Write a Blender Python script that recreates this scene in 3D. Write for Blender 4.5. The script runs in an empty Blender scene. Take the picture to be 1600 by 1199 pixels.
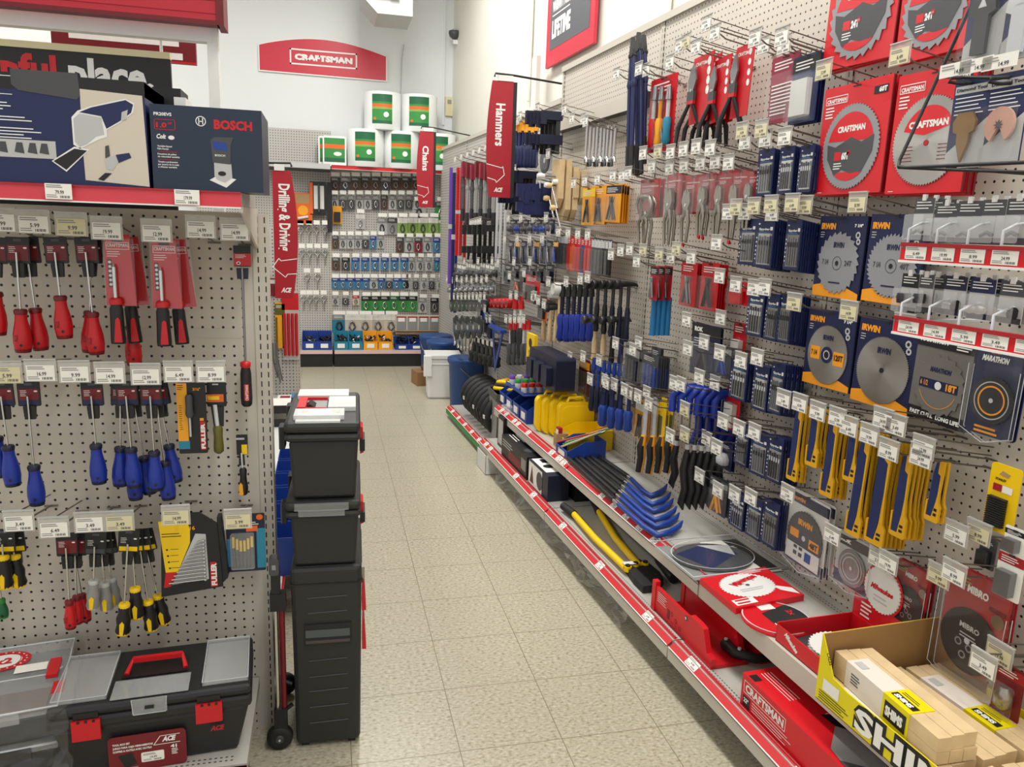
import bpy, math, random
from mathutils import Matrix, Vector
random.seed(7)
C = bpy.context.scene.collection
R = math.radians
# ---------------------------------------------------------------- camera
FPX, YAW, PITCH, ROLL = 1198.2, 0.2401, 0.2019, 0.0366
CAM = Vector((-.3553, -1.9123, 1.4801))
cy, sy, cp, sp = math.cos(YAW), math.sin(YAW), math.cos(PITCH), math.sin(PITCH)
CW = Vector((sy*cp, cy*cp, -sp)); r0 = Vector((cy, -sy, 0)); u0 = r0.cross(CW)
CR = r0*math.cos(ROLL)+u0*math.sin(ROLL); CU = u0*math.cos(ROLL)-r0*math.sin(ROLL)
cam = bpy.data.objects.new('camera', bpy.data.cameras.new('camera')); C.objects.link(cam)
cam.data.sensor_width = 36; cam.data.lens = 36*FPX/1600; cam.data.clip_start = .02
m = Matrix((CR, CU, -CW)).transposed().to_4x4(); m.translation = CAM; cam.matrix_world = m
bpy.context.scene.camera = cam
# ---------------------------------------------------------------- world, lamps, exposure
vs = bpy.context.scene.view_settings
vs.view_transform = 'Standard'; vs.look = 'None'; vs.gamma = 1; vs.use_curve_mapping = False
bpy.context.scene.cycles.transparent_max_bounces = 32
vs.exposure = 0.22
wd = bpy.data.worlds.new('world'); bpy.context.scene.world = wd; wd.use_nodes = True
wd.node_tree.nodes['Background'].inputs[0].default_value = (1, .99, .965, 1)
wd.node_tree.nodes['Background'].inputs[1].default_value = .75
def area(x, y, z, sx, sy_, power, col=(1, .98, .95), rot=(0, 0, 0)):
    l = bpy.data.lights.new('ceiling_lamp', 'AREA'); l.shape = 'RECTANGLE'; l.size = sx; l.size_y = sy_
    l.energy = power; l.color = col
    o = bpy.data.objects.new('ceiling_lamp', l); C.objects.link(o); o.location = (x, y, z); o.rotation_euler = rot
    return o
LAMPS = [(.3, -2.2, 4.1, 55), (.3, .8, 4.1, 66), (.1, 3.8, 4.1, 75), (-3.2, .8, 4.1, 50), (-3.2, 4.4, 4.1, 58)]
for x, y, z, p in LAMPS: area(x, y, z-.06, .35, 2.4, p)
# ---------------------------------------------------------------- pixel rays onto real planes of the shop
def ray(px, py): return CR*((px-800)/FPX)+CU*((599.5-py)/FPX)+CW
def onz(px, py, z):
    d = ray(px, py); return CAM+d*((z-CAM.z)/d.z)
def ony(px, py, Y):
    d = ray(px, py); return CAM+d*((Y-CAM.y)/d.y)
TF = -.062; NF = Vector((math.cos(TF), -math.sin(TF), 0)); DF = Vector((math.sin(TF), math.cos(TF), 0))
RZF = math.atan2(-DF.y, -DF.x)
WP = 1.165                                    # right pegboard plane
def onF(px, py, s=WP):
    d = ray(px, py); P = CAM+d*((s-CAM.dot(NF))/d.dot(NF)); return P
def FT(P): return (P.dot(NF), P.dot(DF), P.z)
def FW(s, t, z=0): return NF*s+DF*t+Vector((0, 0, z))
# ---------------------------------------------------------------- materials
MATS = {}
def lin(c):
    if isinstance(c, str): c = [int(c[i:i+2], 16)/255 for i in (0, 2, 4)]
    return [x/12.92 if x <= .04045 else ((x+.055)/1.055)**2.4 for x in c]
def mat(name, col, rough=.5, metal=0, alpha=1, noise=0, scale=40, spec=.5):
    if name in MATS: return MATS[name]
    mt = bpy.data.materials.new(name); mt.use_nodes = True
    b = mt.node_tree.nodes['Principled BSDF']; c = lin(col)
    b.inputs['Base Color'].default_value = (*c, 1); b.inputs['Roughness'].default_value = rough
    b.inputs['Metallic'].default_value = metal; b.inputs['Alpha'].default_value = alpha
    b.inputs['Specular IOR Level'].default_value = spec
    if noise:
        nt = mt.node_tree; n = nt.nodes.new('ShaderNodeTexNoise'); n.inputs['Scale'].default_value = scale
        tc = nt.nodes.new('ShaderNodeTexCoord'); nt.links.new(tc.outputs['Object'], n.inputs['Vector'])
        mx = nt.nodes.new('ShaderNodeMix'); mx.data_type = 'RGBA'
        mx.inputs[6].default_value = (*[x*(1-noise) for x in c], 1); mx.inputs[7].default_value = (*[min(1, x*(1+noise)) for x in c], 1)
        nt.links.new(n.outputs[0], mx.inputs[0]); nt.links.new(mx.outputs[2], b.inputs['Base Color'])
    MATS[name] = mt; return mt
PAL = dict(
 white=('e8e8e4',.5), paper=('eeece4',.6), cream=('d8cfa8',.6), grey=('8c8c8a',.5), dgrey=('454649',.5), lgrey=('b9bab8',.5),
 black=('141416',.45), rubber=('1a1a1b',.6), red=('c4121c',.4), dred=('6f0d17',.45), brick=('a5141f',.5), mred=('b01222',.45),
 navy=('14204f',.45), dnavy=('0e1430',.45), blue=('152f92',.4), cblue=('183c90',.4), bblue=('0d47a0',.45), teal=('1f7f9c',.5), lblue=('3f7ea8',.5),
 yellow=('f2c800',.45), gold=('efa419',.45), orange=('e0641c',.5), green=('2f8a3c',.5), lime=('86a84c',.5), dgreen=('12603a',.5),
 purple=('6a3fa0',.5), pink=('c63a8a',.5), wood=('c79b62',.6), wood2=('b3824c',.6), pale=('dcc08c',.65), card=('8f6a42',.8), olive=('5f5a1c',.25),
 beige=('cfc5b4',.5), brown=('5a4030',.6), tan=('a98a5c',.6), magenta=('8f1d3a',.45), silver=('c9ccd0',.35))
for k, (c, r_) in PAL.items(): mat(k, c, r_)
mat('chrome', 'c8c8c6', .25, 1); mat('steel', '8f9092', .35, .9); mat('dsteel', '4a4a4c', .4, .8); mat('blade', '8b8c90', .3, .75, noise=.25, scale=9)
mat('nickel', 'a09a8e', .28, .95); mat('wire', '7d7770', .35, .8)
def clearmat(name, ior, add, rough, haze=0):
    mt = bpy.data.materials.new(name); mt.use_nodes = True; nt = mt.node_tree; N = nt.nodes; L = nt.links; N.clear()
    out = N.new('ShaderNodeOutputMaterial'); t = N.new('ShaderNodeBsdfTransparent'); g = N.new('ShaderNodeBsdfGlossy'); g.inputs['Roughness'].default_value = rough
    f = N.new('ShaderNodeLayerWeight'); f.inputs[0].default_value = .5; pw = N.new('ShaderNodeMath'); pw.operation = 'POWER'; pw.inputs[1].default_value = 4; L.new(f.outputs['Facing'], pw.inputs[0]); ad = N.new('ShaderNodeMath'); ad.operation = 'MULTIPLY_ADD'; ad.inputs[1].default_value = ior; ad.inputs[2].default_value = add; L.new(pw.outputs[0], ad.inputs[0])
    mx = N.new('ShaderNodeMixShader'); L.new(ad.outputs[0], mx.inputs[0]); L.new(t.outputs[0], mx.inputs[1]); L.new(g.outputs[0], mx.inputs[2]); last = mx
    if haze:
        d = N.new('ShaderNodeBsdfDiffuse'); d.inputs[0].default_value = (.72, .75, .76, 1); m2 = N.new('ShaderNodeMixShader'); m2.inputs[0].default_value = haze; L.new(mx.outputs[0], m2.inputs[1]); L.new(d.outputs[0], m2.inputs[2]); last = m2
    L.new(last.outputs[0], out.inputs[0]); MATS[name] = mt
clearmat('clear', .35, .03, .08, .012); clearmat('clear2', .4, .05, .12, .20); clearmat('film', .5, .05, .12, .02); clearmat('film2', .6, .12, .15, .06); mat('tagclear', 'd8d6ce', .15, 0, .45)
mat('metalbeige', 'c4beb1', .45, 0, noise=.03, scale=6)
mat('shelfgrey', 'b4b2aa', .4, 0, noise=.04, scale=5)
mat('woodgrain', 'd8bd90', .6, 0, noise=.22, scale=22)
mat('boxwhite', 'dcdcd8', .5); mat('cloudy', 'e4e8e6', .35, 0, .8)
# pegboard: 1 inch grid of dark round holes (object x / z)
def dotmat(name, col, gx=.0254, gz=.0254, rad=.0036, slot=False, axis='X', rough=.5):
    mt = bpy.data.materials.new(name); mt.use_nodes = True; nt = mt.node_tree; N = nt.nodes; L = nt.links
    b = N['Principled BSDF']; b.inputs['Roughness'].default_value = rough
    tc = N.new('ShaderNodeTexCoord'); sx = N.new('ShaderNodeSeparateXYZ'); L.new(tc.outputs['Object'], sx.inputs[0])
    def mth(op, a, bb=None, c=None):
        n = N.new('ShaderNodeMath'); n.operation = op
        for i, v in enumerate((a, bb, c)):
            if v is None: continue
            if isinstance(v, (int, float)): n.inputs[i].default_value = v
            else: L.new(v, n.inputs[i])
        return n.outputs[0]
    def cell(o, g): return mth('MULTIPLY', mth('SUBTRACT', mth('FRACT', mth('DIVIDE', mth('ADD', o, 50.0), g)), .5), g)
    a = cell(sx.outputs[axis], gx); c2 = cell(sx.outputs['Z'] if axis != 'Y' or True else sx.outputs['Y'], gz)
    if slot: h = mth('MULTIPLY', mth('LESS_THAN', mth('ABSOLUTE', a), .0016), mth('LESS_THAN', mth('ABSOLUTE', c2), gz*.3))
    else: h = mth('LESS_THAN', mth('ADD', mth('MULTIPLY', a, a), mth('MULTIPLY', c2, c2)), rad*rad)
    nz = N.new('ShaderNodeTexNoise'); nz.inputs['Scale'].default_value = 3; L.new(tc.outputs['Object'], nz.inputs['Vector'])
    c = lin(col); mx0 = N.new('ShaderNodeMix'); mx0.data_type = 'RGBA'; mx0.inputs[6].default_value = (*[x*.93 for x in c], 1); mx0.inputs[7].default_value = (*[min(1, x*1.06) for x in c], 1)
    L.new(nz.outputs[0], mx0.inputs[0])
    mx = N.new('ShaderNodeMix'); mx.data_type = 'RGBA'; mx.inputs[7].default_value = (.006, .005, .005, 1)
    L.new(mx0.outputs[2], mx.inputs[6]); L.new(h, mx.inputs[0]); L.new(mx.outputs[2], b.inputs['Base Color'])
    MATS[name] = mt; return mt
dotmat('pegboard', 'c9c1b4', rad=.0034); dotmat('pegboard_far', 'bbb8b2', rad=.0045); dotmat('slots', 'c2bbae', gx=.018, gz=.0254, slot=True)
def floormat():
    mt = bpy.data.materials.new('vinyl_tile'); mt.use_nodes = True; nt = mt.node_tree; N = nt.nodes; L = nt.links
    b = N['Principled BSDF']; b.inputs['Roughness'].default_value = .28; b.inputs['Specular IOR Level'].default_value = .45
    tc = N.new('ShaderNodeTexCoord'); sx = N.new('ShaderNodeSeparateXYZ'); L.new(tc.outputs['Object'], sx.inputs[0])
    def mth(op, a, bb=None):
        n = N.new('ShaderNodeMath'); n.operation = op
        for i, v in enumerate((a, bb)):
            if v is None: continue
            if isinstance(v, (int, float)): n.inputs[i].default_value = v
            else: L.new(v, n.inputs[i])
        return n.outputs[0]
    T = .3048
    def edge(o): return mth('ABSOLUTE', mth('SUBTRACT', mth('FRACT', mth('ADD', mth('DIVIDE', o, T), 100.5)), .5))
    e = mth('MINIMUM', edge(sx.outputs[0]), edge(sx.outputs[1]))
    seam = mth('LESS_THAN', e, .0042)
    vs_ = N.new('ShaderNodeTexNoise'); vs_.inputs['Scale'].default_value = 75; vs_.inputs['Detail'].default_value = 3
    mp = N.new('ShaderNodeMapping'); mp.inputs['Scale'].default_value = (1, 1.6, 1); L.new(tc.outputs['Object'], mp.inputs[0]); L.new(mp.outputs[0], vs_.inputs['Vector'])
    cr = N.new('ShaderNodeValToRGB'); cr.color_ramp.elements[0].position = .33; cr.color_ramp.elements[1].position = .68
    cr.color_ramp.elements[0].color = (*lin('989077'), 1); cr.color_ramp.elements[1].color = (*lin('cbc6b4'), 1)
    el = cr.color_ramp.elements.new(.45); el.color = (*lin('b4ad98'), 1); el = cr.color_ramp.elements.new(.58); el.color = (*lin('bcb6a2'), 1)
    L.new(vs_.outputs[0], cr.inputs[0])
    # each tile a touch different, larger wear
    n2 = N.new('ShaderNodeTexNoise'); n2.inputs['Scale'].default_value = 1.3; L.new(tc.outputs['Object'], n2.inputs['Vector'])
    mxa = N.new('ShaderNodeMix'); mxa.data_type = 'RGBA'; mxa.blend_type = 'MULTIPLY'; mxa.inputs[0].default_value = 1
    cr2 = N.new('ShaderNodeValToRGB'); cr2.color_ramp.elements[0].color = (.86, .85, .83, 1); cr2.color_ramp.elements[1].color = (1, 1, 1, 1)
    L.new(n2.outputs[0], cr2.inputs[0]); L.new(cr.outputs[0], mxa.inputs[6]); L.new(cr2.outputs[0], mxa.inputs[7])
    mx = N.new('ShaderNodeMix'); mx.data_type = 'RGBA'; mx.inputs[7].default_value = (*lin('7b7259'), 1)
    L.new(mxa.outputs[2], mx.inputs[6]); L.new(seam, mx.inputs[0]); L.new(mx.outputs[2], b.inputs['Base Color'])
    rr = N.new('ShaderNodeMapRange'); rr.inputs[3].default_value = .22; rr.inputs[4].default_value = .42; L.new(vs_.outputs[0], rr.inputs[0]); L.new(rr.outputs[0], b.inputs['Roughness'])
    MATS['vinyl_tile'] = mt
floormat()
mat('wallpaint', 'dfe2e2', .6, noise=.015, scale=2); mat('wallcream', 'dedcd1', .6, noise=.015, scale=2); mat('ceil', 'd9d9d4', .8)
# ---------------------------------------------------------------- mesh builder
TXT = {}
def glyphs(s, bold):
    k = (s, bold)
    if k in TXT: return TXT[k]
    cu = bpy.data.curves.new('t', 'FONT'); cu.body = s; cu.size = 1; cu.offset = bold; cu.resolution_u = 2
    o = bpy.data.objects.new('t', cu); me = o.to_mesh()
    vs_ = [v.co.copy() for v in me.vertices]; fs = [tuple(p.vertices) for p in me.polygons]
    o.to_mesh_clear(); bpy.data.objects.remove(o); bpy.data.curves.remove(cu)
    if not vs_: vs_ = [Vector((0, 0, 0))]
    x0 = min(v.x for v in vs_); x1 = max(v.x for v in vs_)
    vs_ = [Vector((v.x-x0, v.y, 0)) for v in vs_]
    TXT[k] = (vs_, fs, max(x1-x0, 1e-4)); return TXT[k]
class MB:
    def __init__(s): s.v = []; s.f = []; s.m = []; s.sm = []; s.mats = []; s.M = Matrix.Identity(4)
    def mi(s, m):
        if m not in s.mats: s.mats.append(m)
        return s.mats.index(m)
    def add(s, vs_, fs, m, smooth=False):
        n = len(s.v); i = s.mi(m)
        s.v += [s.M @ Vector(v) for v in vs_]
        for f in fs: s.f.append([a+n for a in f]); s.m.append(i); s.sm.append(smooth)
        return s
    def box(s, x0, x1, y0, y1, z0, z1, m):
        return s.add([(x, y, z) for x in (x0, x1) for y in (y0, y1) for z in (z0, z1)],
            [(0, 1, 3, 2), (4, 6, 7, 5), (0, 4, 5, 1), (2, 3, 7, 6), (0, 2, 6, 4), (1, 5, 7, 3)], m)
    def prism(s, pts, y0, y1, m, smooth=False):      # outline in x,z (counter clockwise seen from -y)
        n = len(pts); v = [(x, y0, z) for x, z in pts]+[(x, y1, z) for x, z in pts]
        f = [tuple(range(n)), tuple(range(2*n-1, n-1, -1))]
        s.add(v, f, m); 
        return s.add(v, [(i, i+n, (i+1) % n+n, (i+1) % n) for i in range(n)], m, smooth)
    def rr(s, x0, x1, z0, z1, r, y0, y1, m, k=4):
        p = []
        for cx, cz, a0 in ((x1-r, z0+r, -90), (x1-r, z1-r, 0), (x0+r, z1-r, 90), (x0+r, z0+r, 180)):
            for i in range(k+1):
                a = R(a0+90*i/k); p.append((cx+r*math.cos(a), cz+r*math.sin(a)))
        return s.prism(p, y0, y1, m)
    def quad(s, x0, x1, z0, z1, m, y=0): return s.add([(x0, y, z0), (x1, y, z0), (x1, y, z1), (x0, y, z1)], [(0, 1, 2, 3)], m)
    def pol(s, pts, m, y=0): return s.add([(x, y, z) for x, z in pts], [tuple(range(len(pts)))], m)
    def disc(s, cx, cz, r, m, y=0, n=32, sz=1): return s.pol([(cx+r*math.cos(2*math.pi*i/n), cz+sz*r*math.sin(2*math.pi*i/n)) for i in range(n)], m, y)
    def ring(s, cx, cz, r0_, r1, m, y=0, n=32, a0=0, a1=360):
        v = []; 
        for i in range(n+1):
            a = R(a0+(a1-a0)*i/n); v += [(cx+r0_*math.cos(a), y, cz+r0_*math.sin(a)), (cx+r1*math.cos(a), y, cz+r1*math.sin(a))]
        return s.add(v, [(2*i, 2*i+1, 2*i+3, 2*i+2) for i in range(n)], m)
    def tube(s, pts, r, m, n=6, closed=False, cap=True):
        P = [Vector(p) for p in pts]; k = len(P); rs = r if isinstance(r, (list, tuple)) else [r]*k; v = []; up = None
        for i in range(k):
            a = P[(i-1) % k] if (closed or i) else P[i]; b = P[(i+1) % k] if (closed or i < k-1) else P[i]
            d = (b-a).normalized() if (b-a).length > 1e-9 else Vector((0, 0, 1))
            if up is None: up = Vector((0, 0, 1)) if abs(d.z) < .9 else Vector((1, 0, 0))
            sd = d.cross(up).normalized() if d.cross(up).length > 1e-6 else d.orthogonal().normalized(); u2 = sd.cross(d); up = u2
            for j in range(n):
                an = 2*math.pi*j/n; v.append(P[i]+(sd*math.cos(an)+u2*math.sin(an))*rs[i])
        f = []
        for i in range(k if closed else k-1):
            for j in range(n):
                a = i*n+j; b = i*n+(j+1) % n; c = ((i+1) % k)*n+(j+1) % n; d = ((i+1) % k)*n+j; f.append((a, d, c, b))
        s.add(v, f, m, True)
        if cap and not closed: s.add(v, [tuple(range(n)), tuple(range((k-1)*n, k*n))[::-1]], m)
        return s
    def lathe(s, prof, m, n=14, axis='Z', c=(0, 0, 0), smooth=True):
        v = []; 
        for r, z in prof:
            for j in range(n):
                a = 2*math.pi*j/n; p = (r*math.cos(a), r*math.sin(a), z)
                if axis == 'Y': p = (p[0], p[2], p[1])
                if axis == 'X': p = (p[2], p[0], p[1])
                v.append((p[0]+c[0], p[1]+c[1], p[2]+c[2]))
        k = len(prof); f = [(i*n+j, i*n+(j+1) % n, (i+1)*n+(j+1) % n, (i+1)*n+j) for i in range(k-1) for j in range(n)]
        if axis == 'Y': f = [q[::-1] for q in f]
        s.add(v, f, m, smooth)
        return s.add(v, [tuple(range(n))[::-1], tuple(range((k-1)*n, k*n))], m)
    def text(s, t, x, z, h, m, y=0, w=None, al='L', bold=.02, shear=0, rot=0):   # cap height h, optional fitted width w
        vs_, fs, W = glyphs(t, bold); k = h/.7; sx = k if w is None else w/W; ww = W*sx
        ox = {'L': 0, 'C': -ww/2, 'R': -ww}[al]; ca, sa = math.cos(R(rot)), math.sin(R(rot)); v = []
        for p in vs_:
            a = ox+p.x*sx+p.y*k*shear; b = p.y*k; v.append((x+a*ca-b*sa, y, z+a*sa+b*ca))
        return s.add(v, fs, m)
    def lines(s, x, z, w, n, dz, m, y=0, h=None, rnd=.3):       # small print
        for i in range(n):
            ww = w*(1-rnd*((i*37+13) % 10)/10); s.quad(x, x+ww, z-i*dz-(h or dz*.45), z-i*dz, m, y)
        return s
    def build(s, name, parent=None, loc=None, rz=0, bevel=0):
        me = bpy.data.meshes.new(name); me.from_pydata([tuple(v) for v in s.v], [], s.f); 
        for m_ in s.mats: me.materials.append(MATS[m_])
        me.polygons.foreach_set('material_index', s.m); me.polygons.foreach_set('use_smooth', s.sm); me.update()
        o = bpy.data.objects.new(name, me); C.objects.link(o)
        if parent: o.parent = parent
        if loc is not None: o.location = loc
        if rz: o.rotation_euler = (0, 0, rz)
        if bevel:
            b = o.modifiers.new('b', 'BEVEL'); b.width = bevel; b.segments = 2; b.limit_method = 'ANGLE'; b.angle_limit = R(40)
        return o
def thing(name, label, cat, loc=(0, 0, 0), rz=0, group=None):
    o = bpy.data.objects.new(name, None); C.objects.link(o); o.empty_display_size = .02; o.location = loc; o.rotation_euler = (0, 0, rz)
    return tag(o, label, cat, group)
def tag(o, label, cat, group=None):
    o['label'] = label; o['category'] = cat
    if group: o['group'] = group
    return o
def struct(o): o['kind'] = 'structure'; return o
def kids(r):
    return KID.get(r, [])
KID = {}
def reg(root):                      # remember the tree of a prototype
    def ch(o): return [(c, ch(c)) for c in ALLP.get(o.name, [])]
    return ch(root)
ALLP = {}
_b = MB.build
def build2(s, name, parent=None, **k):
    o = _b(s, name, parent, **k)
    if parent: ALLP.setdefault(parent.name, []).append(o)
    return o
MB.build = build2
def dup(root, loc=None, rot=None, label=None, group=None, scale=None):
    r = root.copy(); C.objects.link(r)
    if loc is not None: r.location = loc
    if rot is not None: r.rotation_euler = rot
    if scale is not None: r.scale = scale
    if label: r['label'] = label
    if group: r['group'] = group
    for c in ALLP.get(root.name, []):
        d = c.copy(); C.objects.link(d); d.parent = r; ALLP.setdefault(r.name, []).append(d)
        for g in ALLP.get(c.name, []):
            e = g.copy(); C.objects.link(e); e.parent = d; ALLP.setdefault(d.name, []).append(e)
    return r
class Kind:                         # a prototype built on first use and copied afterwards
    def __init__(s, fn): s.fn = fn; s.cache = {}
    def __call__(s, *a, loc=(0, 0, 0), rot=(0, 0, 0), label='', group=None, scale=None):
        if a in s.cache:
            o = dup(s.cache[a], loc, rot, label, None, scale)
            if 'group' in o: del o['group']
        else:
            o = s.fn(*a); s.cache[a] = o; o.location = loc; o.rotation_euler = rot; o['label'] = label
            if scale is not None: o.scale = scale
        if group: o['group'] = group
        return o
ORD = ['first', 'second', 'third', 'fourth', 'fifth', 'sixth', 'seventh', 'eighth', 'ninth', 'tenth', 'eleventh', 'twelfth', 'thirteenth', 'fourteenth', 'fifteenth', 'sixteenth', 'seventeenth', 'eighteenth']
# ================================================================ the room
BY = 6.5                                       # back wall
CORN = FW(1.33, 0).x
def wall(name, a, b, h, m, th=.1):             # vertical slab from a to b, thickness on the far side
    a, b = Vector(a), Vector(b); d = (b-a); L = d.length; ang = math.atan2(d.y, d.x)
    q = MB(); q.box(0, L, 0, th, 0, h, m); return struct(q.build(name, loc=(a.x, a.y, 0), rz=ang))
q = MB(); q.box(-7, 2.2, -4, BY, -.05, 0, 'vinyl_tile'); struct(q.build('floor'))
q = MB(); q.box(-7, 2.2, -4, BY, 4.3, 4.35, 'ceil'); struct(q.build('ceiling'))
cx_ = .93; pB = FW(1.33, 6.36); pA = FW(1.33, -4)
wall('wall_back', (-7, BY, 0), (1.1, BY, 0), 4.3, 'wallpaint')
wall('wall_right', (pB.x, pB.y+.3, 0), (pA.x, pA.y, 0), 4.3, 'wallcream')
for i, (x, y, z, p) in enumerate(LAMPS):       # the ceiling fittings the lamps sit in
    q = MB(); q.box(x-.2, x+.2, y-1.25, y+1.25, z-.045, z+.03, 'white'); q.box(x-.012, x+.012, y-1, y-.98, z+.03, 4.3, 'steel'); q.box(x-.012, x+.012, y+.98, y+1, z+.03, 4.3, 'steel')
    tag(q.build('ceiling_light'), 'long white fluorescent fitting hanging over the %s' % ['aisle nearest the viewer', 'aisle by the toolbox stack', 'far end of the aisle', 'next aisle to the left', 'far left by the back wall'][i], 'light')
# conduit strip in the corner, beam lines on the walls
q = MB(); q.box(.842, .862, BY-.02, BY, 2.5, 4.2, 'wallpaint'); struct(q.build('trim_1'))
for i, px in enumerate((1046, 832)):
    P = onF(px, 10, 1.33); q = MB(); q.box(-.02, .02, -.012, 0, 0, 1.9, 'wallcream'); struct(q.build('trim_%d' % (i+2), loc=FW(1.33, FT(P)[1], 2.38), rz=RZF))
# ================================================================ right hand fixture
JT = [-2.30, -1.08, .14, 1.36, 2.58]
def fpanel(t0, t1, z0, z1, m='pegboard', name='pegboard_panel', label=None, n0=0):
    q = MB(); L = t1-t0
    r = thing(name, label, 'pegboard', FW(WP, t1, 0), RZF)
    a = MB(); a.box(.03, L-.002, 0, .012, z0, z1, m); a.build('board', r)
    a = MB(); a.box(0, .03, -.004, .06, 0, z1+.0, 'slots'); a.build('upright', r)
    a = MB(); a.box(0, L, -.012, .02, z1, z1+.03, 'metalbeige'); a.build('top_rail', r)
    return r
NAMES = ['tall pegboard bay at the right edge holding the saw blades', 'tall pegboard bay behind the jigsaw blades and locking pliers', 'tall pegboard bay behind the blue bolt cutters and hammers']
fpanel(-2.30, -1.08, .0, 2.37, label='tall beige pegboard bay nearest the viewer, past the oscillating tool display')
for i in range(3): fpanel(JT[i+1], JT[i+2], .0, 2.37, label=NAMES[i])
for i in range(3): fpanel(2.58+1.2*i, 3.78+1.2*i if i < 2 else 6.02, 0, 2.2, 'pegboard_far', label='lower pegboard bay, %s beyond the Hammers sign' % ORD[i])
q = MB(); q.box(.02, 1.2, -.05, 0, -.03, .03, 'dsteel'); q.box(.02, 1.2, -.052, -.05, -.03, .03, 'metalbeige')
tag(q.build('shelf_rail', loc=FW(WP, 2.58, 2.06), rz=RZF), 'grey horizontal rail across the pegboard left of the blue bolt cutters', 'rail')
PRICES = ['9.99', '12.99', '6.49', '19.99', '8.99', '24.99', '14.99', '5.99', '3.49', '16.99']
def pricelabel(a, x, z, w, h, m, i, y):
    a.quad(x, x+w, z, z+h, m, y); y -= .0004
    a.lines(x+w*.05, z+h*.92, w*.6, 2, h*.12, 'grey', y, h*.06)
    a.text(PRICES[i % 10] if i < 100 else ('79.99', '179.99')[i-100], x+w*.38, z+h*.34, h*.23, 'dgrey', y, w=w*.32, bold=.02)
    for k in range(7): a.quad(x+w*(.55+.055*k), x+w*(.575+.055*k+.012*(k % 2)), z+h*.08, z+h*.24, 'dgrey', y)
    a.lines(x+w*.05, z+h*.28, w*.4, 2, h*.12, 'grey', y, h*.05)
def channel(a, x0, x1, z0, z1, y, m='red', labels=()):     # price channel: sloped plastic strip
    a.box(x0, x1, y-.006, y, z0, z1, m); a.box(x0, x1, y-.010, y, z1-.003, z1, 'mred'); a.box(x0, x1, y-.010, y, z0, z0+.003, 'white')
def fshelf(t0, t1, s0, z, label, strip, labs, name='gondola_shelf', cat='shelf', front='metalbeige'):
    L = t1-t0; D = WP-s0; r = thing(name, label, cat, FW(WP, t1, z), RZF)
    a = MB(); a.box(.004, L-.004, -D, -.002, -.03, 0, 'shelfgrey')
    for k in range(int(L/.0127)):                          # two rows of punched holes front and back
        x = .012+k*.0127
        for yy in (-D+.02, -D+.032, -.035, -.047): a.add([(x-.003, yy-.002, .0004), (x+.003, yy-.002, .0004), (x+.003, yy+.002, .0004), (x-.003, yy+.002, .0004)], [(0, 1, 2, 3)], 'dgrey')
    a.build('deck', r)
    a = MB(); a.box(.004, L-.004, -D-.020, -D, -.060, -.024 if strip else 0, front); a.build('front_lip', r)
    if strip:
        SM = Matrix.Translation((0, -D+.012, .003)) @ Matrix.Rotation(R(-54), 4, 'X'); a = MB(); a.M = SM; a.box(.006, L-.006, -.002, .002, -.036, .002, 'red'); a.box(.006, L-.006, -.006, 0, -.001, .003, 'mred'); a.box(.006, L-.006, -.005, 0, -.039, -.036, 'white')
        a.build('price_channel', r)
        for i, (x, w) in enumerate(labs):
            a = MB(); a.M = SM; pricelabel(a, x, -.033, w, .030, 'paper', i, -.0028); a.build('price_label', r)
    return r
# upper deck (about knee height) and base deck
fshelf(.14, 1.36, .84, .38, 'upper shelf carrying the blue flat pry bars, with red price strip', True, [(.14+.12*i, .045) for i in range(9) if i not in (0, 1)])
fshelf(1.36, 2.62, .84, .38, 'upper shelf under the yellow cases and blue bins, with red price strip', True, [(.1, .04), (.2, .04), (.36, .045), (.43, .045), (.62, .045), (1.0, .05), (1.1, .06), (1.17, .05)])
fshelf(-1.08, .14, .84, .38, 'upper shelf carrying the shim carton and saw blades, plain beige edge', False, [])
fshelf(-2.30, -1.08, .84, .38, 'upper shelf running out of view past the shim carton', False, [])
fshelf(.14, 1.36, .745, .17, 'base shelf under the yellow bolt cutters, with red price strip', True, [(.18, .045), (.6, .05), (1.02, .05)])
fshelf(1.36, 2.6, .745, .17, 'base shelf under the long black boxes, with red price strip', True, [(.08, .05), (.18, .05), (.7, .05), (1.0, .05)])
fshelf(-1.08, .14, .745, .17, 'base shelf under the red jab saw carton, with red price strip', True, [(.1, .06), (.62, .05)])
fshelf(-2.30, -1.08, .745, .17, 'base shelf running out of view at the lower right corner', True, [])
fshelf(2.62, 3.85, .80, .09, 'low base shelf under the black coiled hoses, with green edge', True, [(.15+.2*i, .05) for i in range(5)], front='green')
q = MB(); q.box(0, 4.9, 0, .02, 0, .13, 'rubber'); tag(q.build('kick_plate', loc=FW(.83, 2.58, 0), rz=RZF), 'dark recessed kick plate under the right base shelves', 'kick plate')
# ================================================================ left end cap
EY = .21                                       # pegboard plane of the end cap
def hang(px, py, d, Y=EY): return ony(px, py, Y-d)
r = thing('pegboard_panel', 'beige pegboard of the left end cap holding the screwdrivers', 'pegboard', (-1.46, EY, 0))
a = MB(); a.box(0, .89, 0, .012, .0, 1.49, 'pegboard'); a.box(.0, .885, -.0015, 0, 1.165, 1.19, 'metalbeige'); a.build('board', r)
a = MB(); a.box(.918, .955, -.006, .05, 0, 1.49, 'slots'); a.box(.89, .918, -.002, .03, 0, 1.49, 'metalbeige'); a.build('upright', r)
a = MB(); a.box(.89, .955, .05, .06, 0, 1.49, 'metalbeige'); a.build('side_cover', r)
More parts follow.
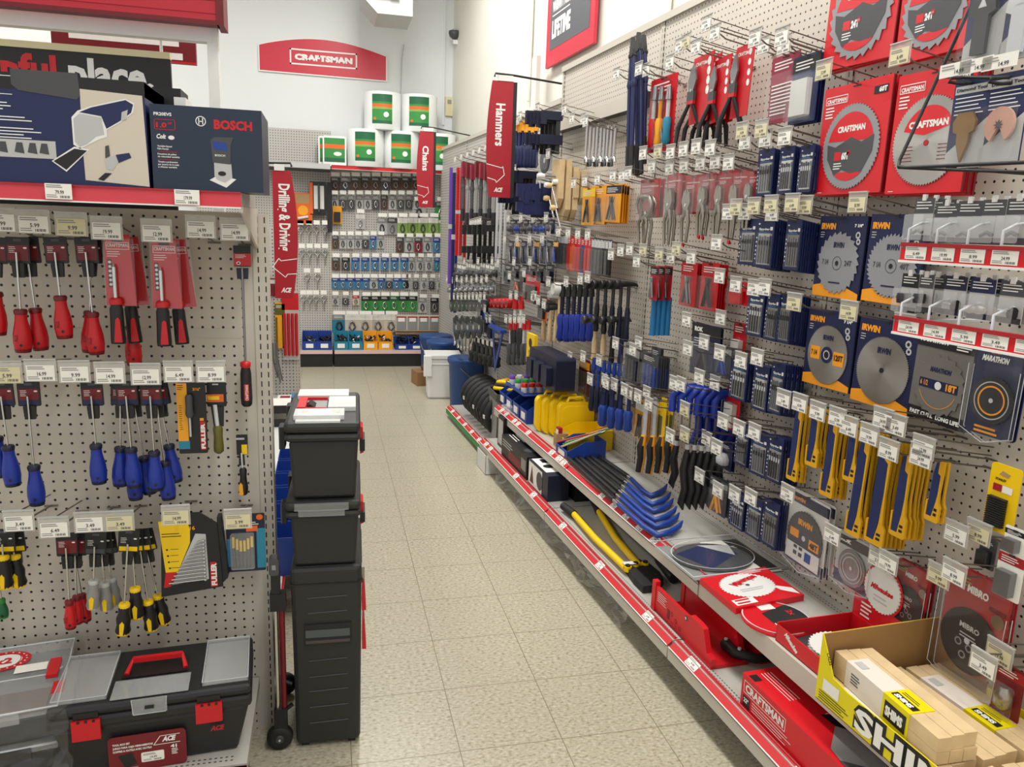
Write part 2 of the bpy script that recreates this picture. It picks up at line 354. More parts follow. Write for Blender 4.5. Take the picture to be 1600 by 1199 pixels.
# top shelf with red strip
r = thing('gondola_shelf', 'top shelf of the left end cap, glare-tinted red price strip under boxed power tools', 'shelf', (-1.46, EY-.008, 1.53))
a = MB(); a.box(0, .93, -.37, 0, -.028, 0, 'shelfgrey'); a.build('deck', r)
a = MB(); channel(a, 0, .932, -.034, 0, -.372, mat('glarered', 'd33f4c', .45).name); a.build('price_channel', r)  # strip red is lightened: lighting glare put into its base colour
a = MB(); a.prism([(-.0, -.03), (-.36, -.03), (-.36, -.045), (0, -.13)], 0, .004, 'metalbeige'); a2 = a.v
a = MB(); a.M = Matrix.Rotation(R(90), 4, 'Z'); a.prism([(0, -.13), (0, -.029), (-.35, -.029), (-.35, -.042)], -.932, -.927, 'metalbeige'); a.build('bracket', r)
for i, px in enumerate((95, 294)):
    P = ony(px, 302 if i == 0 else 311, EY-.385); a = MB(); pricelabel(a, -.024, -.016, .048, .030, 'paper', 100+i, 0); a.build('price_label', r, loc=(P.x+1.46, -.39, P.z-1.53+.004))
# base shelf
r = thing('gondola_shelf', 'base shelf of the left end cap under the black 41 piece tool box', 'shelf', (-1.46, EY-.008, .172))
a = MB(); a.box(0, .9, -.37, 0, -.03, 0, 'shelfgrey')
for k in range(68):
    for yy in (-.352, -.339, -.03, -.045): a.add([(.012+k*.0127+dx, yy+dy, .0004) for dx, dy in ((-.003, -.002), (.003, -.002), (.003, .002), (-.003, .002))], [(0, 1, 2, 3)], 'dgrey')
a.build('deck', r)
a = MB(); channel(a, 0, .9, -.034, -.004, -.372); a.build('price_channel', r)
a = MB(); a.box(0, .9, -.34, -.32, -.172, -.03, 'rubber'); a.build('kick_plate', r)
# red header, frame, hanging board
r = thing('header_frame', 'white tubular frame holding a red header above the left end cap', 'frame', (-.62, .25, 0))
xr = ony(334, 100, .25).x
zt = ony(334, 68, .25).z
a = MB(); a.box(xr+.62-.013, xr+.62+.013, -.01, .016, 1.3, zt+.15, 'white'); a.build('post', r)
a = MB(); a.box(-.9, xr+.62, -.012, .018, zt-.0, zt+.034, 'white'); a.build('rail', r)
a = MB(); a.box(-.9, xr+.62+.02, -.06, -.03, zt+.035, zt+.33, mat('headred', 'bb2233', .45).name); a.box(-.9, xr+.62+.022, -.064, -.03, zt+.03, zt+.04, 'dred')
for k in range(9): a.box(-.9, xr+.62+.021, -.0615, -.03, zt+.055+.03*k, zt+.0565+.03*k, 'mred')
a.build('header_panel', r)
a = MB(); a.box(xr+.62+.018, xr+.62+.035, -.065, .02, zt+.03, zt+.33, 'dred'); a.build('end_cap', r)
SY = .30
tl = ony(0, 75, SY); tr = ony(266, 93, SY)
r = thing('hanging_sign', 'black hanging board reading helpful place in red and white letters', 'sign', (tr.x, SY, tr.z))
a = MB(); a.box(-.8, 0, 0, .012, -.42, 0, 'black')
zt_ = -.075
a.text('helpful', -.262, -.076, .062, 'red', -.001, w=.225, al='R', bold=.04); a.text('place,', -.236, -.076, .062, 'white', -.001, w=.195, bold=.04)
a.build('board', r)
a = MB(); a.box(-.8, 0, -.004, .016, 0, .016, 'cream'); a.build('top_rail', r)
a = MB(); a.tube([(-.02, .0, .008), (-.02, .0, .05), (-.02, -.03, .06)], .004, 'white'); a.build('hook', r)
O = ony(80, 62, .9); r = thing('hanging_sign', 'dark red hanging sign just showing between the header rail and black board', 'sign', O)
a = MB(); a.box(0, .42, 0, .02, -.04, .10, 'dred'); a.box(0, .42, -.001, 0, -.04, -.034, 'red'); a.lines(.05, .03, .33, 2, .04, 'white', -.001, .02, .1); a.build('board', r)
a = MB(); a.tube([(.03, .01, .1), (.03, .01, 4.3-O.z)], .002, 'steel', 4); a.build('cable', r); a = MB(); a.tube([(.39, .01, .1), (.39, .01, 4.3-O.z)], .002, 'steel', 4); a.build('cable', r)
# cartons on top shelf
def carton(x0, x1, z0, z1, yf, dep, m): q = MB(); q.box(0, x1-x0, 0, dep, 0, z1-z0, m); return q
yb = -.145
L = ony(239, 288, yb); Rr = ony(411, 300, yb); T_ = ony(239, 162, yb)
W_ = Rr.x-L.x; H_ = T_.z-1.531
r = thing('power_tool_box', 'dark navy carton picturing a palm router, at the right end of the top shelf', 'box', (L.x+.001, yb, 1.531))
a = MB(); a.box(0, W_, 0, .19, 0, H_, 'routernavy' if 'routernavy' in MATS else mat('routernavy', '1c2b40', .4).name); a.build('carton', r)
a = MB(); y = -.0008
u = lambda px: (px-239)/(411-239)*W_
v = lambda py: H_-(py-166)/(296-166)*H_
a.text('BOSCH', u(336), v(198), .017, 'red', y, w=.076, bold=.05)
a.ring(u(316), v(188), .0085, .0102, 'white', y); a.quad(u(313), u(319), v(189), v(187.6), 'white', y); a.quad(u(313)-.001, u(313)+.001, v(193), v(183), 'white', y); a.quad(u(319)-.001, u(319)+.001, v(193), v(183), 'white', y)
a.text('PR20EVS', u(245), v(183), .006, 'white', y, w=.034, bold=.03)
for x0, x1, z0, z1 in ((245, 277, 204.5, 203.7), (245, 277, 189.3, 188.5), (245, 246, 204.5, 188.5), (276, 277, 204.5, 188.5)): a.quad(u(x0), u(x1), v(z0), v(z1), 'red', y)
a.text('1.0', u(248), v(201), .0095, 'red', y, w=.02, bold=.04); a.text('HP', u(266), v(196), .0045, 'red', y)
a.text('Colt', u(247), v(218), .0085, 'white', y, w=.018, bold=.04, shear=.2); a.disc(u(270), v(216), .006, 'white', y, sz=.7)
for t, py in (('Variable-Speed', 231), ('Palm Router', 235), ('Fresadora de palma', 243), ('de velocidad variable', 247), ('Toupie a prehension', 255), ('par paume de la main', 259), ('a vitesse variable', 263)): a.text(t, u(248), v(py), .0033, 'white', y, w=.002*len(t))
a.lines(u(248), v(238), .043, 1, .001, 'red', y, .0008); a.lines(u(248), v(250), .043, 1, .001, 'red', y, .0008)
a.pol([(u(x), v(z)) for x, z in ((326, 279), (340, 270), (368, 276), (352, 290))], 'white', y)
a.pol([(u(x), v(z)) for x, z in ((334, 272), (334, 250), (361, 252), (362, 274), (350, 282), (338, 278))], 'lgrey', y-.0003)
a.pol([(u(x), v(z)) for x, z in ((332, 251), (330, 216), (336, 211), (354, 211), (366, 210), (361, 222), (360, 253))], 'dgrey', y-.0006)
a.pol([(u(x), v(z)) for x, z in ((334, 230), (333, 218), (354, 219), (356, 232))], 'cblue', y-.0009); a.disc(u(346), v(268), .008, 'black', y-.0006, sz=.6)
a.text('BOSCH', u(336), v(241), .004, 'white', y-.0009, w=.02)
a.build('print', r)
L = ony(-60, 270, yb); Rr = ony(236, 288, yb); T_ = ony(236, 130, yb); W_ = Rr.x-L.x; H_ = T_.z-1.531
r = thing('power_tool_box', 'wide navy and black carton picturing an oscillating tool, on the top shelf', 'box', (L.x-.002, yb-.003, 1.531))
a = MB(); a.box(0, W_, 0, .2, 0, H_, 'navy'); a.box(0, W_+.0, -.0006, .2, H_*.86, H_+.001, 'black'); a.build('carton', r)
a = MB(); u = lambda px: (px+60)/(296)*W_; v = lambda py: H_-(py-134)/(292-134)*H_+.0
P_ = lambda pts: [(u(x), v(z)) for x, z in pts]
a.pol(P_(((134, 150), (232, 154), (236, 290), (133, 284), (132, 230))), 'beige', y)
a.pol(P_(((30, 128), (132, 128), (134, 160), (128, 166), (40, 158), (30, 150))), 'dgrey', y-.0004)
a.text('K', u(-4), v(134), .011, 'white', y-.0006, bold=.05)
for z0 in (138, 164): a.quad(u(-60), u(30), v(z0+1), v(z0), 'white', y)
a.lines(u(-60), v(176), .1, 3, .006, 'white', y, .002, .2); a.lines(u(-60), v(196), .135, 2, .006, 'white', y, .002, .3); a.lines(u(-60), v(212), .15, 4, .006, 'white', y, .002, .3)
a.quad(u(-60), u(90), v(255), v(229), 'lgrey', y)
for k, x in enumerate((-30, 10, 35, 55, 73)): a.pol(P_(((x-9, 247), (x-5, 233), (x+4, 233), (x+6, 249))), 'dgrey', y-.0005)
body = ((118, 192), (128, 182), (150, 174), (205, 160), (219, 166), (216, 180), (196, 195), (172, 208), (172, 218), (160, 222), (140, 232), (128, 238), (118, 232))
a.pol(P_(body), 'white', y-.0008)
a.pol(P_(((121, 194), (131, 186), (165, 190), (168, 215), (155, 218), (140, 230), (128, 235), (121, 228))), 'lgrey', y-.0012)
a.pol(P_(((131, 184), (150, 176), (205, 162), (217, 168), (213, 180), (195, 193), (172, 206), (165, 188))), 'blue' if False else 'navy', y-.0012)
a.pol(P_(((198, 180), (208, 176), (205, 190), (196, 193))), 'lgrey', y-.0015)
a.pol(P_(((82, 258), (119, 235), (143, 238), (104, 273))), 'white', y-.0008); a.pol(P_(((85, 258), (119, 238), (139, 240), (104, 270))), 'black', y-.0012)
a.pol(P_(((166, 252), (184, 244), (206, 240), (208, 248), (186, 256), (178, 268), (168, 266))), 'lgrey', y-.0008); a.pol(P_(((184, 244), (206, 240), (209, 247), (188, 256))), 'navy', y-.0012)
a.pol(P_(((167, 250), (168, 232), (174, 230), (175, 246))), 'dgrey', y-.0012); a.pol(P_(((153, 282), (165, 272), (176, 272), (162, 284))), 'black', y-.0012)
a.build('print', r)
P = ony(244, 138, .0); r = thing('product_box', 'small black and white package peeking out behind the power tool cartons', 'box', (P.x-.02, .06, 1.531))
a = MB(); a.box(0, .06, 0, .1, 0, ony(244, 136, .06).z-1.531, 'black'); a.box(.045, .07, -.001, .09, 0, ony(250, 150, .06).z-1.531, 'white'); a.build('package', r)

# ---- price hooks: wire prong with tag holder at the tip (local: wall at y=0, prong towards -y, tilted up)
TILT = math.tan(R(9))
def make_hook(L, pi, tagm, dbl):
    r = thing('peg_hook', '', 'peg hook'); q = MB()
    q.tube([(0, 0, 0), (0, -L+.03, TILT*(L-.03)), (0, -L, TILT*L+.012)], .0024, 'wire')
    q.tube([(-.016, -.002, .0), (.016, -.002, 0)], .0024, 'wire')
    if dbl: q.tube([(0, 0, .03), (0, -L-.01, TILT*L+.032)], .0018, 'wire')
    q.build('prong', r)
    if pi >= 0:
        z0 = TILT*L-.004; q = MB(); q.box(-.033, .033, -L-.014, -L-.012, z0-.012, z0+.04, 'tagclear'); q.box(-.033, .033, -L-.016, -L-.010, z0+.038, z0+.041, 'lgrey'); h = q.build('tag_holder', r)
        q = MB(); pricelabel(q, -.029, z0-.010, .058, .036, tagm, pi, -L-.0148); q.build('price_tag', h)
    return r
hook = Kind(make_hook)
# ---- screwdriver on card: origin at hanging hole; (handle colour, style)
def make_driver(hc, cap, c1, c2, Ls, Lh, rad, style):
    r = thing('screwdriver', '', 'screwdriver'); w = .024; q = MB()
    q.rr(-w, w, -.052, .008, .003, -.002, .002, 'black'); q.quad(-w+.003, w-.003, -.045, -.010, c1, -.0024)
    if c2: q.quad(-w+.003, w-.003, -.049, -.037, c2, -.0026)
    q.lines(-w+.006, -.014, .014, 4, .004, 'white', -.0028, .0012); q.disc(w-.009, -.016, .004, 'white', -.0028, 12, .5)
    q.quad(-.008, .008, -.002, .004, 'dgrey', -.0024)
    q.prism([(-.011, -.083), (.011, -.083), (.013, -.055), (.012, -.05), (-.012, -.05), (-.013, -.055)], -.008, .002, 'black'); q.build('card_holder', r)
    z0 = -.026-Ls
    q = MB(); q.tube([(0, -.0115, -.026), (0, -.0115, z0-.005)], .0024, 'chrome', 8); q.build('shaft', r)
    q = MB(); k = Lh; R_ = rad
    if style == 0: prof = [(R_*.5, 0), (R_*.72, -.004), (R_*.62, -.010), (R_*.66, -k*.25), (R_*.95, -k*.55), (R_, -k*.75), (R_*.9, -k*.92), (R_*.8, -k)]
    else: prof = [(R_*.45, 0), (R_*.6, -.004), (R_*.75, -.012), (R_*.7, -k*.3), (R_*.95, -k*.5), (R_*.85, -k*.72), (R_*1.0, -k*.9), (R_*.8, -k)]
    q.lathe(prof, hc, 14, c=(0, -.0115, z0)); q.build('handle', r)
    q = MB()
    q.lathe([(R_*.64, 0), (R_*.76, -.004), (R_*.68, -.012)], cap, 12, c=(0, -.0115, z0+.001)); q.lathe([(R_*.92, -k*.92), (R_*.83, -k-.001)], cap, 12, c=(0, -.0115, z0))
    if style == 1:
        q.prism([(-.004, z0-k*.95), (.004, z0-k*.95), (.0055, z0-k*.6), (0, z0-k*.5), (-.0055, z0-k*.6)], -.0115-R_*1.04, -.0115-R_*.6, 'yellow')
    else: q.disc(R_*.15, z0-k*.82, .0035, 'black', -.0115-R_*1.02, 10)
    q.build('grip_trim', r)
    if hc == 'red' and style == 0:
        q = MB(); q.text('ACE', -.0035, z0-k*.74, .0075, 'dred', -.0115-R_*1.03, rot=90, w=.016); q.build('lettering', r)
    return r
driver = Kind(make_driver)
def craftsman_blister(L):
    r = thing('ratcheting_screwdriver', '', 'screwdriver'); q = MB()
    q.prism([(-.021, .012), (-.024, -.115), (.026, -.115), (.020, .012)], -.001, .001, 'red'); q.build('card', r)
    q = MB(); q.text('CRAFTSMAN', 0, -.010, .006, 'white', -.0014, w=.034, al='C'); 
    for x0, x1, z0, z1 in ((-.019, .019, -.0135, -.0145), (-.019, .019, -.0015, -.0025), (-.019, -.018, -.0145, -.0015), (.018, .019, -.0145, -.0015)): q.quad(x0, x1, z0, z1, 'white', -.0014)
    q.lines(-.018, -.018, .022, 3, .004, 'white', -.0014, .0012)
    q.quad(-.018, -.011, -.082, -.032, 'black', -.0013)
    for i in range(6): q.disc(-.0145, -.037-.008*i, .0026, 'white', -.0016, 12)
    q.quad(-.009, .009, -.0005, .004, 'black', -.0014); q.build('print', r)
    q = MB(); q.rr(-.025, .027, -.116, .014, .003, -.0035, -.003, 'clear'); q.build('blister', r)
    q = MB(); q.tube([(-.006, -.012, -.045), (-.006, -.012, -.1)], .0035, 'chrome', 8); q.tube([(-.006, -.012, -.04), (-.006, -.012, -.05)], .002, 'steel', 6); q.build('shaft', r)
    q = MB(); q.lathe([(.008, -.100), (.0115, -.104), (.0115, -.112)], 'red', 14, c=(-.006, -.012, 0)); q.lathe([(.009, -.112), (.0115, -.120), (.012, -.15), (.013, -.175), (.0125, -.183)], 'black', 14, c=(-.006, -.012, 0)); q.build('handle', r)
    q = MB(); q.prism([(-.010, -.179), (.003, -.179), (.001, -.138), (-.002, -.134), (-.006, -.138)], -.0275, -.02, 'red'); q.build('grip', r)
    return r
cblister = Kind(craftsman_blister)
def T3(px, py, d, Y=EY): return ony(px, py, Y-d)
HR1, HR2, HR3 = 'top row of hooks', 'middle row of hooks', 'lower row of hooks'
# hooks (tag centre pixel, tip length)
def hooks_row(row, lst, name):
    for i, (px, py, pi, tm, dbl) in enumerate(lst):
        L = .20; P = ony(px, py, EY-L-.014)
        hook(L, pi, tm, dbl, loc=(P.x, EY-.003, P.z-TILT*L-.008), label='price tagged peg hook, %s from left, %s of the left end cap' % (ORD[i], name))
hooks_row(0, [(0, 345, 0, 'paper', 1), (53, 348, 7, 'paper', 1), (112, 352, 0, 'cream', 1), (167, 358, 3, 'paper', 1), (245, 362, 1, 'paper', 1), (314, 356, 6, 'paper', 0), (367, 360, 6, 'paper', 0)], 'top row')
hooks_row(1, [(10, 583, 7, 'cream', 1), (64, 580, 9, 'paper', 1), (117, 582, 0, 'paper', 1), (172, 584, 6, 'paper', 1), (228, 586, 1, 'paper', 1), (279, 582, 2, 'paper', 0), (330, 582, 4, 'paper', 0)], 'middle row')
hooks_row(2, [(30, 815, 8, 'paper', 1), (85, 825, 2, 'paper', 1), (140, 817, 8, 'paper', 0), (187, 815, 8, 'cream', 0), (275, 806, 6, 'cream', 0), (372, 812, 7, 'cream', 0)], 'lower row')
def drv(px, py, d, args, label, tilt=0, group=None, bott=None):
    # bott = pixel of handle bottom: gives total drop
    P = T3(px, py, d); hc, cap, c1, c2, style, Lh, rad = args
    B = T3(px, bott, d+.012); drop = P.z-B.z; Ls = max(.03, drop-Lh-.026)
    Ls = round(Ls, 2)
    driver(hc, cap, c1, c2, Ls, Lh, rad, style, loc=P, rot=(0, R(tilt), 0), label=label, group=group)
RD = ('red', 'dred', 'dred', None, 0, .098, .0195); BL = ('blue', 'dnavy', 'dred', 'navy', 0, .098, .0195); RS = ('red', 'dred', 'dred', None, 0, .074, .0142)
mat('redhandle', 'c8202a', .4)
for px, d, b, t, l in ((-8, .13, 522, 2, 'red handled screwdriver cut by the left picture edge, top row'), (27, .14, 552, 1, 'red handled screwdriver, front one of two under the top left price tags'), (42, .11, 545, -3, 'red handled screwdriver, rear one of two under the top left price tags'),
    (86, .14, 528, -2, 'single red handled screwdriver between the two pairs on the top row'), (134, .14, 556, -2, 'red handled screwdriver, front of the pair beside the red carded drivers'), (143, .11, 549, 4, 'red handled screwdriver, rear of the pair beside the red carded drivers'), (196, .07, 572, -1, 'red handled screwdriver hidden behind the first red carded ratcheting driver')):
    drv(px, 376, d, RD, l, t, None, b)
for px, d, b, t, l in ((2, .14, 762, -2, 'blue handled screwdriver nearest the left picture edge, middle row'), (-12, .11, 745, -1, 'blue handled screwdriver mostly cut by the left picture edge'), (44, .14, 788, 0, 'single long blue handled screwdriver, second from the left edge'), (143, .14, 753, -1, 'single short blue handled screwdriver left of the blue clusters'),
    (190, .12, 758, 3.5, 'blue handled screwdriver at the front left of the four driver cluster'), (199, .1, 783, -1, 'blue handled screwdriver hanging lowest in the four driver cluster'), (197, .15, 762, -1.5, 'blue handled screwdriver in the middle of the four driver cluster'), (206, .08, 770, -6, 'blue handled screwdriver at the rear right of the four driver cluster'),
    (235, .15, 763, -.5, 'blue handled screwdriver at the front of the three driver cluster'), (243, .12, 782, -3.5, 'blue handled screwdriver hanging lowest in the three driver cluster'), (246, .09, 757, -7.5, 'blue handled screwdriver at the rear right beside the nut driver card')):
    drv(px, 601, d, BL, l, t, None, b)
for px, d, b, t, l in ((104, .15, 980, 1, 'small red handled screwdriver, front of three on the lower row'), (118, .12, 975, 2, 'small red handled screwdriver, middle of three on the lower row'), (113, .09, 970, -5, 'small red handled screwdriver, right of three on the lower row')):
    drv(px, 838, d, RS, l, t, None, b)
GR = ('grey', 'lgrey', 'black', 'dgrey', 1, .075, .0165); YB = ('black', 'yellow', 'black', 'yellow', 1, .082, .0185)
for px, d, b, t, l in ((150, .14, 952, 5, 'grey handled screwdriver, left of three on the lower row'), (158, .11, 955, -1, 'grey handled screwdriver, middle of three on the lower row'), (164, .08, 948, -5, 'grey handled screwdriver, right of three on the lower row')):
    drv(px, 836, d, GR, l, t, None, b)
for px, d, b, t, l in ((202, .16, 992, 6, 'black and yellow screwdriver, leftmost and lowest of the lower cluster'), (207, .13, 968, 0, 'black and yellow screwdriver at the front of the lower cluster'), (217, .11, 985, -4, 'black and yellow screwdriver third in the lower cluster'), (224, .08, 976, -9, 'black and yellow screwdriver at the right of the lower cluster'),
    (5, .14, 916, 1, 'black and yellow screwdriver at the left picture edge, lower row'), (20, .11, 917, -3, 'black and yellow screwdriver second from the left edge, lower row')):
    drv(px, 832, d, YB, l, t, None, b)
drv(-6, 860, .1, ('dgreen', 'green', 'black', None, 0, .05, .012), 'green handled screwdriver barely showing at the left picture edge', -2, None, 966)
for i, (px, py, d, l) in enumerate(((183, 383, .15, 'red carded ratcheting screwdriver, front of the left pair'), (198, 387, .09, 'red carded ratcheting screwdriver, rear of the left pair'), (256, 389, .15, 'red carded ratcheting screwdriver, front of the right pair'), (273, 391, .09, 'red carded ratcheting screwdriver, rear of the right pair'))):
    cblister(.1, scale=(1.3, 1.1, 1.3), loc=T3(px, py-6, d), rot=(0, R(-4 if i % 2 else 0), 0), label=l)
# long thin driver on the right of the board
P = T3(378, 388, .05); r = thing('screwdriver', 'long red and black screwdriver hanging beside the right upright', 'screwdriver', P); r.scale = (1.3, 1.2, 1.1); q = MB()
q.rr(-.016, .016, -.042, .006, .002, -.002, .002, 'black'); q.quad(-.016, .016, -.04, -.012, 'red', -.0024); q.lines(-.013, -.015, .02, 3, .003, 'white', -.0028, .001); q.disc(-.007, -.034, .004, 'white', -.003, 12); q.disc(-.007, -.034, .0022, 'black', -.0032, 10)
q.prism([(-.010, -.07), (.010, -.07), (.011, -.045), (-.011, -.045)], -.008, .002, 'dnavy'); q.build('card_holder', r)
q = MB(); q.tube([(0, -.009, -.045), (0, -.009, -.27)], .0024, 'steel', 8); q.build('shaft', r)
q = MB(); q.lathe([(.006, -.262), (.0105, -.265), (.010, -.275), (.008, -.278)], 'red', 14, c=(0, -.009, 0)); q.lathe([(.0085, -.277), (.0105, -.29), (.0115, -.35), (.0105, -.366), (.007, -.371)], 'black', 14, c=(0, -.009, 0)); q.build('handle', r)
q = MB(); q.quad(-.003, .006, -.355, -.315, 'red', -.0215); q.text('CRAFTSMAN', .0045, -.354, .005, 'white', -.022, rot=90, w=.037); q.build('lettering', r)
# nut driver on yellow black card
P = T3(298, 603, .12); r = thing('nut_driver', 'dark handled nut driver on a yellow and black card beside the blue screwdrivers', 'nut driver', P); q = MB()
q.rr(-.034, .034, -.175, .008, .004, -.0015, .0015, 'black'); q.quad(-.034, -.010, -.142, .007, 'gold', -.002); q.quad(-.034, -.008, -.163, -.142, 'teal', -.002)
q.lines(-.032, .002, .014, 3, .005, 'black', -.0024, .0015); q.lines(-.030, -.05, .008, 12, .0055, 'black', -.0024, .0012); q.text('3/16"', .004, -.012, .007, 'gold', -.0024, w=.018); q.quad(.018, .027, -.09, -.083, 'gold', -.0022)
q.prism([(.018, -.166), (.030, -.166), (.030, -.092), (.018, -.092)], -.0022, -.0018, 'red'); q.text('FULLER', .0285, -.163, .009, 'white', -.0026, rot=90, w=.066, bold=.05); q.build('card', r)
q = MB(); q.lathe([(.006, -.02), (.009, -.026), (.0085, -.05), (.010, -.07), (.007, -.078)], 'dgrey', 12, c=(-.004, -.012, 0)); q.build('handle', r)
q = MB(); q.tube([(-.004, -.012, -.078), (-.004, -.012, -.128)], .0026, 'lgrey', 8); q.build('shaft', r)
# stubby with olive handle
P = T3(337, 603, .09); r = thing('stubby_screwdriver', 'screwdriver with clear olive handle on a black card', 'screwdriver', P); r.scale = (1.3, 1.2, 1.2); q = MB()
q.rr(-.017, .019, -.045, .008, .003, -.002, .002, 'black'); q.quad(-.017, .014, -.035, -.018, 'orange', -.0025); q.quad(-.015, .006, -.030, -.022, 'yellow', -.0028); q.quad(-.006, .005, .002, .005, 'lgrey', -.0025)
q.prism([(-.006, -.088), (.012, -.088), (.014, -.045), (-.010, -.045)], -.006, .002, 'black'); q.build('card', r)
q = MB(); q.tube([(-.002, -.009, -.04), (.001, -.009, -.085)], .004, 'silver', 8); q.build('shaft', r)
q = MB(); q.lathe([(.007, -.085), (.0095, -.092), (.0085, -.11), (.0098, -.13), (.0095, -.142), (.004, -.147)], 'olive', 10, c=(.002, -.009, 0)); q.build('handle', r)
# small stanley on the right
P = T3(377, 684, .05); r = thing('screwdriver', 'short black and yellow screwdriver on card beside the right upright', 'screwdriver', P); r.scale = (1.3, 1.2, 1.35); q = MB()
q.rr(-.010, .012, -.035, .006, .002, -.0015, .0015, 'black'); q.quad(0, .011, -.034, -.014, 'yellow', -.002); q.quad(-.010, .006, -.004, .0, 'lgrey', -.002); q.prism([(-.006, -.055), (.006, -.055), (.005, -.035), (-.005, -.035)], -.008, .0, 'black'); q.build('card', r)
q = MB(); q.tube([(0, -.008, -.03), (.001, -.008, -.062)], .0018, 'silver', 6); q.build('shaft', r)
q = MB(); q.lathe([(.005, -.06), (.0075, -.064), (.0065, -.08), (.009, -.1), (.008, -.113), (.005, -.116)], 'black', 12, c=(.002, -.008, 0)); q.build('handle', r)
q = MB(); q.prism([(-.006, -.113), (.002, -.114), (.001, -.093), (-.003, -.088), (-.006, -.095)], -.0175, -.013, 'gold'); q.build('grip', r)
# hex key / wrench set
P = T3(292, 812, .13); r = thing('wrench_set', 'yellow and black carded combination wrench set on the lower row', 'wrench set', P, 0); r.scale = (1.55, 1.2, 1.42); q = MB()
W2 = .040; q.prism([(-W2-.006, -.148), (.052, -.135), (.046, -.01), (.02, .012), (-.02, .012), (-W2, 0)], 0, .004, 'black')
q.prism([(-W2-.004, -.002), (-.002, .006), (.004, -.02), (.003, -.045), (-.018, -.10), (-.037, -.10)], -.001, 0, 'yellow')
q.prism([(-.037, -.10), (-.018, -.10), (-.030, -.128), (-.041, -.13)], -.0012, 0, 'red'); q.lines(-.040, -.025, .03, 2, .005, 'black', -.0014, .0014)
for i in range(4): q.disc(-.033+.001*i, -.056-.012*i, .0018, 'black', -.0014, 8); q.lines(-.028, -.055-.012*i, .014, 1, .002, 'dgrey', -.0014, .001)
q.prism([(.033, -.134), (.044, -.133), (.042, -.085), (.033, -.085)], -.0012, 0, 'red'); q.text('FULLER', .0425, -.131, .008, 'white', -.0016, rot=90, w=.044, bold=.05); q.text('16', .004, -.02, .007, 'gold', -.0014)
q.prism([(-.028, -.125), (.03, -.118), (.028, -.030), (.012, -.028)], -.0008, 0, 'lgrey'); q.build('card', r)
for i in range(12):
    z = -.04-.007*i; ln = .012+.0042*i; q = MB(); q.tube([(.026-.0+.0, -.004, z), (.026-ln, -.004, z-.004)], .0014+.00005*i, 'chrome', 6); q.tube([(.026, -.0045, z+.0006), (.024, -.0045, z-.0015)], .0028, 'chrome', 6); q.build('wrench', r)
q = MB(); q.prism([(.046, -.135), (.060, -.12), (.052, .0), (.046, 0)], .004, .03, 'black'); q.build('box_side', r)
P = T3(384, 812, .09); r = thing('precision_screwdriver_set', 'blue carded set of thin precision screwdrivers at the right end of the lower row', 'screwdriver set', P); r.scale = (1.45, 1.2, 1.32); q = MB()
q.rr(-.035, .033, -.112, .012, .003, 0, .002, 'dnavy'); q.quad(.018, .033, -.106, -.02, 'teal', -.0004); q.quad(-.034, -.022, -.1, -.04, 'lblue', -.0004); q.lines(-.033, -.006, .055, 2, .004, 'white', -.0006, .0016); q.disc(.024, .004, .006, 'orange', -.0006, 14); q.quad(0, .02, -.026, -.014, 'orange', -.0005); q.build('card', r)
q = MB(); q.rr(-.028, .014, -.105, -.028, .004, -.008, 0, 'clear2'); q.build('blister', r)
for i in range(6):
    q = MB(); x = -.023+.0065*i; zz = -.036-(.004*(2.5-abs(i-2.5))); q.tube([(x, -.004, zz), (x, -.004, zz-.022)], .0026, 'yellow', 6); q.tube([(x, -.004, zz-.022), (x, -.004, -.1)], .0016, 'dgrey', 6); q.build('precision_driver', r)
# ================================================================ tool boxes
# 41 piece box on base shelf
BX = ony(112, 1195, -.16); 
r = thing('tool_box', 'black tool box with red latches and clear lid compartments on the base shelf', 'tool box', (-.985, -.152, .174), R(4))
# local: width .42, depth .2, height .19; front at y=0
Wt, Dt, Ht = .43, .22, .165
q = MB(); 
def taper(q, x0, x1, y0, y1, z0, z1, dx, dy, m):
    q.add([(x0+dx, y0+dy, z0), (x1-dx, y0+dy, z0), (x1-dx, y1-dy, z0), (x0+dx, y1-dy, z0), (x0, y0, z1), (x1, y0, z1), (x1, y1, z1), (x0, y1, z1)],
      [(3, 2, 1, 0), (4, 5, 6, 7), (0, 1, 5, 4), (1, 2, 6, 5), (2, 3, 7, 6), (3, 0, 4, 7)], m)
mat('tbblack', '1d1d1e', .5)
taper(q, 0, Wt, 0, Dt, 0, .125, .03, .012, 'tbblack'); q.build('body', r, bevel=.008)
q = MB(); taper(q, -.008, Wt+.008, -.01, Dt+.01, .126, .16, -.0, 0, 'tbblack'); taper(q, -.008, Wt+.008, -.01, Dt+.01, .16, .185, .0, .0, 'tbblack')
lid = q.build('lid', r, bevel=.01)
q = MB(); q.M = Matrix.Translation((0, 0, .186)) @ Matrix.Rotation(R(-90), 4, 'X')
def topm(z): return Matrix.Translation((0, 0, z)) @ Matrix.Rotation(R(-90), 4, 'X')      # x,z of shapes become x,y of the top
for x0, x1 in ((.0, .115), (.325, Wt)):
    q = MB(); q.box(x0, x1, .012, Dt-.01, .186, .196, 'clear2'); q.box(x0+.003, x1-.003, .015, Dt-.013, .1862, .1866, 'grey'); q.tube([(x0, .012, .196), (x1, .012, .196), (x1, Dt-.01, .196), (x0, Dt-.01, .196)], .0012, 'silver', 5, True); q.build('compartment_lid', r)
q = MB(); q.add([(.125, 0, .187), (.295, 0, .187), (.28, .075, .187), (.135, .075, .187)], [(0, 1, 2, 3)], 'dgrey'); q.box(.125, .295, -.002, .075, .189, .191, 'clear2')
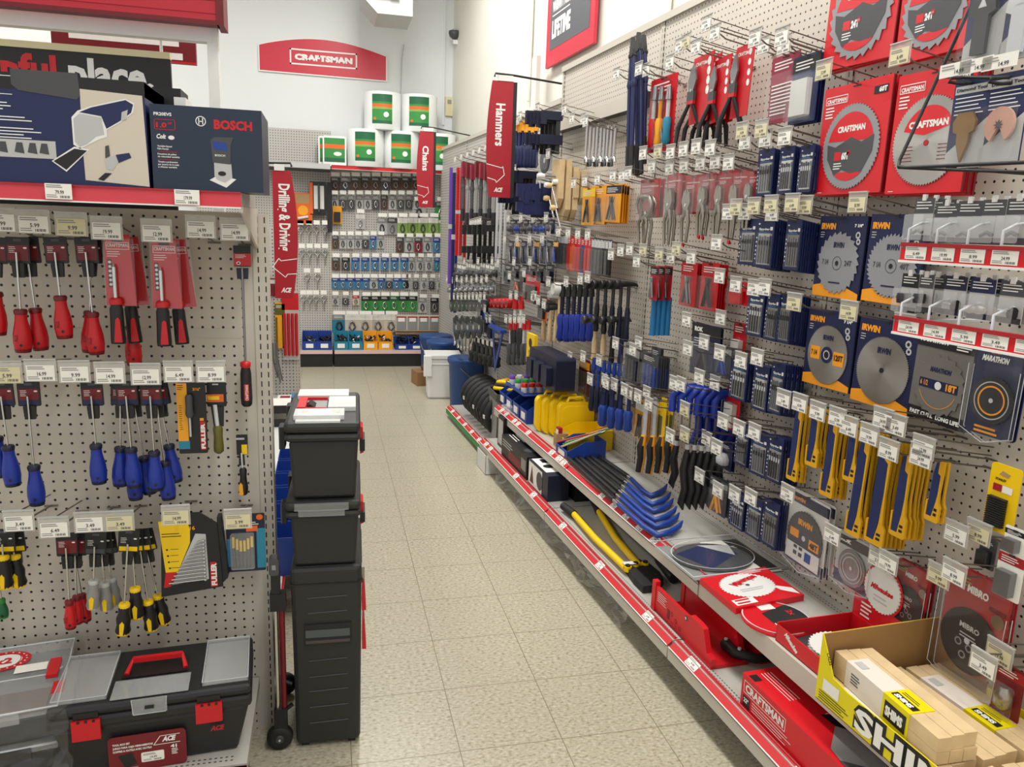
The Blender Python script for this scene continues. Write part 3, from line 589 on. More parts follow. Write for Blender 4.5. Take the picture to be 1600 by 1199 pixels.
q.box(.172, .248, -.013, -.011, .15, .189, 'clear2'); q.box(.2, .22, -.015, -.013, .163, .171, 'black'); q.tube([(.172, -.013, .189), (.175, -.013, .15), (.245, -.013, .15), (.248, -.013, .189)], .001, 'silver', 5); q.build('centre_lid', r)
q = MB(); q.box(.135, .285, .09, .165, .1862, .188, 'black'); q.build('handle_recess', r)
q = MB(); q.tube([(.145, .10, .19), (.155, .14, .205), (.27, .14, .205), (.28, .10, .19)], .0065, 'red', 8); q.box(.155, .27, .134, .146, .2, .212, 'red'); q.build('handle', r)
for x in (.045, .31):
    q = MB(); q.box(x, x+.06, -.018, -.008, .105, .155, 'red'); q.box(x+.004, x+.056, -.012, -.006, .155, .172, 'black')
    for k in range(3): q.box(x+.012+.016*k, x+.018+.016*k, -.0185, -.016, .15, .156, 'black')
    q.build('latch', r)
q = MB(); yy = -.0065; q.M = Matrix.Translation((0, yy, 0)); q.rr(.115, .285, .0, .095, .01, -.002, 0, 'dred'); y = -.003
q.text('ACE', .232, .068, .012, 'white', y, w=.028, shear=.25, bold=.06); 
for p in (((.213, .062), (.228, .084), (.272, .084), (.272, .0825), (.229, .0825), (.215, .062)), ((.213, .062), (.272, .062), (.272, .0605), (.213, .0605))): q.pol(list(p)[::-1], 'white', y)
for i, t in enumerate(('TOOL BOX SET', 'JUEGO PARA CAJA HERRAMIENTAS', 'COFFRE A OUTILS AVEC OUTILS')): q.text(t, .125, .073-.009*i, .0048, 'white', y, w=.0031*len(t), bold=.04)
q.text('41', .25, .048, .008, 'white', y, w=.014, bold=.05); q.lines(.252, .045, .014, 4, .0042, 'white', y, .002)
q.rr(.185, .235, .02, .045, .003, -.0034, -.002, 'paper'); q.M = q.M @ Matrix.Translation((0, -.0036, 0)); pricelabel(q, .187, .021, .046, .023, 'paper', 3, 0); q.M = Matrix.Translation((0, yy, 0))
q.pol([(.135, .045), (.165, .05), (.175, .02), (.15, .01)], 'black', y); q.lines(.15, .012, .03, 2, .004, 'grey', y, .002); q.build('label', r)
q = MB(); q.text('ACE', .34, .075, .012, 'brick', -.0075, w=.03, shear=.25, bold=.06); q.build('lettering', r)
# clear organiser cases, wrapped in film
r = thing('organizer_case', 'clear lidded organizer case wrapped in film with a round x2 sticker', 'organizer', (-1.335, -.19, .272), R(9))
q = MB(); taper(q, 0, .36, 0, .30, 0, .07, .012, .01, 'dgrey'); q.build('body', r, bevel=.01)
q = MB(); q.box(-.006, .366, -.006, .306, .071, .088, 'clear2'); q.tube([(-.006, -.006, .088), (.366, -.006, .088), (.366, .306, .088), (-.006, .306, .088)], .003, 'silver', 6, True)
q.tube([(.0, .10, .089), (.19, .10, .089), (.225, .14, .089), (.33, .14, .089), (.355, .165, .089)], .002, 'silver', 5); q.box(.24, .29, -.012, -.005, .062, .088, 'clear2'); q.build('lid', r)
q = MB(); q.box(.02, .2, .11, .28, .04, .085, 'tan'); q.box(.04, .16, .13, .2, .07, .0862, 'dred'); q.box(.02, .34, .01, .095, .05, .08, 'brown'); q.build('contents', r)
q = MB(); q.box(.325, .35, .12, .2, .089, .098, 'red'); q.box(.345, .37, .05, .1, .06, .09, 'red'); q.build('latch', r)
q = MB(); q.M = topm(.0905) @ Matrix.Translation((.23, 0, -.25)) @ Matrix.Scale(-1, 4, (0, 0, 1)) ; q.M = Matrix.Translation((.215, .235, .0905)) @ Matrix.Rotation(R(-90), 4, 'X')
q.disc(0, 0, .062, 'red', 0, 32, .75); q.disc(0, 0, .042, 'white', -.0004, 32, .75); q.ring(0, 0, .038, .040, 'red', -.0008); q.text('x2', 0, -.014, .026, 'red', -.001, w=.042, al='C', bold=.05)
for k in range(20): 
    aa = 2*math.pi*k/20; q.quad(.052*math.cos(aa)-.002, .052*math.cos(aa)+.002, .039*math.sin(aa)-.002, .039*math.sin(aa)+.002, 'white', -.001)
# flip so the print reads from above
q.v = [Vector((v.x, .47-v.y, v.z)) if False else v for v in q.v]; q.build('sticker', r)
q = MB(); q.box(.25, .32, .165, .2, .0905, .0912, 'paper'); q.build('price_label', r)
r = thing('organizer_case', 'black based organizer case underneath the one with the x2 sticker', 'organizer', (-1.33, -.185, .173), R(9))
q = MB(); taper(q, 0, .35, 0, .29, 0, .075, .02, .02, 'black'); q.build('body', r, bevel=.01); q = MB(); q.box(-.004, .354, -.004, .294, .076, .096, 'clear2'); q.tube([(-.004, -.004, .09), (.354, -.004, .09), (.354, .294, .09), (-.004, .294, .09)], .003, 'silver', 6, True); q.build('lid', r)
q = MB(); q.box(.1, .3, -.012, -.004, .06, .09, 'rubber'); q.build('latch', r)
def crumple(name, label, pts_fn, nu, nv, m='film', loc=(0, 0, 0), rz=0, amp=.006, cat='plastic wrap'):
    q = MB(); rnd = random.Random(nu*nv+3); v = []
    for i in range(nu+1):
        for j in range(nv+1):
            p = Vector(pts_fn(i/nu, j/nv)); v.append(p+Vector([rnd.uniform(-amp, amp) for _ in range(3)]))
    q.add(v, [(i*(nv+1)+j, (i+1)*(nv+1)+j, (i+1)*(nv+1)+j+1, i*(nv+1)+j+1) for i in range(nu) for j in range(nv)], m)
    o = q.build(name, loc=loc, rz=rz); return tag(o, label, cat)
crumple('plastic_film', 'crinkled clear film hanging round the organizer cases beside the tool box', lambda a, b: (-.01+.40*a, -.03-.012*math.sin(9*a), .0+.205*b), 16, 10, loc=(-1.335, -.19, .176), rz=R(9))
crumple('plastic_film', 'crinkled clear film bunched on the right side of the organizer cases', lambda a, b: (.39+.01*math.sin(8*b), -.03+.33*a, .005+.2*b), 14, 10, loc=(-1.335, -.19, .176), rz=R(9))
# ================================================================ stack in the aisle
mat('chest', '232524', .5, noise=.08, scale=30)
SX, SYy = -.462, .09; WS = .19; DS = .37
def P_at(px, py): return ony(px, py, SYy)
r = thing('rolling_tool_chest', 'tall black ribbed tool chest standing on end in the aisle', 'tool chest', (SX, SYy, .0), R(-2))
q = MB(); taper(q, 0, WS, 0, DS, .012, .555, .006, .006, 'chest'); q.build('body', r, bevel=.012)
q = MB()
for z in (.08, .13, .18, .225, .275, .42, .465): q.tube([(.045, -.0005+.0055*(1-z/.56), z), (WS-.04, -.0005+.0055*(1-z/.56), z+.003)], .0016, 'dgrey', 5)
q.box(-.002, WS+.002, -.002, DS, .505, .508, 'rubber'); q.build('rib', r)
q = MB(); q.box(.035, WS-.03, -.004, .01, .325, .388, 'rubber'); q.box(.038, WS-.033, -.0055, -.004, .332, .341, mat('recess', '4a3f42', .5).name); q.box(.038, WS-.033, -.0055, -.003, .35, .372, mat('grip', '4c5254', .5).name); q.build('handle_recess', r)
for z in (.29, .41): 
    q = MB(); q.prism([(WS, z), (WS+.012, z), (WS+.007, z+.09), (WS+.002, z+.1)], .02, .09, 'red'); q.build('latch', r)
q = MB(); q.box(WS, WS+.008, .02, .05, .50, .54, 'gold' if False else 'nickel'); q.build('hasp', r)
for x in (.02, WS-.04):
    q = MB(); q.box(x, x+.02, .02, .06, 0, .012, 'rubber'); q.build('foot', r)
def stackbox(z0, h, name, label, top):
    r = thing('tool_box', label, 'tool box', (SX-.004, SYy+.0, z0), R(-2)); w = WS
    q = MB(); taper(q, .008, w-.004, .004, DS-.01, 0, h*.75, .008, .008, 'chest'); q.build('body', r, bevel=.008)
    q = MB(); taper(q, -.004, w+.002, -.010, DS, h*.75, h*.86, -.0, 0, 'chest'); taper(q, -.004, w+.002, -.010, DS, h*.86, h, 0, 0, 'chest'); q.build('lid', r, bevel=.012)
    for y0 in (.03, .27):
        q = MB(); q.box(-.016, -.004, y0, y0+.05, h*.62, h*.9, 'rubber')
        for k in range(5): q.box(-.019, -.015, y0+.01*k, y0+.005+.01*k, h*.62, h*.9, 'dgrey')
        q.build('hinge', r)
    q = MB(); q.prism([(w+.001, h*.5), (w+.011, h*.52), (w+.009, h*.84), (w+.001, h*.86)], .06, .12, 'red'); q.build('latch', r)
    q = MB(); q.box(w, w+.014, .05, .13, h*.55, h*.7, 'rubber'); q.build('latch_surround', r)
    if top:
        q = MB(); q.box(.02, w-.04, .02, .10, h, h+.012, 'cloudy'); q.box(.026, w-.05, -.004, .02, h-.006, h+.003, 'cloudy'); q.box(.03, w-.06, .03, .09, h+.012, h+.0125, 'white')
        q.add([(.035, .08, h+.0128), (.06, .08, h+.0128), (.052, .05, h+.0128), (.04, .045, h+.0128)], [(0, 1, 2, 3)], 'beige'); q.add([(.11, .08, h+.0128), (.14, .08, h+.0128), (.135, .05, h+.0128), (.12, .045, h+.0128)], [(0, 1, 2, 3)], 'beige'); q.build('front_tray_lid', r)
        q = MB(); q.box(.015, w-.03, .26, .35, h, h+.012, 'cloudy'); q.build('rear_tray_lid', r)
        q = MB(); q.box(.105, w-.01, .115, .25, h, h+.012, 'cloudy'); q.build('side_tray_lid', r)
        q = MB(); q.box(.03, .10, .115, .25, h, h+.002, 'grey'); q.build('handle_recess', r)
        q = MB(); q.box(.022, .045, .115, .25, h+.002, h+.012, 'red'); q.box(.045, .1, .115, .122, h+.002, h+.01, 'red'); q.box(.045, .1, .243, .25, h+.002, h+.01, 'red'); q.prism([(.045, h+.002), (.07, h+.002), (.055, h+.012)], .15, .21, 'black'); q.build('handle', r)
    else:
        q = MB(); q.box(.02, w-.03, -.014, -.002, h*.88, h*.98, 'clear2'); q.box(.03, w-.04, -.016, -.004, h*.80, h*.88, 'clear2'); q.build('tray_lid', r)
    return r
stackbox(.556, .19, '', 'black tool box in the middle of the aisle stack', 0)
stackbox(.748, .215, '', 'black tool box with white trays and red handle, topmost of the aisle stack', 1)
# hand truck beside the chest
r = thing('hand_truck', 'folding hand truck with black handle and wheels, left of the tall tool chest', 'hand truck', (-.505, .11, 0))
q = MB(); q.tube([(0, 0, .12), (0, 0, .44)], .008, 'chrome', 10); q.tube([(.018, .0, .12), (.018, 0, .44)], .008, 'dred', 10); q.build('tube', r)
q = MB(); q.box(-.012, .03, -.014, .016, .43, .48, 'black'); q.box(-.008, .016, -.012, .012, .48, .55, 'black'); q.build('sleeve', r)
q = MB(); q.rr(-.012, .014, .535, .585, .008, -.014, .014, 'dgrey'); q.quad(-.004, .006, .552, .566, 'grey', -.015); q.build('handle', r)
q = MB(); q.box(-.01, .026, -.012, .016, .06, .13, 'black'); q.tube([(.02, 0, .12), (.04, 0, .135)], .006, 'black'); q.tube([(.02, 0, .21), (.04, 0, .2)], .006, 'black'); q.build('bracket', r)
q = MB(); q.lathe([(.02, -.014), (.033, -.013), (.036, -.006), (.036, .008), (.03, .014)], 'rubber', 24, 'Y', (.004, 0, .037)); q.lathe([(.010, -.019), (.012, -.014)], 'dgrey', 16, 'Y', (.004, 0, .037)); q.lathe([(.003, -.021), (.003, -.019)], 'silver', 10, 'Y', (.004, 0, .037)); q.build('wheel', r)
q = MB(); q.lathe([(.02, -.014), (.036, -.006), (.036, .008), (.03, .014)], 'rubber', 24, 'Y', (.004, .26, .037)); q.tube([(.004, 0, .037), (.004, .26, .037)], .004, 'steel'); q.build('wheel', r)
# ================================================================ mid gondola on the left and things beyond the stack
GX = -.56
r = thing('pegboard_panel', 'grey pegboard end bay facing the viewer under the Drilling and Driving sign', 'pegboard', (-1.5, 4.0, 0))
a = MB(); a.box(0, .90, 0, .012, 0, 1.42, 'pegboard_far'); a.build('board', r)
a = MB(); a.box(.90, .94, -.005, .05, 0, 1.42, 'slots'); a.build('upright', r)
r = thing('gondola_shelf', 'small base shelf of the end bay behind the toolbox stack', 'shelf', (-1.5, 3.99, .17)); a = MB(); a.box(0, .93, -.4, 0, -.03, 0, 'shelfgrey'); a.build('deck', r)
a = MB(); a.box(0, .92, -.38, -.36, -.17, -.03, 'rubber'); a.build('kick_plate', r); a = MB(); a.box(.93, .945, -.4, 0, -.05, .03, 'brown'); a.build('side_panel', r)
r = thing('gondola_shelf', 'long base shelf on the aisle side of the left gondola, red edge', 'shelf', (-1.0, .28, .17)); a = MB(); a.box(0, .47, 0, 3.25, -.03, 0, 'boxwhite'); a.build('deck', r)
a = MB(); a.box(.47, .476, 0, 3.25, -.034, -.002, 'red'); a.build('price_channel', r); a = MB(); a.box(.40, .42, 0, 2.6, -.17, -.03, 'rubber'); a.build('kick_plate', r)
r = thing('pegboard_panel', 'pegboard spine of the left gondola hidden mostly behind the end cap', 'pegboard', (-1.02, .27, 0)); a = MB(); a.box(-.01, .0, 0, 3.6, 0, 1.42, 'pegboard_far'); a.build('board', r); a = MB(); a.box(-.02, .01, 0, .03, 0, 1.42, 'slots'); a.build('upright', r)
def bin_(w, d, h, c, name='parts_bin', low=.5):
    r = thing(name, '', 'bin'); q = MB(); t = .003
    q.box(-w/2, w/2, -d, 0, 0, t, c); q.box(-w/2, w/2, -t, 0, t, h, c); q.box(-w/2, w/2, -d, -d+t, t, h*low, c)
    for s in (-1, 1):
        x = s*(w/2-t/2); q.M = Matrix.Rotation(R(90), 4, 'Z'); q.prism([(-d, t), (0, t), (0, h), (-d*.55, h), (-d, h*low)], -x-t/2, -x+t/2, c); q.M = Matrix.Identity(4)
    q.build('tray', r)
    q = MB(); q.box(-w/2-.003, w/2+.003, -d*.55, .002, h-.004, h+.003, c); q.M = Matrix.Identity(4)
    q = MB(); q.tube([(-w/2, -d-.001, h*low), (w/2, -d-.001, h*low)], .003, c); q.build('front_rim', r); q = MB(); q.box(-w*.25, w*.25, -d-.003, -d, h*.12, h*low*.75, 'paper'); q.build('label_card', r)
    return r
pbin = Kind(bin_)
for i in range(6):
    pbin(.17, .24, .15, 'cblue', loc=(-.60, .95+.2*i, .171), rot=(0, 0, R(90)), label='blue open front parts bin on the left gondola base shelf, %s beyond the end cap' % ORD[i])
for i, (y, z) in enumerate(((3.05, .17), (3.05, .259))):
    r = thing('display_tray', 'black edged tray of white leaflets behind the stack, %s' % ['lower of two', 'upper of two'][i], 'tray', (-1.0, y, z+.001))
    q = MB(); q.box(0, .42, 0, .35, .0, .01, 'boxwhite'); q.box(0, .42, -.012, 0, 0, .05, 'black'); q.box(0, .02, 0, .35, .01, .088, 'black'); q.box(.40, .42, 0, .35, .0, .02, 'black'); q.build('tray', r)
    q = MB(); q.box(.24, .4, .05, .3, .01, .03, 'paper'); q.quad(.25, .38, .012, .026, 'pink' if i else 'lblue', .049); q.build('leaflets', r)
P = onz(450, 630, .17); r = thing('product_card', 'pale carded product lying on the end bay base shelf behind the stack', 'package', (P.x-.08, P.y, .171)); q = MB(); q.box(0, .16, 0, .22, 0, .012, 'paper'); q.box(.02, .09, .03, .15, .012, .02, 'magenta'); q.build('card', r); q = MB(); q.box(.1, .15, .05, .2, .012, .03, 'lblue'); q.build('blister', r)
# items on the end bay
def at4(px, py, d=.03): return ony(px, py, 4.0-d)
def longpack(w, h, c1, c2, n):
    r = thing('carded_tool', '', 'tool pack'); q = MB(); q.rr(-w/2, w/2, -h, .01, .003, -.002, 0, c1); q.quad(-w/2, w/2, -h*.25, 0, c2, -.0025); q.lines(-w*.4, -.01, w*.6, 3, .008, 'white', -.003, .003); q.build('card', r)
    q = MB()
    for i in range(n): x = -w*.35+w*.7*i/max(1, n-1); q.tube([(x, -.01, -h*.3), (x, -.01, -h*.93)], w*.09, c2, 5)
    q.build('tool', r); return r
lpack = Kind(longpack)
lpack(.07, .33, 'gold', 'olive', 2, loc=at4(437, 475), label='tall mustard carded tool at the left of the end bay')
lpack(.12, .50, 'lgrey', 'red', 4, loc=at4(453, 458), label='tall pack of red rods on the end bay below the red sign')
lpack(.05, .22, 'silver', 'dsteel', 5, loc=at4(455, 398, .02), label='graduated drill bit set showing at the right edge of the red sign')
lpack(.06, .12, 'dred', 'lgrey', 2, loc=at4(426, 437, .02), label='small red and grey carded tool under the red sign')
for i, px in enumerate((426, 433, 430)): 
    q = MB(); P = at4(px, 536, .06+.02*i); q.tube([(0, 0, 0), (.0, 0, -.12), (.03, 0, -.26-.02*i)], .007, 'steel'); tag(q.build('steel_rod', loc=P), 'bare steel rod hanging at the lower left of the end bay', 'rod', 'steel rods on the end bay')
# ---- red category signs
def sign(name_, P, H, W, words, label, arm_to, flip=False):
    r = thing('category_sign', label, 'sign', P); q = MB()
    n = 12; L = []; 
    for i in range(n+1):
        t = i/n; L.append((-W*(.62+.38*math.sin(math.pi*min(1, .18+t*.62))) if True else 0, -H*t))
    if flip: pts = [(0, 0)]+[(0, -H)]+[(W*(.55+.45*math.sin(math.pi*(.15+.7*(1-i/n)))), -H*(1-i/n)) for i in range(n+1)]; pts = pts[::-1]; pts = [p for p in pts]; x0 = 0
    else: pts = [(0, -H), (0, 0)]+L
    ar = sum(pts[i][0]*pts[(i+1) % len(pts)][1]-pts[(i+1) % len(pts)][0]*pts[i][1] for i in range(len(pts)))
    if ar < 0: pts = pts[::-1]
    q.prism(pts, 0, .012, 'signred'); cx = (W*.45 if flip else -W*.5)
    q.text(words, cx-.022, -H*(.10 if flip else .19), .05, 'white', -.001, rot=-90, w=H*(.52 if flip else .036*len(words)+.11), bold=.03)
    def ln(pts_):
        for (x0, z0), (x1, z1) in zip(pts_[:-1], pts_[1:]):
            d = Vector((x1-x0, z1-z0)).normalized()*.002; nx, nz = -d.y, d.x; q.pol([(x0+nx, z0+nz), (x0-nx, z0-nz), (x1-nx, z1-nz), (x1+nx, z1+nz)][::-1], 'white', -.0012)
    if flip: ln([(W*.95, -H*.68), (cx-.02, -H*.70), (cx-.03, -H*.68), (cx-.06, -H*.75), (cx, -H*.83), (cx+.01, -H*.805), (W*.92, -H*.80)])
    else: ln([(-W*.98, -H*.71), (cx+.02, -H*.74), (cx+.025, -H*.725), (cx+.035, -H*.80), (cx-.01, -H*.87), (cx-.015, -H*.85), (-W*.93, -H*.83)])
    q.text('ACE', cx-.0, -H*.95, .022, 'white', -.001, w=.045, al='C', shear=.25, bold=.05); q.build('panel', r)
    q = MB(); q.box(-W*.62 if not flip else .01, -.005 if not flip else W*.5, -.004, .014, 0, .03, 'boxwhite'); q.build('clip', r)
    if not flip: q = MB(); q.box(0, .02, -.002, .016, -H, -.002, 'rubber'); q.build('side_strip', r)
    A = Vector(arm_to)-Vector(P); q = MB(); q.tube([(-W*.75 if not flip else W*.8, .004, .02), (-W*.72 if not flip else W*.75, .004, .038), (0, .004, .034), (A.x, A.y, A.z)], .006, 'rubber'); q.build('arm', r)
    return r
mat('signred', 'a31625', .4)
P = ony(803, 128, 2.46); sign('h', P, .625, .145, 'Hammers', 'red hanging sign reading Hammers with an arrow outline', FW(WP-.01, 2.58, FT(onF(880, 131))[2]))
P = ony(678, 206, 5.0); sign('c', P, .64, .145, 'Chains', 'red hanging sign reading Chains near the back wall', onF(735, 212))
P = ony(425, 266, 2.1); sign('d', P, .62, .115, 'Drilling & Driving', 'red hanging sign reading Drilling & Driving beside the left gondola', (-1.02, 2.1, P.z+.03), True)
# ================================================================ back wall fixtures
PB = BY-.07
zb = lambda py, px=600: ony(px, py, PB).z
xl, xm, xr_ = -1.6, ony(519, 400, PB).x, ony(708, 400, PB).x
z2 = ony(600, 263, PB-.3).z
for n_, (x0, x1, lab) in enumerate(((xl, xm, 'back wall pegboard bay with swivel snaps, left half'), (xm, xr_, 'back wall pegboard bay full of chain hardware, right half'))):
    r = thing('pegboard_panel', lab, 'pegboard', (x0, PB, 0)); L_ = x1-x0
    a = MB(); a.box(0, L_, 0, .012, 0, z2 if n_ else 2.36, 'pegboard_far'); a.build('board', r); a = MB(); a.box(L_-.03, L_, -.004, .03, 0, z2, 'slots'); a.build('upright', r)
r = thing('gondola_shelf', 'high back wall shelf holding the bubble wrap rolls, red front edge', 'shelf', (xm, PB-.01, z2)); a = MB(); a.box(0, xr_-xm, -.32, 0, -.03, 0, 'shelfgrey'); a.build('deck', r); a = MB(); channel(a, 0, xr_-xm, -.034, .004, -.322); a.build('price_channel', r)
r = thing('gondola_shelf', 'dark canopy shelf at the top of the left back bay', 'shelf', (xl, PB-.01, z2)); a = MB(); a.box(0, xm-xl-.01, -.32, 0, -.05, 0, 'dgrey'); a.build('deck', r); a = MB(); a.box(0, xm-xl-.01, -.34, -.32, -.04, .01, 'lgrey'); a.build('front_lip', r)
for x0, x1, l in ((xl, xm, 'left base shelf of the back wall with black kick'), (xm, xr_, 'right base shelf of the back wall with black kick')):
    r = thing('gondola_shelf', l, 'shelf', (x0+.01, PB-.01, .17)); L_ = x1-x0-.02; a = MB(); a.box(0, L_, -.37, 0, -.03, 0, 'shelfgrey'); a.build('deck', r); a = MB(); a.box(0, L_, -.376, -.37, -.034, 0, mat('pinkstrip', 'd8b8b4', .5).name); a.build('price_channel', r)
    a = MB(); a.box(0, L_, -.366, -.34, -.17, -.035, 'rubber'); a.build('kick_plate', r)
# rolls of bubble wrap
def roll():
    r = thing('bubble_wrap_roll', '', 'roll'); q = MB(); Rr = .182; q.lathe([(.02, 0), (Rr-.004, 0), (Rr, .006), (Rr, .355), (Rr-.004, .36), (.02, .36)], 'rollwhite', 28); q.build('wrap', r)
    q = MB(); k = 10; v = []
    for i in range(k+1):
        a = R(-90-32+64*i/k); v += [((Rr+.0015)*math.cos(a), (Rr+.0015)*math.sin(a), z) for z in (.055, .085, .19, .21, .24, .26, .33)]
    n = 7
    for j, m in enumerate(('dgreen', 'green', 'lime', 'orange', 'green', 'dgreen')): q.add(v, [(i*n+j, (i+1)*n+j, (i+1)*n+j+1, i*n+j+1) for i in range(k)], m)
    q.disc(.04, .14, .026, 'white', -Rr-.003, 12); q.disc(-.07, .10, .014, 'orange', -Rr+.008, 12); q.build('label', r); return r
mat('rollwhite', 'e6e9e8', .35, noise=.05, scale=60)
roll_ = Kind(roll)
for px, up, l in ((572, 0, 'white bubble wrap roll with green label, leftmost full roll of bottom row'), (627, 0, 'white bubble wrap roll with green label, middle of bottom row'), (684, 0, 'white bubble wrap roll behind the Chains sign, bottom row'), (598, 1, 'white bubble wrap roll stacked on top, left one'), (654, 1, 'white bubble wrap roll stacked on top, right one')):
    P = ony(px, 228, PB-.2); roll_(loc=(P.x, PB-.2, z2+.001+.362*up), rot=(0, 0, R(-6)), label=l)
for i, px in enumerate((519, 526)):
    P = ony(px, 228, PB-.2-.05*i); r = thing('wrap_pack', ['flat green labelled wrap pack, rear one of two left of the rolls', 'flat green labelled wrap pack, front one of two left of the rolls'][i], 'pack', (P.x-.02, PB-.14-.06*i, z2+.001)); q = MB(); q.rr(-.115, .115, 0, .29, .02, 0, .05, 'rollwhite'); q.build('body', r)
    q = MB(); q.quad(-.1, .1, .04, .27, 'green', -.001); q.quad(-.1, .1, .17, .21, 'orange', -.0015); q.quad(-.1, .1, .04, .08, 'dgreen', -.0015); q.disc(.03, .12, .04, 'white', -.0015, 12, .5); q.build('label', r)
# back wall hardware
def bpack(w, h, card, top, cont):
    r = thing('hardware_pack', '', 'hardware pack'); q = MB(); q.quad(-w/2, w/2, -h, 0, card, 0); q.quad(-w/2, w/2, -h*.3, 0, top, -.002); q.lines(-w*.35, -h*.06, w*.6, 2, h*.08, 'white', -.003); q.v = q.v; q.build('card', r)
    q = MB()
    if cont: 
        q.tube([(-w*.15, -.012, -h*.45), (-w*.2, -.012, -h*.7), (0, -.012, -h*.88), (w*.2, -.012, -h*.7), (w*.1, -.012, -h*.45), (0, -.012, -h*.38)], w*.07, cont, 5, True); q.build('hardware', r)
    q = MB(); q.quad(-w*.42, w*.42, .012, .05, 'paper', -.08); q.tube([(0, .045, .005), (0, -.08, .03)], .0025, 'wire', 4); q.build('tag_hook', r)
    return r
bp = Kind(bpack)
def snap():
    r = thing('swivel_snap', '', 'snap hook'); q = MB(); q.tube([(-.012, 0, -.01), (-.03, 0, -.04), (0, 0, -.07), (.03, 0, -.04), (.012, 0, -.01)], .007, 'chrome', 6, True); q.build('eye', r)
    q = MB(); q.lathe([(.012, -.07), (.014, -.085), (.008, -.1), (.006, -.15), (.003, -.17)], 'chrome', 8); q.build('bolt', r)
    q = MB(); q.quad(-.03, .03, .012, .055, 'paper', -.08); q.tube([(0, .02, .0), (0, -.08, .03)], .0025, 'wire', 4); q.build('tag_hook', r); return r
snp = Kind(snap)
for ri, (py, xs) in enumerate(((353, (470, 483, 495, 508)), (389, (472, 484, 496, 508)), (427, (480, 496)), (461, (474, 484, 494, 506)))):
    for i, px in enumerate(xs): snp(loc=ony(px, py, PB-.02), label='chrome snap hook on the left back bay, %s in %s row down' % (ORD[i], ORD[ri]))
def brow(nm, x0, x1, n, py, w, h, pal, skip=()):
    for i in range(n):
        if i in skip: continue
        px = x0+(x1-x0)*i/max(1, n-1); card, top, cont = pal[i % len(pal)]
        bp(w, h, card, top, cont, loc=ony(px, py, PB-.02-.012*((i*7) % 3)), label='%s pack, %s from left, %s' % ({'lime': 'lime carded', 'lblue': 'blue carded', 'dgrey': 'dark', 'lgrey': 'clear and silver', 'green': 'green carded', 'beige': 'pale bagged', 'black': 'black carded', 'magenta': 'magenta carded', 'cblue': 'deep blue', 'card': 'brown', 'teal': 'teal', 'brown': 'dark brown', 'grey': 'grey'}[card], ORD[i], nm))
mt = 'back wall'
G1 = ('lgrey', 'grey', 'dsteel'); G2 = ('dgrey', 'grey', 'chrome'); G3 = ('brown', 'dgrey', 'steel'); LM = ('lime', 'paper', 'dgrey'); BLU = ('lblue', 'cblue', 'chrome'); BK = ('dgrey', 'black', 'chrome'); GN = ('green', 'black', 'chrome'); BG = ('beige', 'paper', 'steel'); MG = ('magenta', 'dgrey', 'chrome'); TL = ('teal', 'cblue', 'chrome')
brow('dim row under the high shelf', 524, 650, 9, 278, .1, .12, [G3, G2, G3, G3], ())
brow('row one under the high shelf', 523, 652, 11, 306, .075, .14, [G1, G2, G2, G1, G1, G2, G3], ())
brow('single grey pack row, back wall', 563, 563, 1, 335, .09, .15, [('lgrey', 'paper', 'chrome')])
brow('lime card row, back wall', 597, 693, 7, 341, .105, .17, [G1, ('grey', 'dgrey', 'steel'), LM, LM, LM, LM, LM])
brow('left half of row three, back wall', 524, 595, 7, 369, .07, .13, [G3, G1, G1, G1, G2, BLU, G1])
brow('right half of row three, back wall', 625, 697, 6, 372, .085, .15, [G3, G1, MG, G1, BLU, LM])
brow('blue row, back wall', 525, 632, 8, 403, .085, .13, [G3, BK, BLU, BLU, BLU, BLU, BLU, BLU], ())
brow('chrome row right of the blue packs, back wall', 643, 697, 5, 403, .07, .14, [G1, G1, G1, TL, BLU])
brow('lower blue row, back wall', 524, 632, 10, 435, .08, .11, [BLU, BLU, BLU, BLU, BLU, G1, BLU, G2, BLU, TL])
brow('lower chrome row, back wall', 637, 700, 6, 435, .06, .12, [G1, G2])
brow('short row above the bagged goods, back wall', 524, 556, 3, 462, .07, .1, [G1, G2, ('beige', 'red', 'steel')])
brow('green card row, back wall', 572, 645, 6, 463, .1, .16, [GN, GN, GN, ('green', 'dgreen', 'chrome')])
brow('dark cards right of the green row, back wall', 660, 698, 3, 466, .09, .16, [G1, BK, MG])
brow('bagged goods row, back wall', 530, 611, 5, 492, .15, .19, [('teal', 'grey', 'dsteel'), BG, BG, BG, BG])
brow('upper right corner, back wall', 655, 690, 2, 316, .14, .18, [G1, ('green', 'dgrey', 'chrome')])
P = ony(498, 284, PB-.1); r = thing('carded_tool', 'orange and black caliper pack high on the left back bay', 'tool pack', P); q = MB(); q.box(-.09, .07, 0, .02, -.33, 0, 'black'); q.quad(-.09, -.06, -.32, -.01, 'orange', -.001); q.quad(-.05, .05, -.27, -.04, 'boxwhite', -.001); q.tube([(.0, -.012, -.02), (.0, -.012, -.3)], .012, 'dgrey'); q.tube([(0, .02, -.01), (0, .105, -.02)], .004, 'wire', 4); q.build('card', r)
q = MB(); q.box(.08, .13, 0, .03, -.5, 0, 'rubber'); q.build('side_bar', r)
P = ony(473, 302, PB-.1); r = thing('carded_tool', 'orange carded handsaw pack beside the red Drilling sign', 'tool pack', P); q = MB(); q.box(-.09, .09, 0, .015, -.3, 0, 'orange'); q.quad(-.07, .07, -.1, -.01, 'tan', -.001); q.disc(0, -.17, .05, 'gold', -.001, 14); q.tube([(0, .01, -.01), (0, .105, -.02)], .004, 'wire', 4); q.build('card', r); q = MB(); q.tube([(-.05, -.012, -.25), (.05, -.012, -.23)], .014, 'boxwhite'); q.build('tool', r)
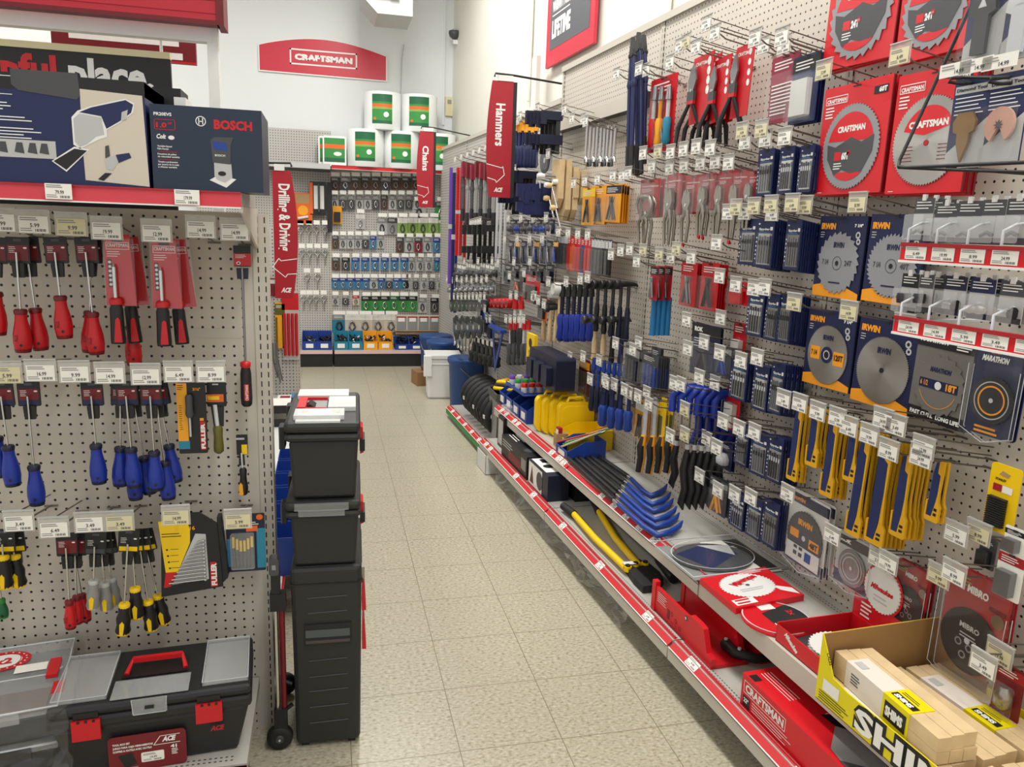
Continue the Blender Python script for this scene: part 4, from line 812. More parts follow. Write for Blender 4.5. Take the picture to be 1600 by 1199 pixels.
P = ony(527, 322, PB-.05); r = thing('carded_tool', 'yellow and black blister pack left of the grey hardware rows', 'tool pack', P); q = MB(); q.box(-.045, .045, 0, .01, -.18, 0, 'gold'); q.build('card', r); q = MB(); q.box(-.035, .03, -.03, 0, -.16, -.06, 'black'); q.build('tool', r)
# bins along the base
def snaps_in(parent_loc, n, sd, lab, grp):
    rnd = random.Random(sd)
    for i in range(n):
        q = MB(); a = rnd.uniform(0, 6.28); c = rnd.choice(['rubber', 'chrome', 'dsteel', 'rubber']); x = rnd.uniform(-.045, .045); y = rnd.uniform(-.13, -.05); z = .05+.012*i
        q.tube([(math.cos(a+k)*.028, math.sin(a+k)*.028, .016*math.sin(k*2+a)) for k in (0, 1, 2, 3, 4, 5)], .008, c, 5, True)
        tag(q.build('shackle', loc=(parent_loc[0]+x, parent_loc[1]+y, parent_loc[2]+z)), lab, 'shackle', grp)
bl = [(484, 'cblue'), (507, 'cblue'), (533, 'teal'), (556, 'teal'), (579, 'gold'), (602, 'gold'), (628, 'cblue'), (650, 'cblue'), (672, 'cblue'), (694, 'cblue')]
for i, (px, c) in enumerate(bl):
    P = ony(px, 545, PB-.3); loc = (P.x, PB-.12, .171); w = .148; cn = {'cblue': 'blue', 'teal': 'teal', 'gold': 'yellow'}[c]
    pbin(w, .22, .17 if i < 6 else .11, c, loc=loc, label='%s parts bin on the back wall base shelf, %s from left' % (cn, ORD[i]))
    snaps_in((loc[0], loc[1], .18), 6, i, 'shackle heaped in the %s bin, %s from left on the back shelf' % (cn, ORD[i]), 'shackles in the %s back bin' % ORD[i])
P = ony(618, 516, PB-.1); x1 = ony(704, 516, PB-.1).x; z0 = P.z; z1 = ony(640, 493, PB-.1).z
r = thing('drawer_unit', 'beige rack of clear front drawers above the blue back bins', 'drawer unit', (P.x, PB-.12, z0)); Wd = x1-P.x; q = MB(); q.box(0, Wd, 0, .1, 0, z1-z0, 'beige'); q.box(-.01, Wd+.01, -.01, .1, -.01, 0, 'tan'); q.build('case', r)
for i in range(5):
    q = MB(); q.box(Wd*(i+.06)/5, Wd*(i+.94)/5, -.006, 0, .008, z1-z0-.01, 'grey'); q.quad(Wd*(i+.2)/5, Wd*(i+.8)/5, (z1-z0)*.6, (z1-z0)*.85, 'paper', -.007); q.quad(Wd*(i+.06)/5, Wd*(i+.94)/5, (z1-z0)*.86, (z1-z0)*.95, 'brick', -.0075); q.build('drawer', r)
r = thing('parts_rack', 'beige open rack behind the four blue back bins', 'rack', (P.x, PB-.1, .30)); q = MB(); q.box(0, Wd, 0, .02, 0, z0-.32, 'beige'); q.build('back_panel', r); q = MB(); q.box(0, Wd, -.01, .0, 0, .01, 'tan'); q.build('rail', r)
# craftsman wall sign
A_, B_, C_, D_ = [ony(x, y, BY-.02) for x, y in ((406, 109), (603, 126), (603, 90), (406, 70))]
r = thing('wall_sign', 'red arched wall sign with white framed lettering on the back wall', 'sign', (A_.x, BY-.02, A_.z)); q = MB(); Ws = B_.x-A_.x; hb = 0; h0 = .36
n = 20; top = [(Ws*i/n, (D_.z-A_.z)+((C_.z-B_.z)-(D_.z-A_.z))*i/n+.13*math.sin(math.pi*(i/n)**.85)*(.6+.4*i/n)) for i in range(n+1)]
pts = [(0, 0), (Ws, B_.z-A_.z)]+top[::-1]; cxs = Ws/2; czs = .18
q.prism([(cxs+(x-cxs)*1.018, czs+(z-czs)*1.06) for x, z in pts], 0, .015, 'white'); q.pol(pts, 'signface', -.001) if 'signface' in MATS else q.pol(pts, mat('signface', 'c62c3f', .4).name, -.001)
e0, e1, e2, e3 = [ony(x, y, BY-.02) for x, y in ((453, 100), (558, 110), (558, 85), (453, 75))]
bx0 = e0.x-A_.x; bx1 = e1.x-A_.x; bz0 = e0.z-A_.z; bz1 = e3.z-A_.z; t_ = .014
for x0, x1, za, zb_ in ((bx0, bx1, bz0, bz0+t_), (bx0, bx1, bz1-t_, bz1), (bx0, bx0+t_, bz0, bz1), (bx1-t_, bx1, bz0, bz1)): q.quad(x0, x1, za, zb_, 'white', -.002)
q.text('CRAFTSMAN', (bx0+bx1)/2, bz0+.05, bz1-bz0-.10, 'white', -.002, w=(bx1-bx0)*.86, al='C', bold=.07); q.build('panel', r)
# camera, heater, thermostat, pipe end on the corner
P = ony(710, 52, BY-.2); r = thing('security_camera', 'small dark dome security camera high in the back corner', 'camera', P); q = MB(); q.lathe([(.01, .03), (.055, .02), (.06, 0), (.05, -.03), (.02, -.055)], 'dgrey', 16); q.build('dome', r)
q = MB(); q.tube([(0, .02, .03), (0, .06, .04), (0, .2, .03)], .02, 'lgrey'); q.build('arm', r); q = MB(); q.box(-.01, .07, .0, .05, -.10, -.06, 'white'); q.build('bracket', r)
P0 = ony(566, 3, BY-1.0); P1 = ony(645, 26, BY-1.0); r = thing('unit_heater', 'grey hanging heater box at the top of the picture', 'heater', (P0.x, BY-1.0, P1.z)); q = MB(); w_ = P1.x-P0.x; q.prism([(w_*.3, 0), (w_, 0), (w_, .6), (0, .6), (0, .13)], 0, .5, 'lgrey'); q.build('housing', r); q = MB(); q.box(.02, w_*.72, -.03, 0, .13, .3, 'dgrey'); q.box(w_*.55, w_*.72, -.034, 0, .12, .14, 'white'); q.build('louvre', r); q = MB(); q.box(.2, .22, .2, .22, .6, 4.3-P1.z, 'steel'); q.build('hanger', r)
P = ony(702, 167, BY-.03); r = thing('thermostat', 'cream thermostat box on the corner of the back wall', 'thermostat', P); q = MB(); q.box(-.04, .04, 0, .03, -.09, .1, 'cream'); q.build('case', r); q = MB(); q.box(-.02, .02, -.004, 0, .03, .07, 'grey'); q.build('dial', r)
q = MB(); q.tube([(0, 0, 0), (.01, 0, .35), (.03, 0, .5)], .006, 'lgrey'); tag(q.build('cable', loc=ony(626, 150, BY-.02)), 'thin grey cable running down the back wall above the rolls', 'cable')
# ceramic bucket row on the floor near the back
def bucket(c, rimc):
    r = thing('bucket', '', 'bucket'); q = MB(); q.lathe([(.125, 0), (.13, .01), (.145, .31), (.15, .315), (.15, .34), (.143, .345), (.14, .32)], c, 24); q.build('body', r); q = MB(); q.lathe([(.152, .32), (.158, .325), (.158, .35), (.15, .355), (.1, .357)], rimc, 24); q.build('lid', r)
    q = MB(); q.tube([(-.15, 0, .3), (-.13, -.08, .24), (0, -.155, .2), (.13, -.08, .24), (.15, 0, .3)], .003, 'steel', 5); q.build('handle', r); return r
bk = Kind(bucket)
P = onz(694, 624, 0)
r = thing('pail', 'square white plastic pail with lid standing on the floor by the back shelf', 'pail', (P.x, P.y+.13, 0), R(-4)); q = MB(); taper(q, -.145, .145, -.13, .13, 0, .36, .012, .012, 'boxwhite'); q.build('body', r, bevel=.02); q = MB(); q.box(-.155, .155, -.14, .14, .35, .385, 'boxwhite'); q.box(-.15, .15, -.135, .135, .30, .31, 'boxwhite'); q.box(-.17, -.1, -.145, -.1, .2, .38, 'white'); q.build('lid', r, bevel=.006)
q = MB(); q.quad(-.05, .06, .24, .28, 'lgrey', -.125); q.lines(-.04, .275, .08, 2, .014, 'brick', -.126); q.build('label', r)
P = onz(662, 604, 0); r = thing('cardboard_box', 'small brown box on the floor left of the white pail', 'box', (P.x-.06, P.y+.0, 0), R(10)); q = MB(); q.box(0, .15, 0, .2, 0, .13, 'card'); q.build('carton', r); q = MB(); q.lathe([(.03, 0), (.05, .03), (.02, .06)], 'brown', 10, c=(.11, .1, .13)); q.build('contents', r)
# ================================================================ hanging goods on the right wall
RR = (0, 0, RZF)
def q5(v): return max(.01, round(v/.005)*.005)
def span(x0, x1, y0, y1, d):            # real place and size of something seen between these pixels at d in front of the wall
    s = WP-d; xc = (x0+x1)/2; yc = (y0+y1)/2; P = onF(xc, y0, s); B = onF(xc, y1, s)
    w = abs(FT(onF(x0, yc, s))[1]-FT(onF(x1, yc, s))[1]); return P, q5(w), q5(P.z-B.z)
CNT = [0]
def stack(kind, extra, box, n, d, desc, dd=.009, L=None, pi=None, grp=None, tilt=0, hk=True, tm='paper', dbl=1):
    x0, x1, y0, y1 = box; P, w, h = span(x0, x1, y0, y1, d); w = w*(.8 if kind is K_recip else 1); s, t, z = FT(P); rnd = random.Random(int(x0*7+y0))
    z0 = z-TILT*d
    for i in range(n):
        di = d-dd*i; lab = desc if n == 1 else (desc+', front' if i == 0 else desc+', behind front')
        kind(w, h, *extra, loc=FW(WP-di, t, z0+TILT*di), rot=(0, R(tilt+rnd.uniform(-1.2, 1.2)), RZF+R(rnd.uniform(-2, 2))), label=lab, group=(grp or desc)[:60] if n > 1 or grp else None)
    if hk:
        CNT[0] += 1; L = L or max(.12, min(.24, d+.07)); L = round(L, 2)
        hook(L, CNT[0] % 10 if pi is None else pi, tm, dbl, loc=FW(WP-.002, t, z0+.004), rot=RR, label='peg hook carrying the '+' '.join(desc.split()[:12]))
# ---- kinds, origin at hanging hole, front towards -y
def k_blades(w, h, v):
    r = thing('jigsaw_blade_pack', '', 'blade pack'); q = MB(); q.rr(-w/2, w/2, -h, .006, .004, -.002, .002, 'navy'); y = -.0025
    q.quad(-w*.12, w*.12, -.004, .001, 'black', y); q.disc(-w*.34, -h*.07, w*.05, 'white', y, 10, .6); q.text('Spyder', -w*.34, -h*.2, h*.045, 'white', y, w=w*.6, bold=.04); q.lines(-w*.34, -h*.23, w*.66, 1, .004, 'lblue', y, .002)
    q.quad(w*.28, w*.42, -h*.2, -h*.13, 'white', y); q.lines(-w*.46, -h*.35, w*.07, 6, h*.09, 'white', y, h*.03); q.quad(-w*.34, w*.42, -h*.93, -h*.27, ['lgrey', 'boxwhite', 'grey'][v % 3], y); q.build('card', r)
    q = MB(); 
    for i in range(5): x = -w*.28+w*.15*i; q.box(x, x+w*.08, y-.003, y-.001, -h*.9, -h*(.32+.02*(i % 2)), ['blade', 'dsteel', 'steel'][(v+i//4) % 3]); q.box(x, x+w*.08, y-.0032, y-.001, -h*.52, -h*.42, ['black', 'silver', 'black'][v % 3])
    q.build('blades', r); q = MB(); q.rr(-w*.38, w*.46, -h*.95, -h*.25, .003, -.0085, -.0025, 'clear'); q.build('blister', r); return r
K_blades = Kind(k_blades); K_recip = None
def gear(cx, cz, r1, n, k=.93):
    p = []
    for i in range(n): 
        a = 2*math.pi*i/n; b = 2*math.pi*(i+.8)/n; p += [(cx+r1*math.cos(a), cz+r1*math.sin(a)), (cx+r1*k*math.cos(b), cz+r1*k*math.sin(b))]
    return p
mat('irnavy', '141b45', .4); mat('irgold', 'f09c1c', .45); mat('crred', 'd01420', .38); mat('bladegrey', '8d8e92', .42); mt = mat('bladesheen', 'b5b2ac', .3, .9); nt = mt.node_tree; tn = nt.nodes.new('ShaderNodeTangent'); tn.direction_type = 'RADIAL'; tn.axis = 'Y'
nt.links.new(tn.outputs[0], nt.nodes['Principled BSDF'].inputs['Tangent']); nt.nodes['Principled BSDF'].inputs['Anisotropic'].default_value = .85; mat('recipgold', 'dca616', .45); mat('recipnavy', '1a2a5c', .45); mat('marath', '6d6a64', .4)
def k_sawbox(w, h, st):
    r = thing('saw_blade_pack', '', 'saw blade pack'); base = 'crred' if st.startswith('c') else ('irnavy' if st.startswith('i') else 'marath')
    q = MB(); q.rr(-w/2, w/2, -h, .008, .004, 0, .008, base); q.quad(-w*.06, w*.06, -.003, .001, 'black', -.0005); y = -.001
    q.box(w/2, w/2+.003, .0005, .0075, -h, .006, 'dred' if base == 'crred' else 'dnavy')
    cx, cz, rr_ = 0, -h*.56, min(w*.46, h*.40)
    if base == 'crred':
        q.text('CRAFTSMAN', -w*.44, -h*.12, h*.035, 'white', y, w=w*.30, bold=.04)
        for a_, b_, c_, d_ in ((-.46, -.12, -.135, -.128), (-.46, -.12, -.06, -.067), (-.46, -.453, -.135, -.06), (-.127, -.12, -.135, -.06)): q.quad(w*a_, w*b_, h*c_, h*d_, 'white', y)
        q.lines(-w*.45, -h*.16, w*.14, 4, h*.03, 'white', y, h*.012); q.quad(w*.26, w*.45, -h*.12, -h*.05, 'black', y); q.text('60T', w*.33, -h*.105, h*.04, 'white', y-.0006, w=w*.11, bold=.06); q.lines(-w*.45, -h*.975, w*.08, 1, .004, 'white', y, .0015)
    elif base == 'irnavy':
        q.text('IRWIN', -w*.45, -h*.13, h*.07, 'irgold', y, w=w*.32, bold=.06); q.lines(-w*.45, -h*.17, w*.09, 3, h*.03, 'lgrey', y, h*.01)
        q.text('7 1/4"', w*.27, -h*.1, h*.035, 'white', y, w=w*.17, bold=.05); q.ring(w*.36, -h*.2, w*.025, w*.05, 'lgrey', y, 10); q.ring(w*.38, -h*.28, w*.02, w*.045, 'lgrey', y, 10)
        q.pol([(-w/2, -h), (w/2, -h), (w/2, -h*.92), (w*.25, -h*.86), (w*.1, -h*.93), (-w*.2, -h*.9), (-w*.26, -h*.83), (-w/2, -h*.87)], 'irgold', y)
    else:
        q.quad(-w/2, w/2, -h*.14, 0, 'black', y); q.text('MARATHON', -w*.45, -h*.08, h*.05, 'white', y-.0004, w=w*.5, bold=.06, shear=.2); q.lines(w*.2, -h*.04, w*.25, 3, h*.03, 'white', y-.0004, h*.014)
        q.quad(-w/2, w/2, -h, -h*.86, 'black', y); q.text('FAST CUTS.  LONG LIFE.', 0, -h*.95, h*.045, 'white', y-.0004, w=w*.9, al='C', bold=.05)
    q.build('card', r)
    nt = {'c60': 60, 'c24': 24, 'cg': 80, 'i24': 24, 'i40': 40, 'i120': 90, 'ip': 90, 'm18': 18}[st]; bm = {'c60': 'bladegrey', 'c24': 'bladegrey', 'cg': 'bladesheen', 'i24': 'lgrey' if 0 else 'bladegrey', 'i40': 'bladegrey', 'i120': 'bladesheen', 'ip': 'bladesheen', 'm18': 'marath'}[st]
    q = MB(); q.prism(gear(cx, cz, rr_, nt, .90 if nt < 50 else .955), -.0032, -.0012, bm); y = -.0038
    if st in ('c60', 'c24'):
        k = rr_; q.pol([(cx+k*.80*math.cos(R(a)), cz+k*.80*math.sin(R(a))) for a in range(8, 173, 8)], 'crred', y)
        q.pol([(cx-k*.80, cz+k*.1), (cx-k*.76, cz-k*.25), (cx-k*.45, cz-k*.66), (cx-k*.2, cz-k*.52), (cx+k*.1, cz-k*.62), (cx+k*.5, cz-k*.6), (cx+k*.79, cz-k*.15), (cx+k*.8, cz+k*.22), (cx+k*.4, cz+k*.08), (cx+k*.05, cz+k*.22), (cx-k*.5, cz+k*.02)], 'dgrey', y-.0004)
        q.text('CRAFTSMAN', cx, cz+k*.36, k*.13, 'white', y-.0004, w=k*.95, al='C', bold=.05); q.quad(cx-k*.5, cx-k*.27, cz-k*.3, cz-k*.1, 'crred', y-.0008); q.text(('60' if st == 'c60' else '24')+'T', cx-k*.24, cz-k*.28, k*.15, 'white', y-.0008, w=k*.26, bold=.06)
        q.lines(cx-k*.5, cz-k*.36, k*.3, 3, k*.06, 'white', y-.0008, k*.025); q.disc(cx, cz-k*.2 if 0 else cz-k*.14, k*.07, 'brick', y-.0008, 14)
        q.pol([(cx+k*.79*math.cos(R(a)), cz+k*.79*math.sin(R(a))) for a in range(228, 313, 7)], 'crred', y-.0002)
    elif st == 'cg':
        k = rr_; q.pol([(cx+k*.72*math.cos(R(a)), cz+k*.05+k*.72*math.sin(R(a))) for a in range(20, 168, 8)]+[(cx-k*.1, cz+k*.12)], 'crred', y); q.text('CRAFTSMAN', cx, cz+k*.3, k*.14, 'white', y-.0004, w=k*1.1, al='C', bold=.05); q.disc(cx, cz-k*.05, k*.07, 'brick', y-.0004, 14)
        for sg in (-1, 1): q.lines(cx+sg*k*.5-k*.15, cz-k*.1, k*.3, 5, k*.08, 'dred', y-.0004, k*.02)
    elif st.startswith('i'):
        k = rr_; q.text('IRWIN', cx, cz+k*.5, k*.16, 'irnavy', y, w=k*.5, al='C', bold=.05); q.disc(cx, cz, k*.08, 'black', y-.0004, 14)
        if st in ('i24', 'i40'): q.text('7 1/4', cx-k*.72, cz-k*.06, k*.16, 'dgrey', y, w=k*.3, bold=.04); q.text({'i24': '24T', 'i40': '40T'}[st], cx+k*.36, cz-k*.06, k*.16, 'dgrey', y, w=k*.34, bold=.04); q.lines(cx-k*.3, cz-k*.6, k*.6, 1, .01, 'irnavy', y, k*.05); q.ring(cx, cz, k*.2, k*.22, 'dgrey', y)
        if st == 'i120':
            q.quad(cx-k*.82, cx-k*.34, cz-k*.2, cz+k*.24, 'irgold', y); q.quad(cx+k*.34, cx+k*.84, cz-k*.3, cz+k*.16, 'irgold', y); q.text('7 1/4', cx-k*.78, cz-k*.06, k*.16, 'black', y-.0004, w=k*.3, bold=.04); q.text('120T', cx+k*.38, cz-k*.12, k*.18, 'black', y-.0004, w=k*.42, bold=.05); q.disc(cx, cz, k*.28, 'irnavy', y-.0002, 20); q.ring(cx, cz, k*.12, k*.16, 'lgrey', y-.0006)
    else:
        k = rr_; q.quad(cx-k*.75, cx+k*.75, cz-k*.14, cz+k*.16, 'irnavy', y); q.disc(cx, cz, k*.13, 'boxwhite', y-.0004, 18); q.text('6 1/2', cx-k*.7, cz-k*.06, k*.16, 'irgold', y-.0004, w=k*.3); q.text('18T', cx+k*.3, cz-k*.08, k*.2, 'irgold', y-.0004, w=k*.4, bold=.05); q.text('MARATHON', cx, cz+k*.42, k*.14, 'irnavy', y, w=k*.8, al='C', bold=.06, shear=.2); q.ring(cx, cz, k*.72, k*.74, 'irgold', y, 20, 200, 340)
    q.build('saw_blade', r); return r
K_saw = Kind(k_sawbox)
def k_recip(w, h, v):
    r = thing('reciprocating_blade_pack', '', 'blade pack'); q = MB(); W = w
    q.prism([(-W*.38, -h*.96), (-W*.02, -h*.96), (W*.24, -h*.6), (W*.28, -.01), (W*.2, 0), (-W*.2, 0), (-W*.32, -h*.2)], -.0055, .001, 'recipnavy'); q.lines(-W*.1, -h*.18, W*.12, 4, h*.09, 'cblue', -.0035, h*.05); q.build('blade', r)
    q = MB(); ht = min(.062, h*.34)
    q.prism([(W*.22, -h*.5), (W*.22, -h*.2), (W*.02, -h*.17), (W*.02, .004), (W*.34, .006), (W*.34, -h*.2), (W*.30, -h*.5), (W*.36, -h+ht), (W*.5, -h+ht*.8), (W*.5, -h+.004), (W*.42, -h), (-W*.42, -h), (-W*.5, -h+.006), (-W*.5, -h+ht), (-W*.40, -h+ht), (-W*.40, -h+.012), (0, -h+.012), (W*.16, -h+ht)][::-1], -.0065, .0, 'recipgold')
    for i in range(2): q.quad(W*.12, W*.34, -h+.016+.012*i, -h+.023+.012*i, 'black', -.007)
    q.build('holder', r); return r
K_recip = Kind(k_recip)
def k_snips(w, h, v):                      # red card with long handled tool in front
    r = thing('tin_snips', '', 'snips'); q = MB(); hc = h*.72; q.prism([(-w*.32, 0), (-w*.38, -hc), (w*.42, -hc*.97), (w*.5, .006)][::1], -.001, .0015, 'red'); y = -.0015
    q.text('CRAFTSMAN', w*.08, -hc*.13, hc*.05, 'white', y, w=w*.6, al='C'); 
    for i in range(4): q.disc(w*.33, -hc*(.1+.14*i), w*.07, 'white', y, 8, 1.3)
    q.build('card', r)
    q = MB(); q.prism([(-w*.30, -h*.36), (-w*.12, -h*.36), (-w*.02, -h*.24), (-w*.10, -h*.12), (-w*.18, -h*.07), (-w*.28, -h*.14), (-w*.36, -h*.24)], -.016, -.010, 'steel'); q.lathe([(.006, -.018), (.006, -.008)], 'chrome', 8, 'Y', (-w*.2, 0, -h*.35)); q.build('blades', r)
    q = MB(); q.box(-w*.34, -w*.06, -.018, -.008, -h*.46, -h*.36, 'dgrey'); q.box(-w*.34, -w*.06, -.0185, -.0075, -h*.50, -h*.46, 'red')
    q.build('pivot', r)
    for sg in (-1, 1):
        q = MB(); q.tube([(-w*.2+sg*w*.08, -.013, -h*.5), (-w*.2+sg*w*.26, -.013+sg*.02, -h*.75), (-w*.2+sg*w*.22, -.013+sg*.03, -h*.97)], [.007, .0095, .007], 'rubber', 8); q.build('handle', r)
    return r
K_snips = Kind(k_snips)
def k_lock(w, h, v):                       # locking pliers on red card
    r = thing('locking_pliers', '', 'pliers'); q = MB(); q.rr(-w/2, w/2, -h*.55, .008, .003, 0, .002, 'brick'); q.quad(-w*.1, w*.1, -.004, .002, 'black', -.0004); q.text('CRAFTSMAN', 0, -h*.09, h*.02, 'white', -.0006, w=w*.8, al='C'); q.lines(-w*.4, -h*.12, w*.5, 3, h*.02, 'white', -.0006, h*.006); q.build('card', r)
    m = 'nickel'; q = MB()
    if v == 0: q.tube([(-w*.36, -.02, -h*.50), (-w*.42, -.02, -h*.36), (-w*.3, -.02, -h*.24), (w*.2, -.02, -h*.24), (w*.36, -.02, -h*.36), (w*.26, -.02, -h*.5), (-w*.05, -.02, -h*.58)], .0085, m, 8)
    else: q.prism([(-w*.14, -h*.5), (-w*.28, -h*.36), (-w*.2, -h*.22), (-w*.04, -h*.18), (-w*.02, -h*.27), (w*.02, -h*.18), (w*.2, -h*.24), (w*.26, -h*.38), (w*.1, -h*.5)][::-1], -.026, -.014, m); q.lathe([(.006, -.029), (.006, -.012)], 'silver', 8, 'Y', (0, 0, -h*.42))
    q.build('jaws', r)
    for sg in (-1, 1):
        q = MB(); q.tube([(sg*w*.06, -.02, -h*.48), (sg*w*.22-w*.03, -.02, -h*.66), (sg*w*.14-w*.02, -.02, -h*.98)], [.008, .007, .006], m, 8); q.build('handle', r)
    if v == 2: q = MB(); q.disc(0, -h*1.02, .008, 'red', -.02); q.lathe([(.007, -.02), (.007, -.026)], 'red', 10, 'Y', (0, 0, -h*1.01)); q.build('release_tab', r)
    q = MB(); q.rr(-w*.55, w*.55, -h*.6, .01, .004, -.032, -.03, 'clear'); q.build('blister', r); return r
K_lock = Kind(k_lock)
def k_card(w, h, c, top, tool, style):     # general carded tool
    r = thing('carded_tool', '', 'tool pack'); q = MB(); q.rr(-w/2, w/2, -h, .006, .003, 0, .002, c); q.quad(-w/2, w/2, -h*.22, .0, top, -.0005); q.quad(-w*.12, w*.12, -.004, .001, 'black', -.001); (q.text('ROK', -w*.4, -h*.12, h*.08, 'white', -.001, w=w*.3, bold=.06), q.lines(-w*.4, -h*.26, w*.5, 4, h*.05, 'white', -.001, h*.015)) if (c, top) == ('irnavy', 'black') else q.lines(-w*.38, -h*.06, w*.66, 3, h*.05, 'white', -.001, h*.02); q.build('card', r)
    q = MB()
    if style == 'plier':
        q.tube([(-w*.08, -.01, -h*.3), (0, -.01, -h*.46), (w*.2, -.01, -h*.92)], [.004, .007, .006], tool, 6); q.tube([(w*.08, -.01, -h*.3), (0, -.01, -h*.46), (-w*.2, -.01, -h*.92)], [.004, .007, .006], tool, 6)
    elif style == 'bars':
        for i in range(4): x = -w*.32+w*.21*i; q.box(x, x+w*.12, -.008, -.001, -h*.92, -h*.3, tool)
    elif style == 'disc': q.lathe([(w*.36, -.006), (w*.36, -.001)], tool, 24, 'Y', (0, 0, -h*.6)); q.disc(0, -h*.6, w*.08, 'silver', -.0065, 12)
    elif style == 'blob': q.lathe([(w*.1, -h*.85), (w*.28, -h*.75), (w*.3, -h*.55), (w*.15, -h*.38)], tool, 10, 'Z', (0, -.008, 0))
    elif style == 'saw':
        for i in range(9): q.box(-w*.42, w*(.40 if i < 6 else .16), -.003, -.001, -h*(.40+.055*i)-.004, -h*(.40+.055*i), tool)
    else: q.box(-w*.3, w*.3, -.02, -.001, -h*.9, -h*.35, tool)
    q.build('tool', r); q = MB(); q.rr(-w*.45, w*.45, -h*.96, -h*.26, .004, -.024, -.022, 'clear'); q.build('blister', r); return r
K_card = Kind(k_card)
def k_long(w, h, c1, c2, c3):              # straight tool, handle down: head c1, neck c2, grip c3
    r = thing('hand_tool', '', 'hand tool'); ra = w*.35; q = MB(); q.tube([(0, 0, .012), (0, 0, -h*.18)], [ra*.5, ra*.8], c1, 8); q.build('head', r)
    q = MB(); q.tube([(0, 0, -h*.16), (0, 0, -h*.55)], ra*.45, c2, 8); q.build('shaft', r); q = MB(); q.lathe([(ra*.7, -h*.5), (ra, -h*.58), (ra*.8, -h*.75), (ra, -h*.93), (ra*.6, -h)], c3, 10); q.build('grip', r); return r
K_long = Kind(k_long)
def k_hammer(w, h, hc, gc):
    r = thing('hammer', '', 'hammer'); q = MB(); q.M = Matrix.Rotation(R(90), 4, 'Z')
    q.tube([(-.05, 0, 0), (-.02, 0, .004), (.02, 0, .002), (.035, 0, -.0), (.045, 0, -.008)], [.014, .015, .011, .009, .004], hc, 10); q.lathe([(.02, -.070), (.022, -.066), (.022, -.048), (.018, -.044)], hc, 14, 'X'); q.build('head', r)
    q = MB(); q.tube([(0, 0, 0), (0, 0, -h*.45)], .009, 'dsteel' if gc != 'woodgrain' else 'pale', 8); q.build('shaft', r); q = MB(); q.lathe([(.010, -h*.4), (.013, -h*.5), (.012, -h*.75), (.015, -h*.93), (.011, -h)], gc, 10); q.build('grip', r); return r
K_hammer = Kind(k_hammer)
def k_cutter(w, h, c):
    r = thing('bolt_cutter', '', 'bolt cutter'); q = MB(); q.prism([(-.016, -.02), (-.018, -.06), (.018, -.06), (.016, -.02), (.004, .03), (-.004, .03)], -.008, .008, 'dsteel'); q.lathe([(.009, -.012), (.009, .012)], 'black', 10, 'Y', (-.01, 0, -.045)); q.lathe([(.009, -.012), (.009, .012)], 'black', 10, 'Y', (.01, 0, -.045)); q.build('jaws', r)
    for sg in (-1, 1):
        q = MB(); q.tube([(sg*.010, 0, -.05), (sg*.018, 0, -.16), (sg*.016, 0, -h*.8)], [.010, .011, .010], c, 8); q.lathe([(.012, -.145), (.0145, -.16), (.012, -.175)], c, 8, c=(sg*.018, 0, 0)); q.build('handle', r)
        q = MB(); q.tube([(sg*.016, 0, -h*.78), (sg*.017, 0, -h)], [.0125, .013], 'rubber' if c != 'red' else 'dgrey', 8); q.build('grip', r)
    return r
K_cutter = Kind(k_cutter)
def k_pry(w, h):
    r = thing('pry_bar', '', 'pry bar'); q = MB(); q.lathe([(.008, .01), (.009, -h*.2)], 'dsteel', 8); q.lathe([(.0095, -.01), (.0095, -.03)], 'lgrey', 8); q.build('neck', r)
    q = MB(); q.M = Matrix.Rotation(R(-75), 4, 'Z'); q.tube([(0, 0, -h*.15), (.012, 0, -h*.4), (-.004, 0, -h*.7), (.012, 0, -h*.9), (.0, 0, -h)], [.012, .016, .016, .014, .004], 'black', 8); q.build('bar', r); return r
K_pry = Kind(k_pry)
def k_hacksaw(w, h, c):
    r = thing('hacksaw', '', 'saw'); q = MB(); q.M = Matrix.Rotation(R(80), 4, 'Z'); q.tube([(-.04, 0, -.09), (-.04, 0, -.03), (-.015, 0, 0), (.04, 0, .004), (.07, 0, -.03), (.07, 0, -h*.75)], .015, c, 8); q.build('frame', r)
    q = MB(); q.M = Matrix.Rotation(R(80), 4, 'Z'); q.tube([(.07, 0, -h*.5), (.075, 0, -h*.75), (.05, 0, -h)], [.017, .019, .014], c, 8); q.build('handle', r); q = MB(); q.M = Matrix.Rotation(R(80), 4, 'Z'); q.box(-.035, -.028, -.001, .001, -h*.9, -.05, 'steel'); q.build('blade', r); return r
K_hack = Kind(k_hacksaw)
def k_sawhandle(w, h, c):
    r = thing('pull_saw', '', 'saw'); q = MB(); q.box(-.012, .012, -.001, .001, -h*.55, 0, 'silver'); q.box(-.02, .022, -.003, .0, -h*.5, -.0, c if c == 'yellow' else 'clear2'); q.build('sleeve', r)
    q = MB(); q.M = Matrix.Rotation(R(-60), 4, 'Z'); q.tube([(0, 0, -h*.5), (.012, 0, -h*.62), (.004, 0, -h*.8), (.014, 0, -h)], [.012, .018, .016, .014], 'gold', 8); q.build('grip', r); q = MB(); q.M = Matrix.Rotation(R(-60), 4, 'Z'); q.tube([(.006, 0, -h*.52), (.02, 0, -h*.64), (.012, 0, -h*.8), (.022, 0, -h*.99)], [.010, .016, .014, .012], 'rubber', 8); q.build('grip_pad', r); return r
K_pull = Kind(k_sawhandle)
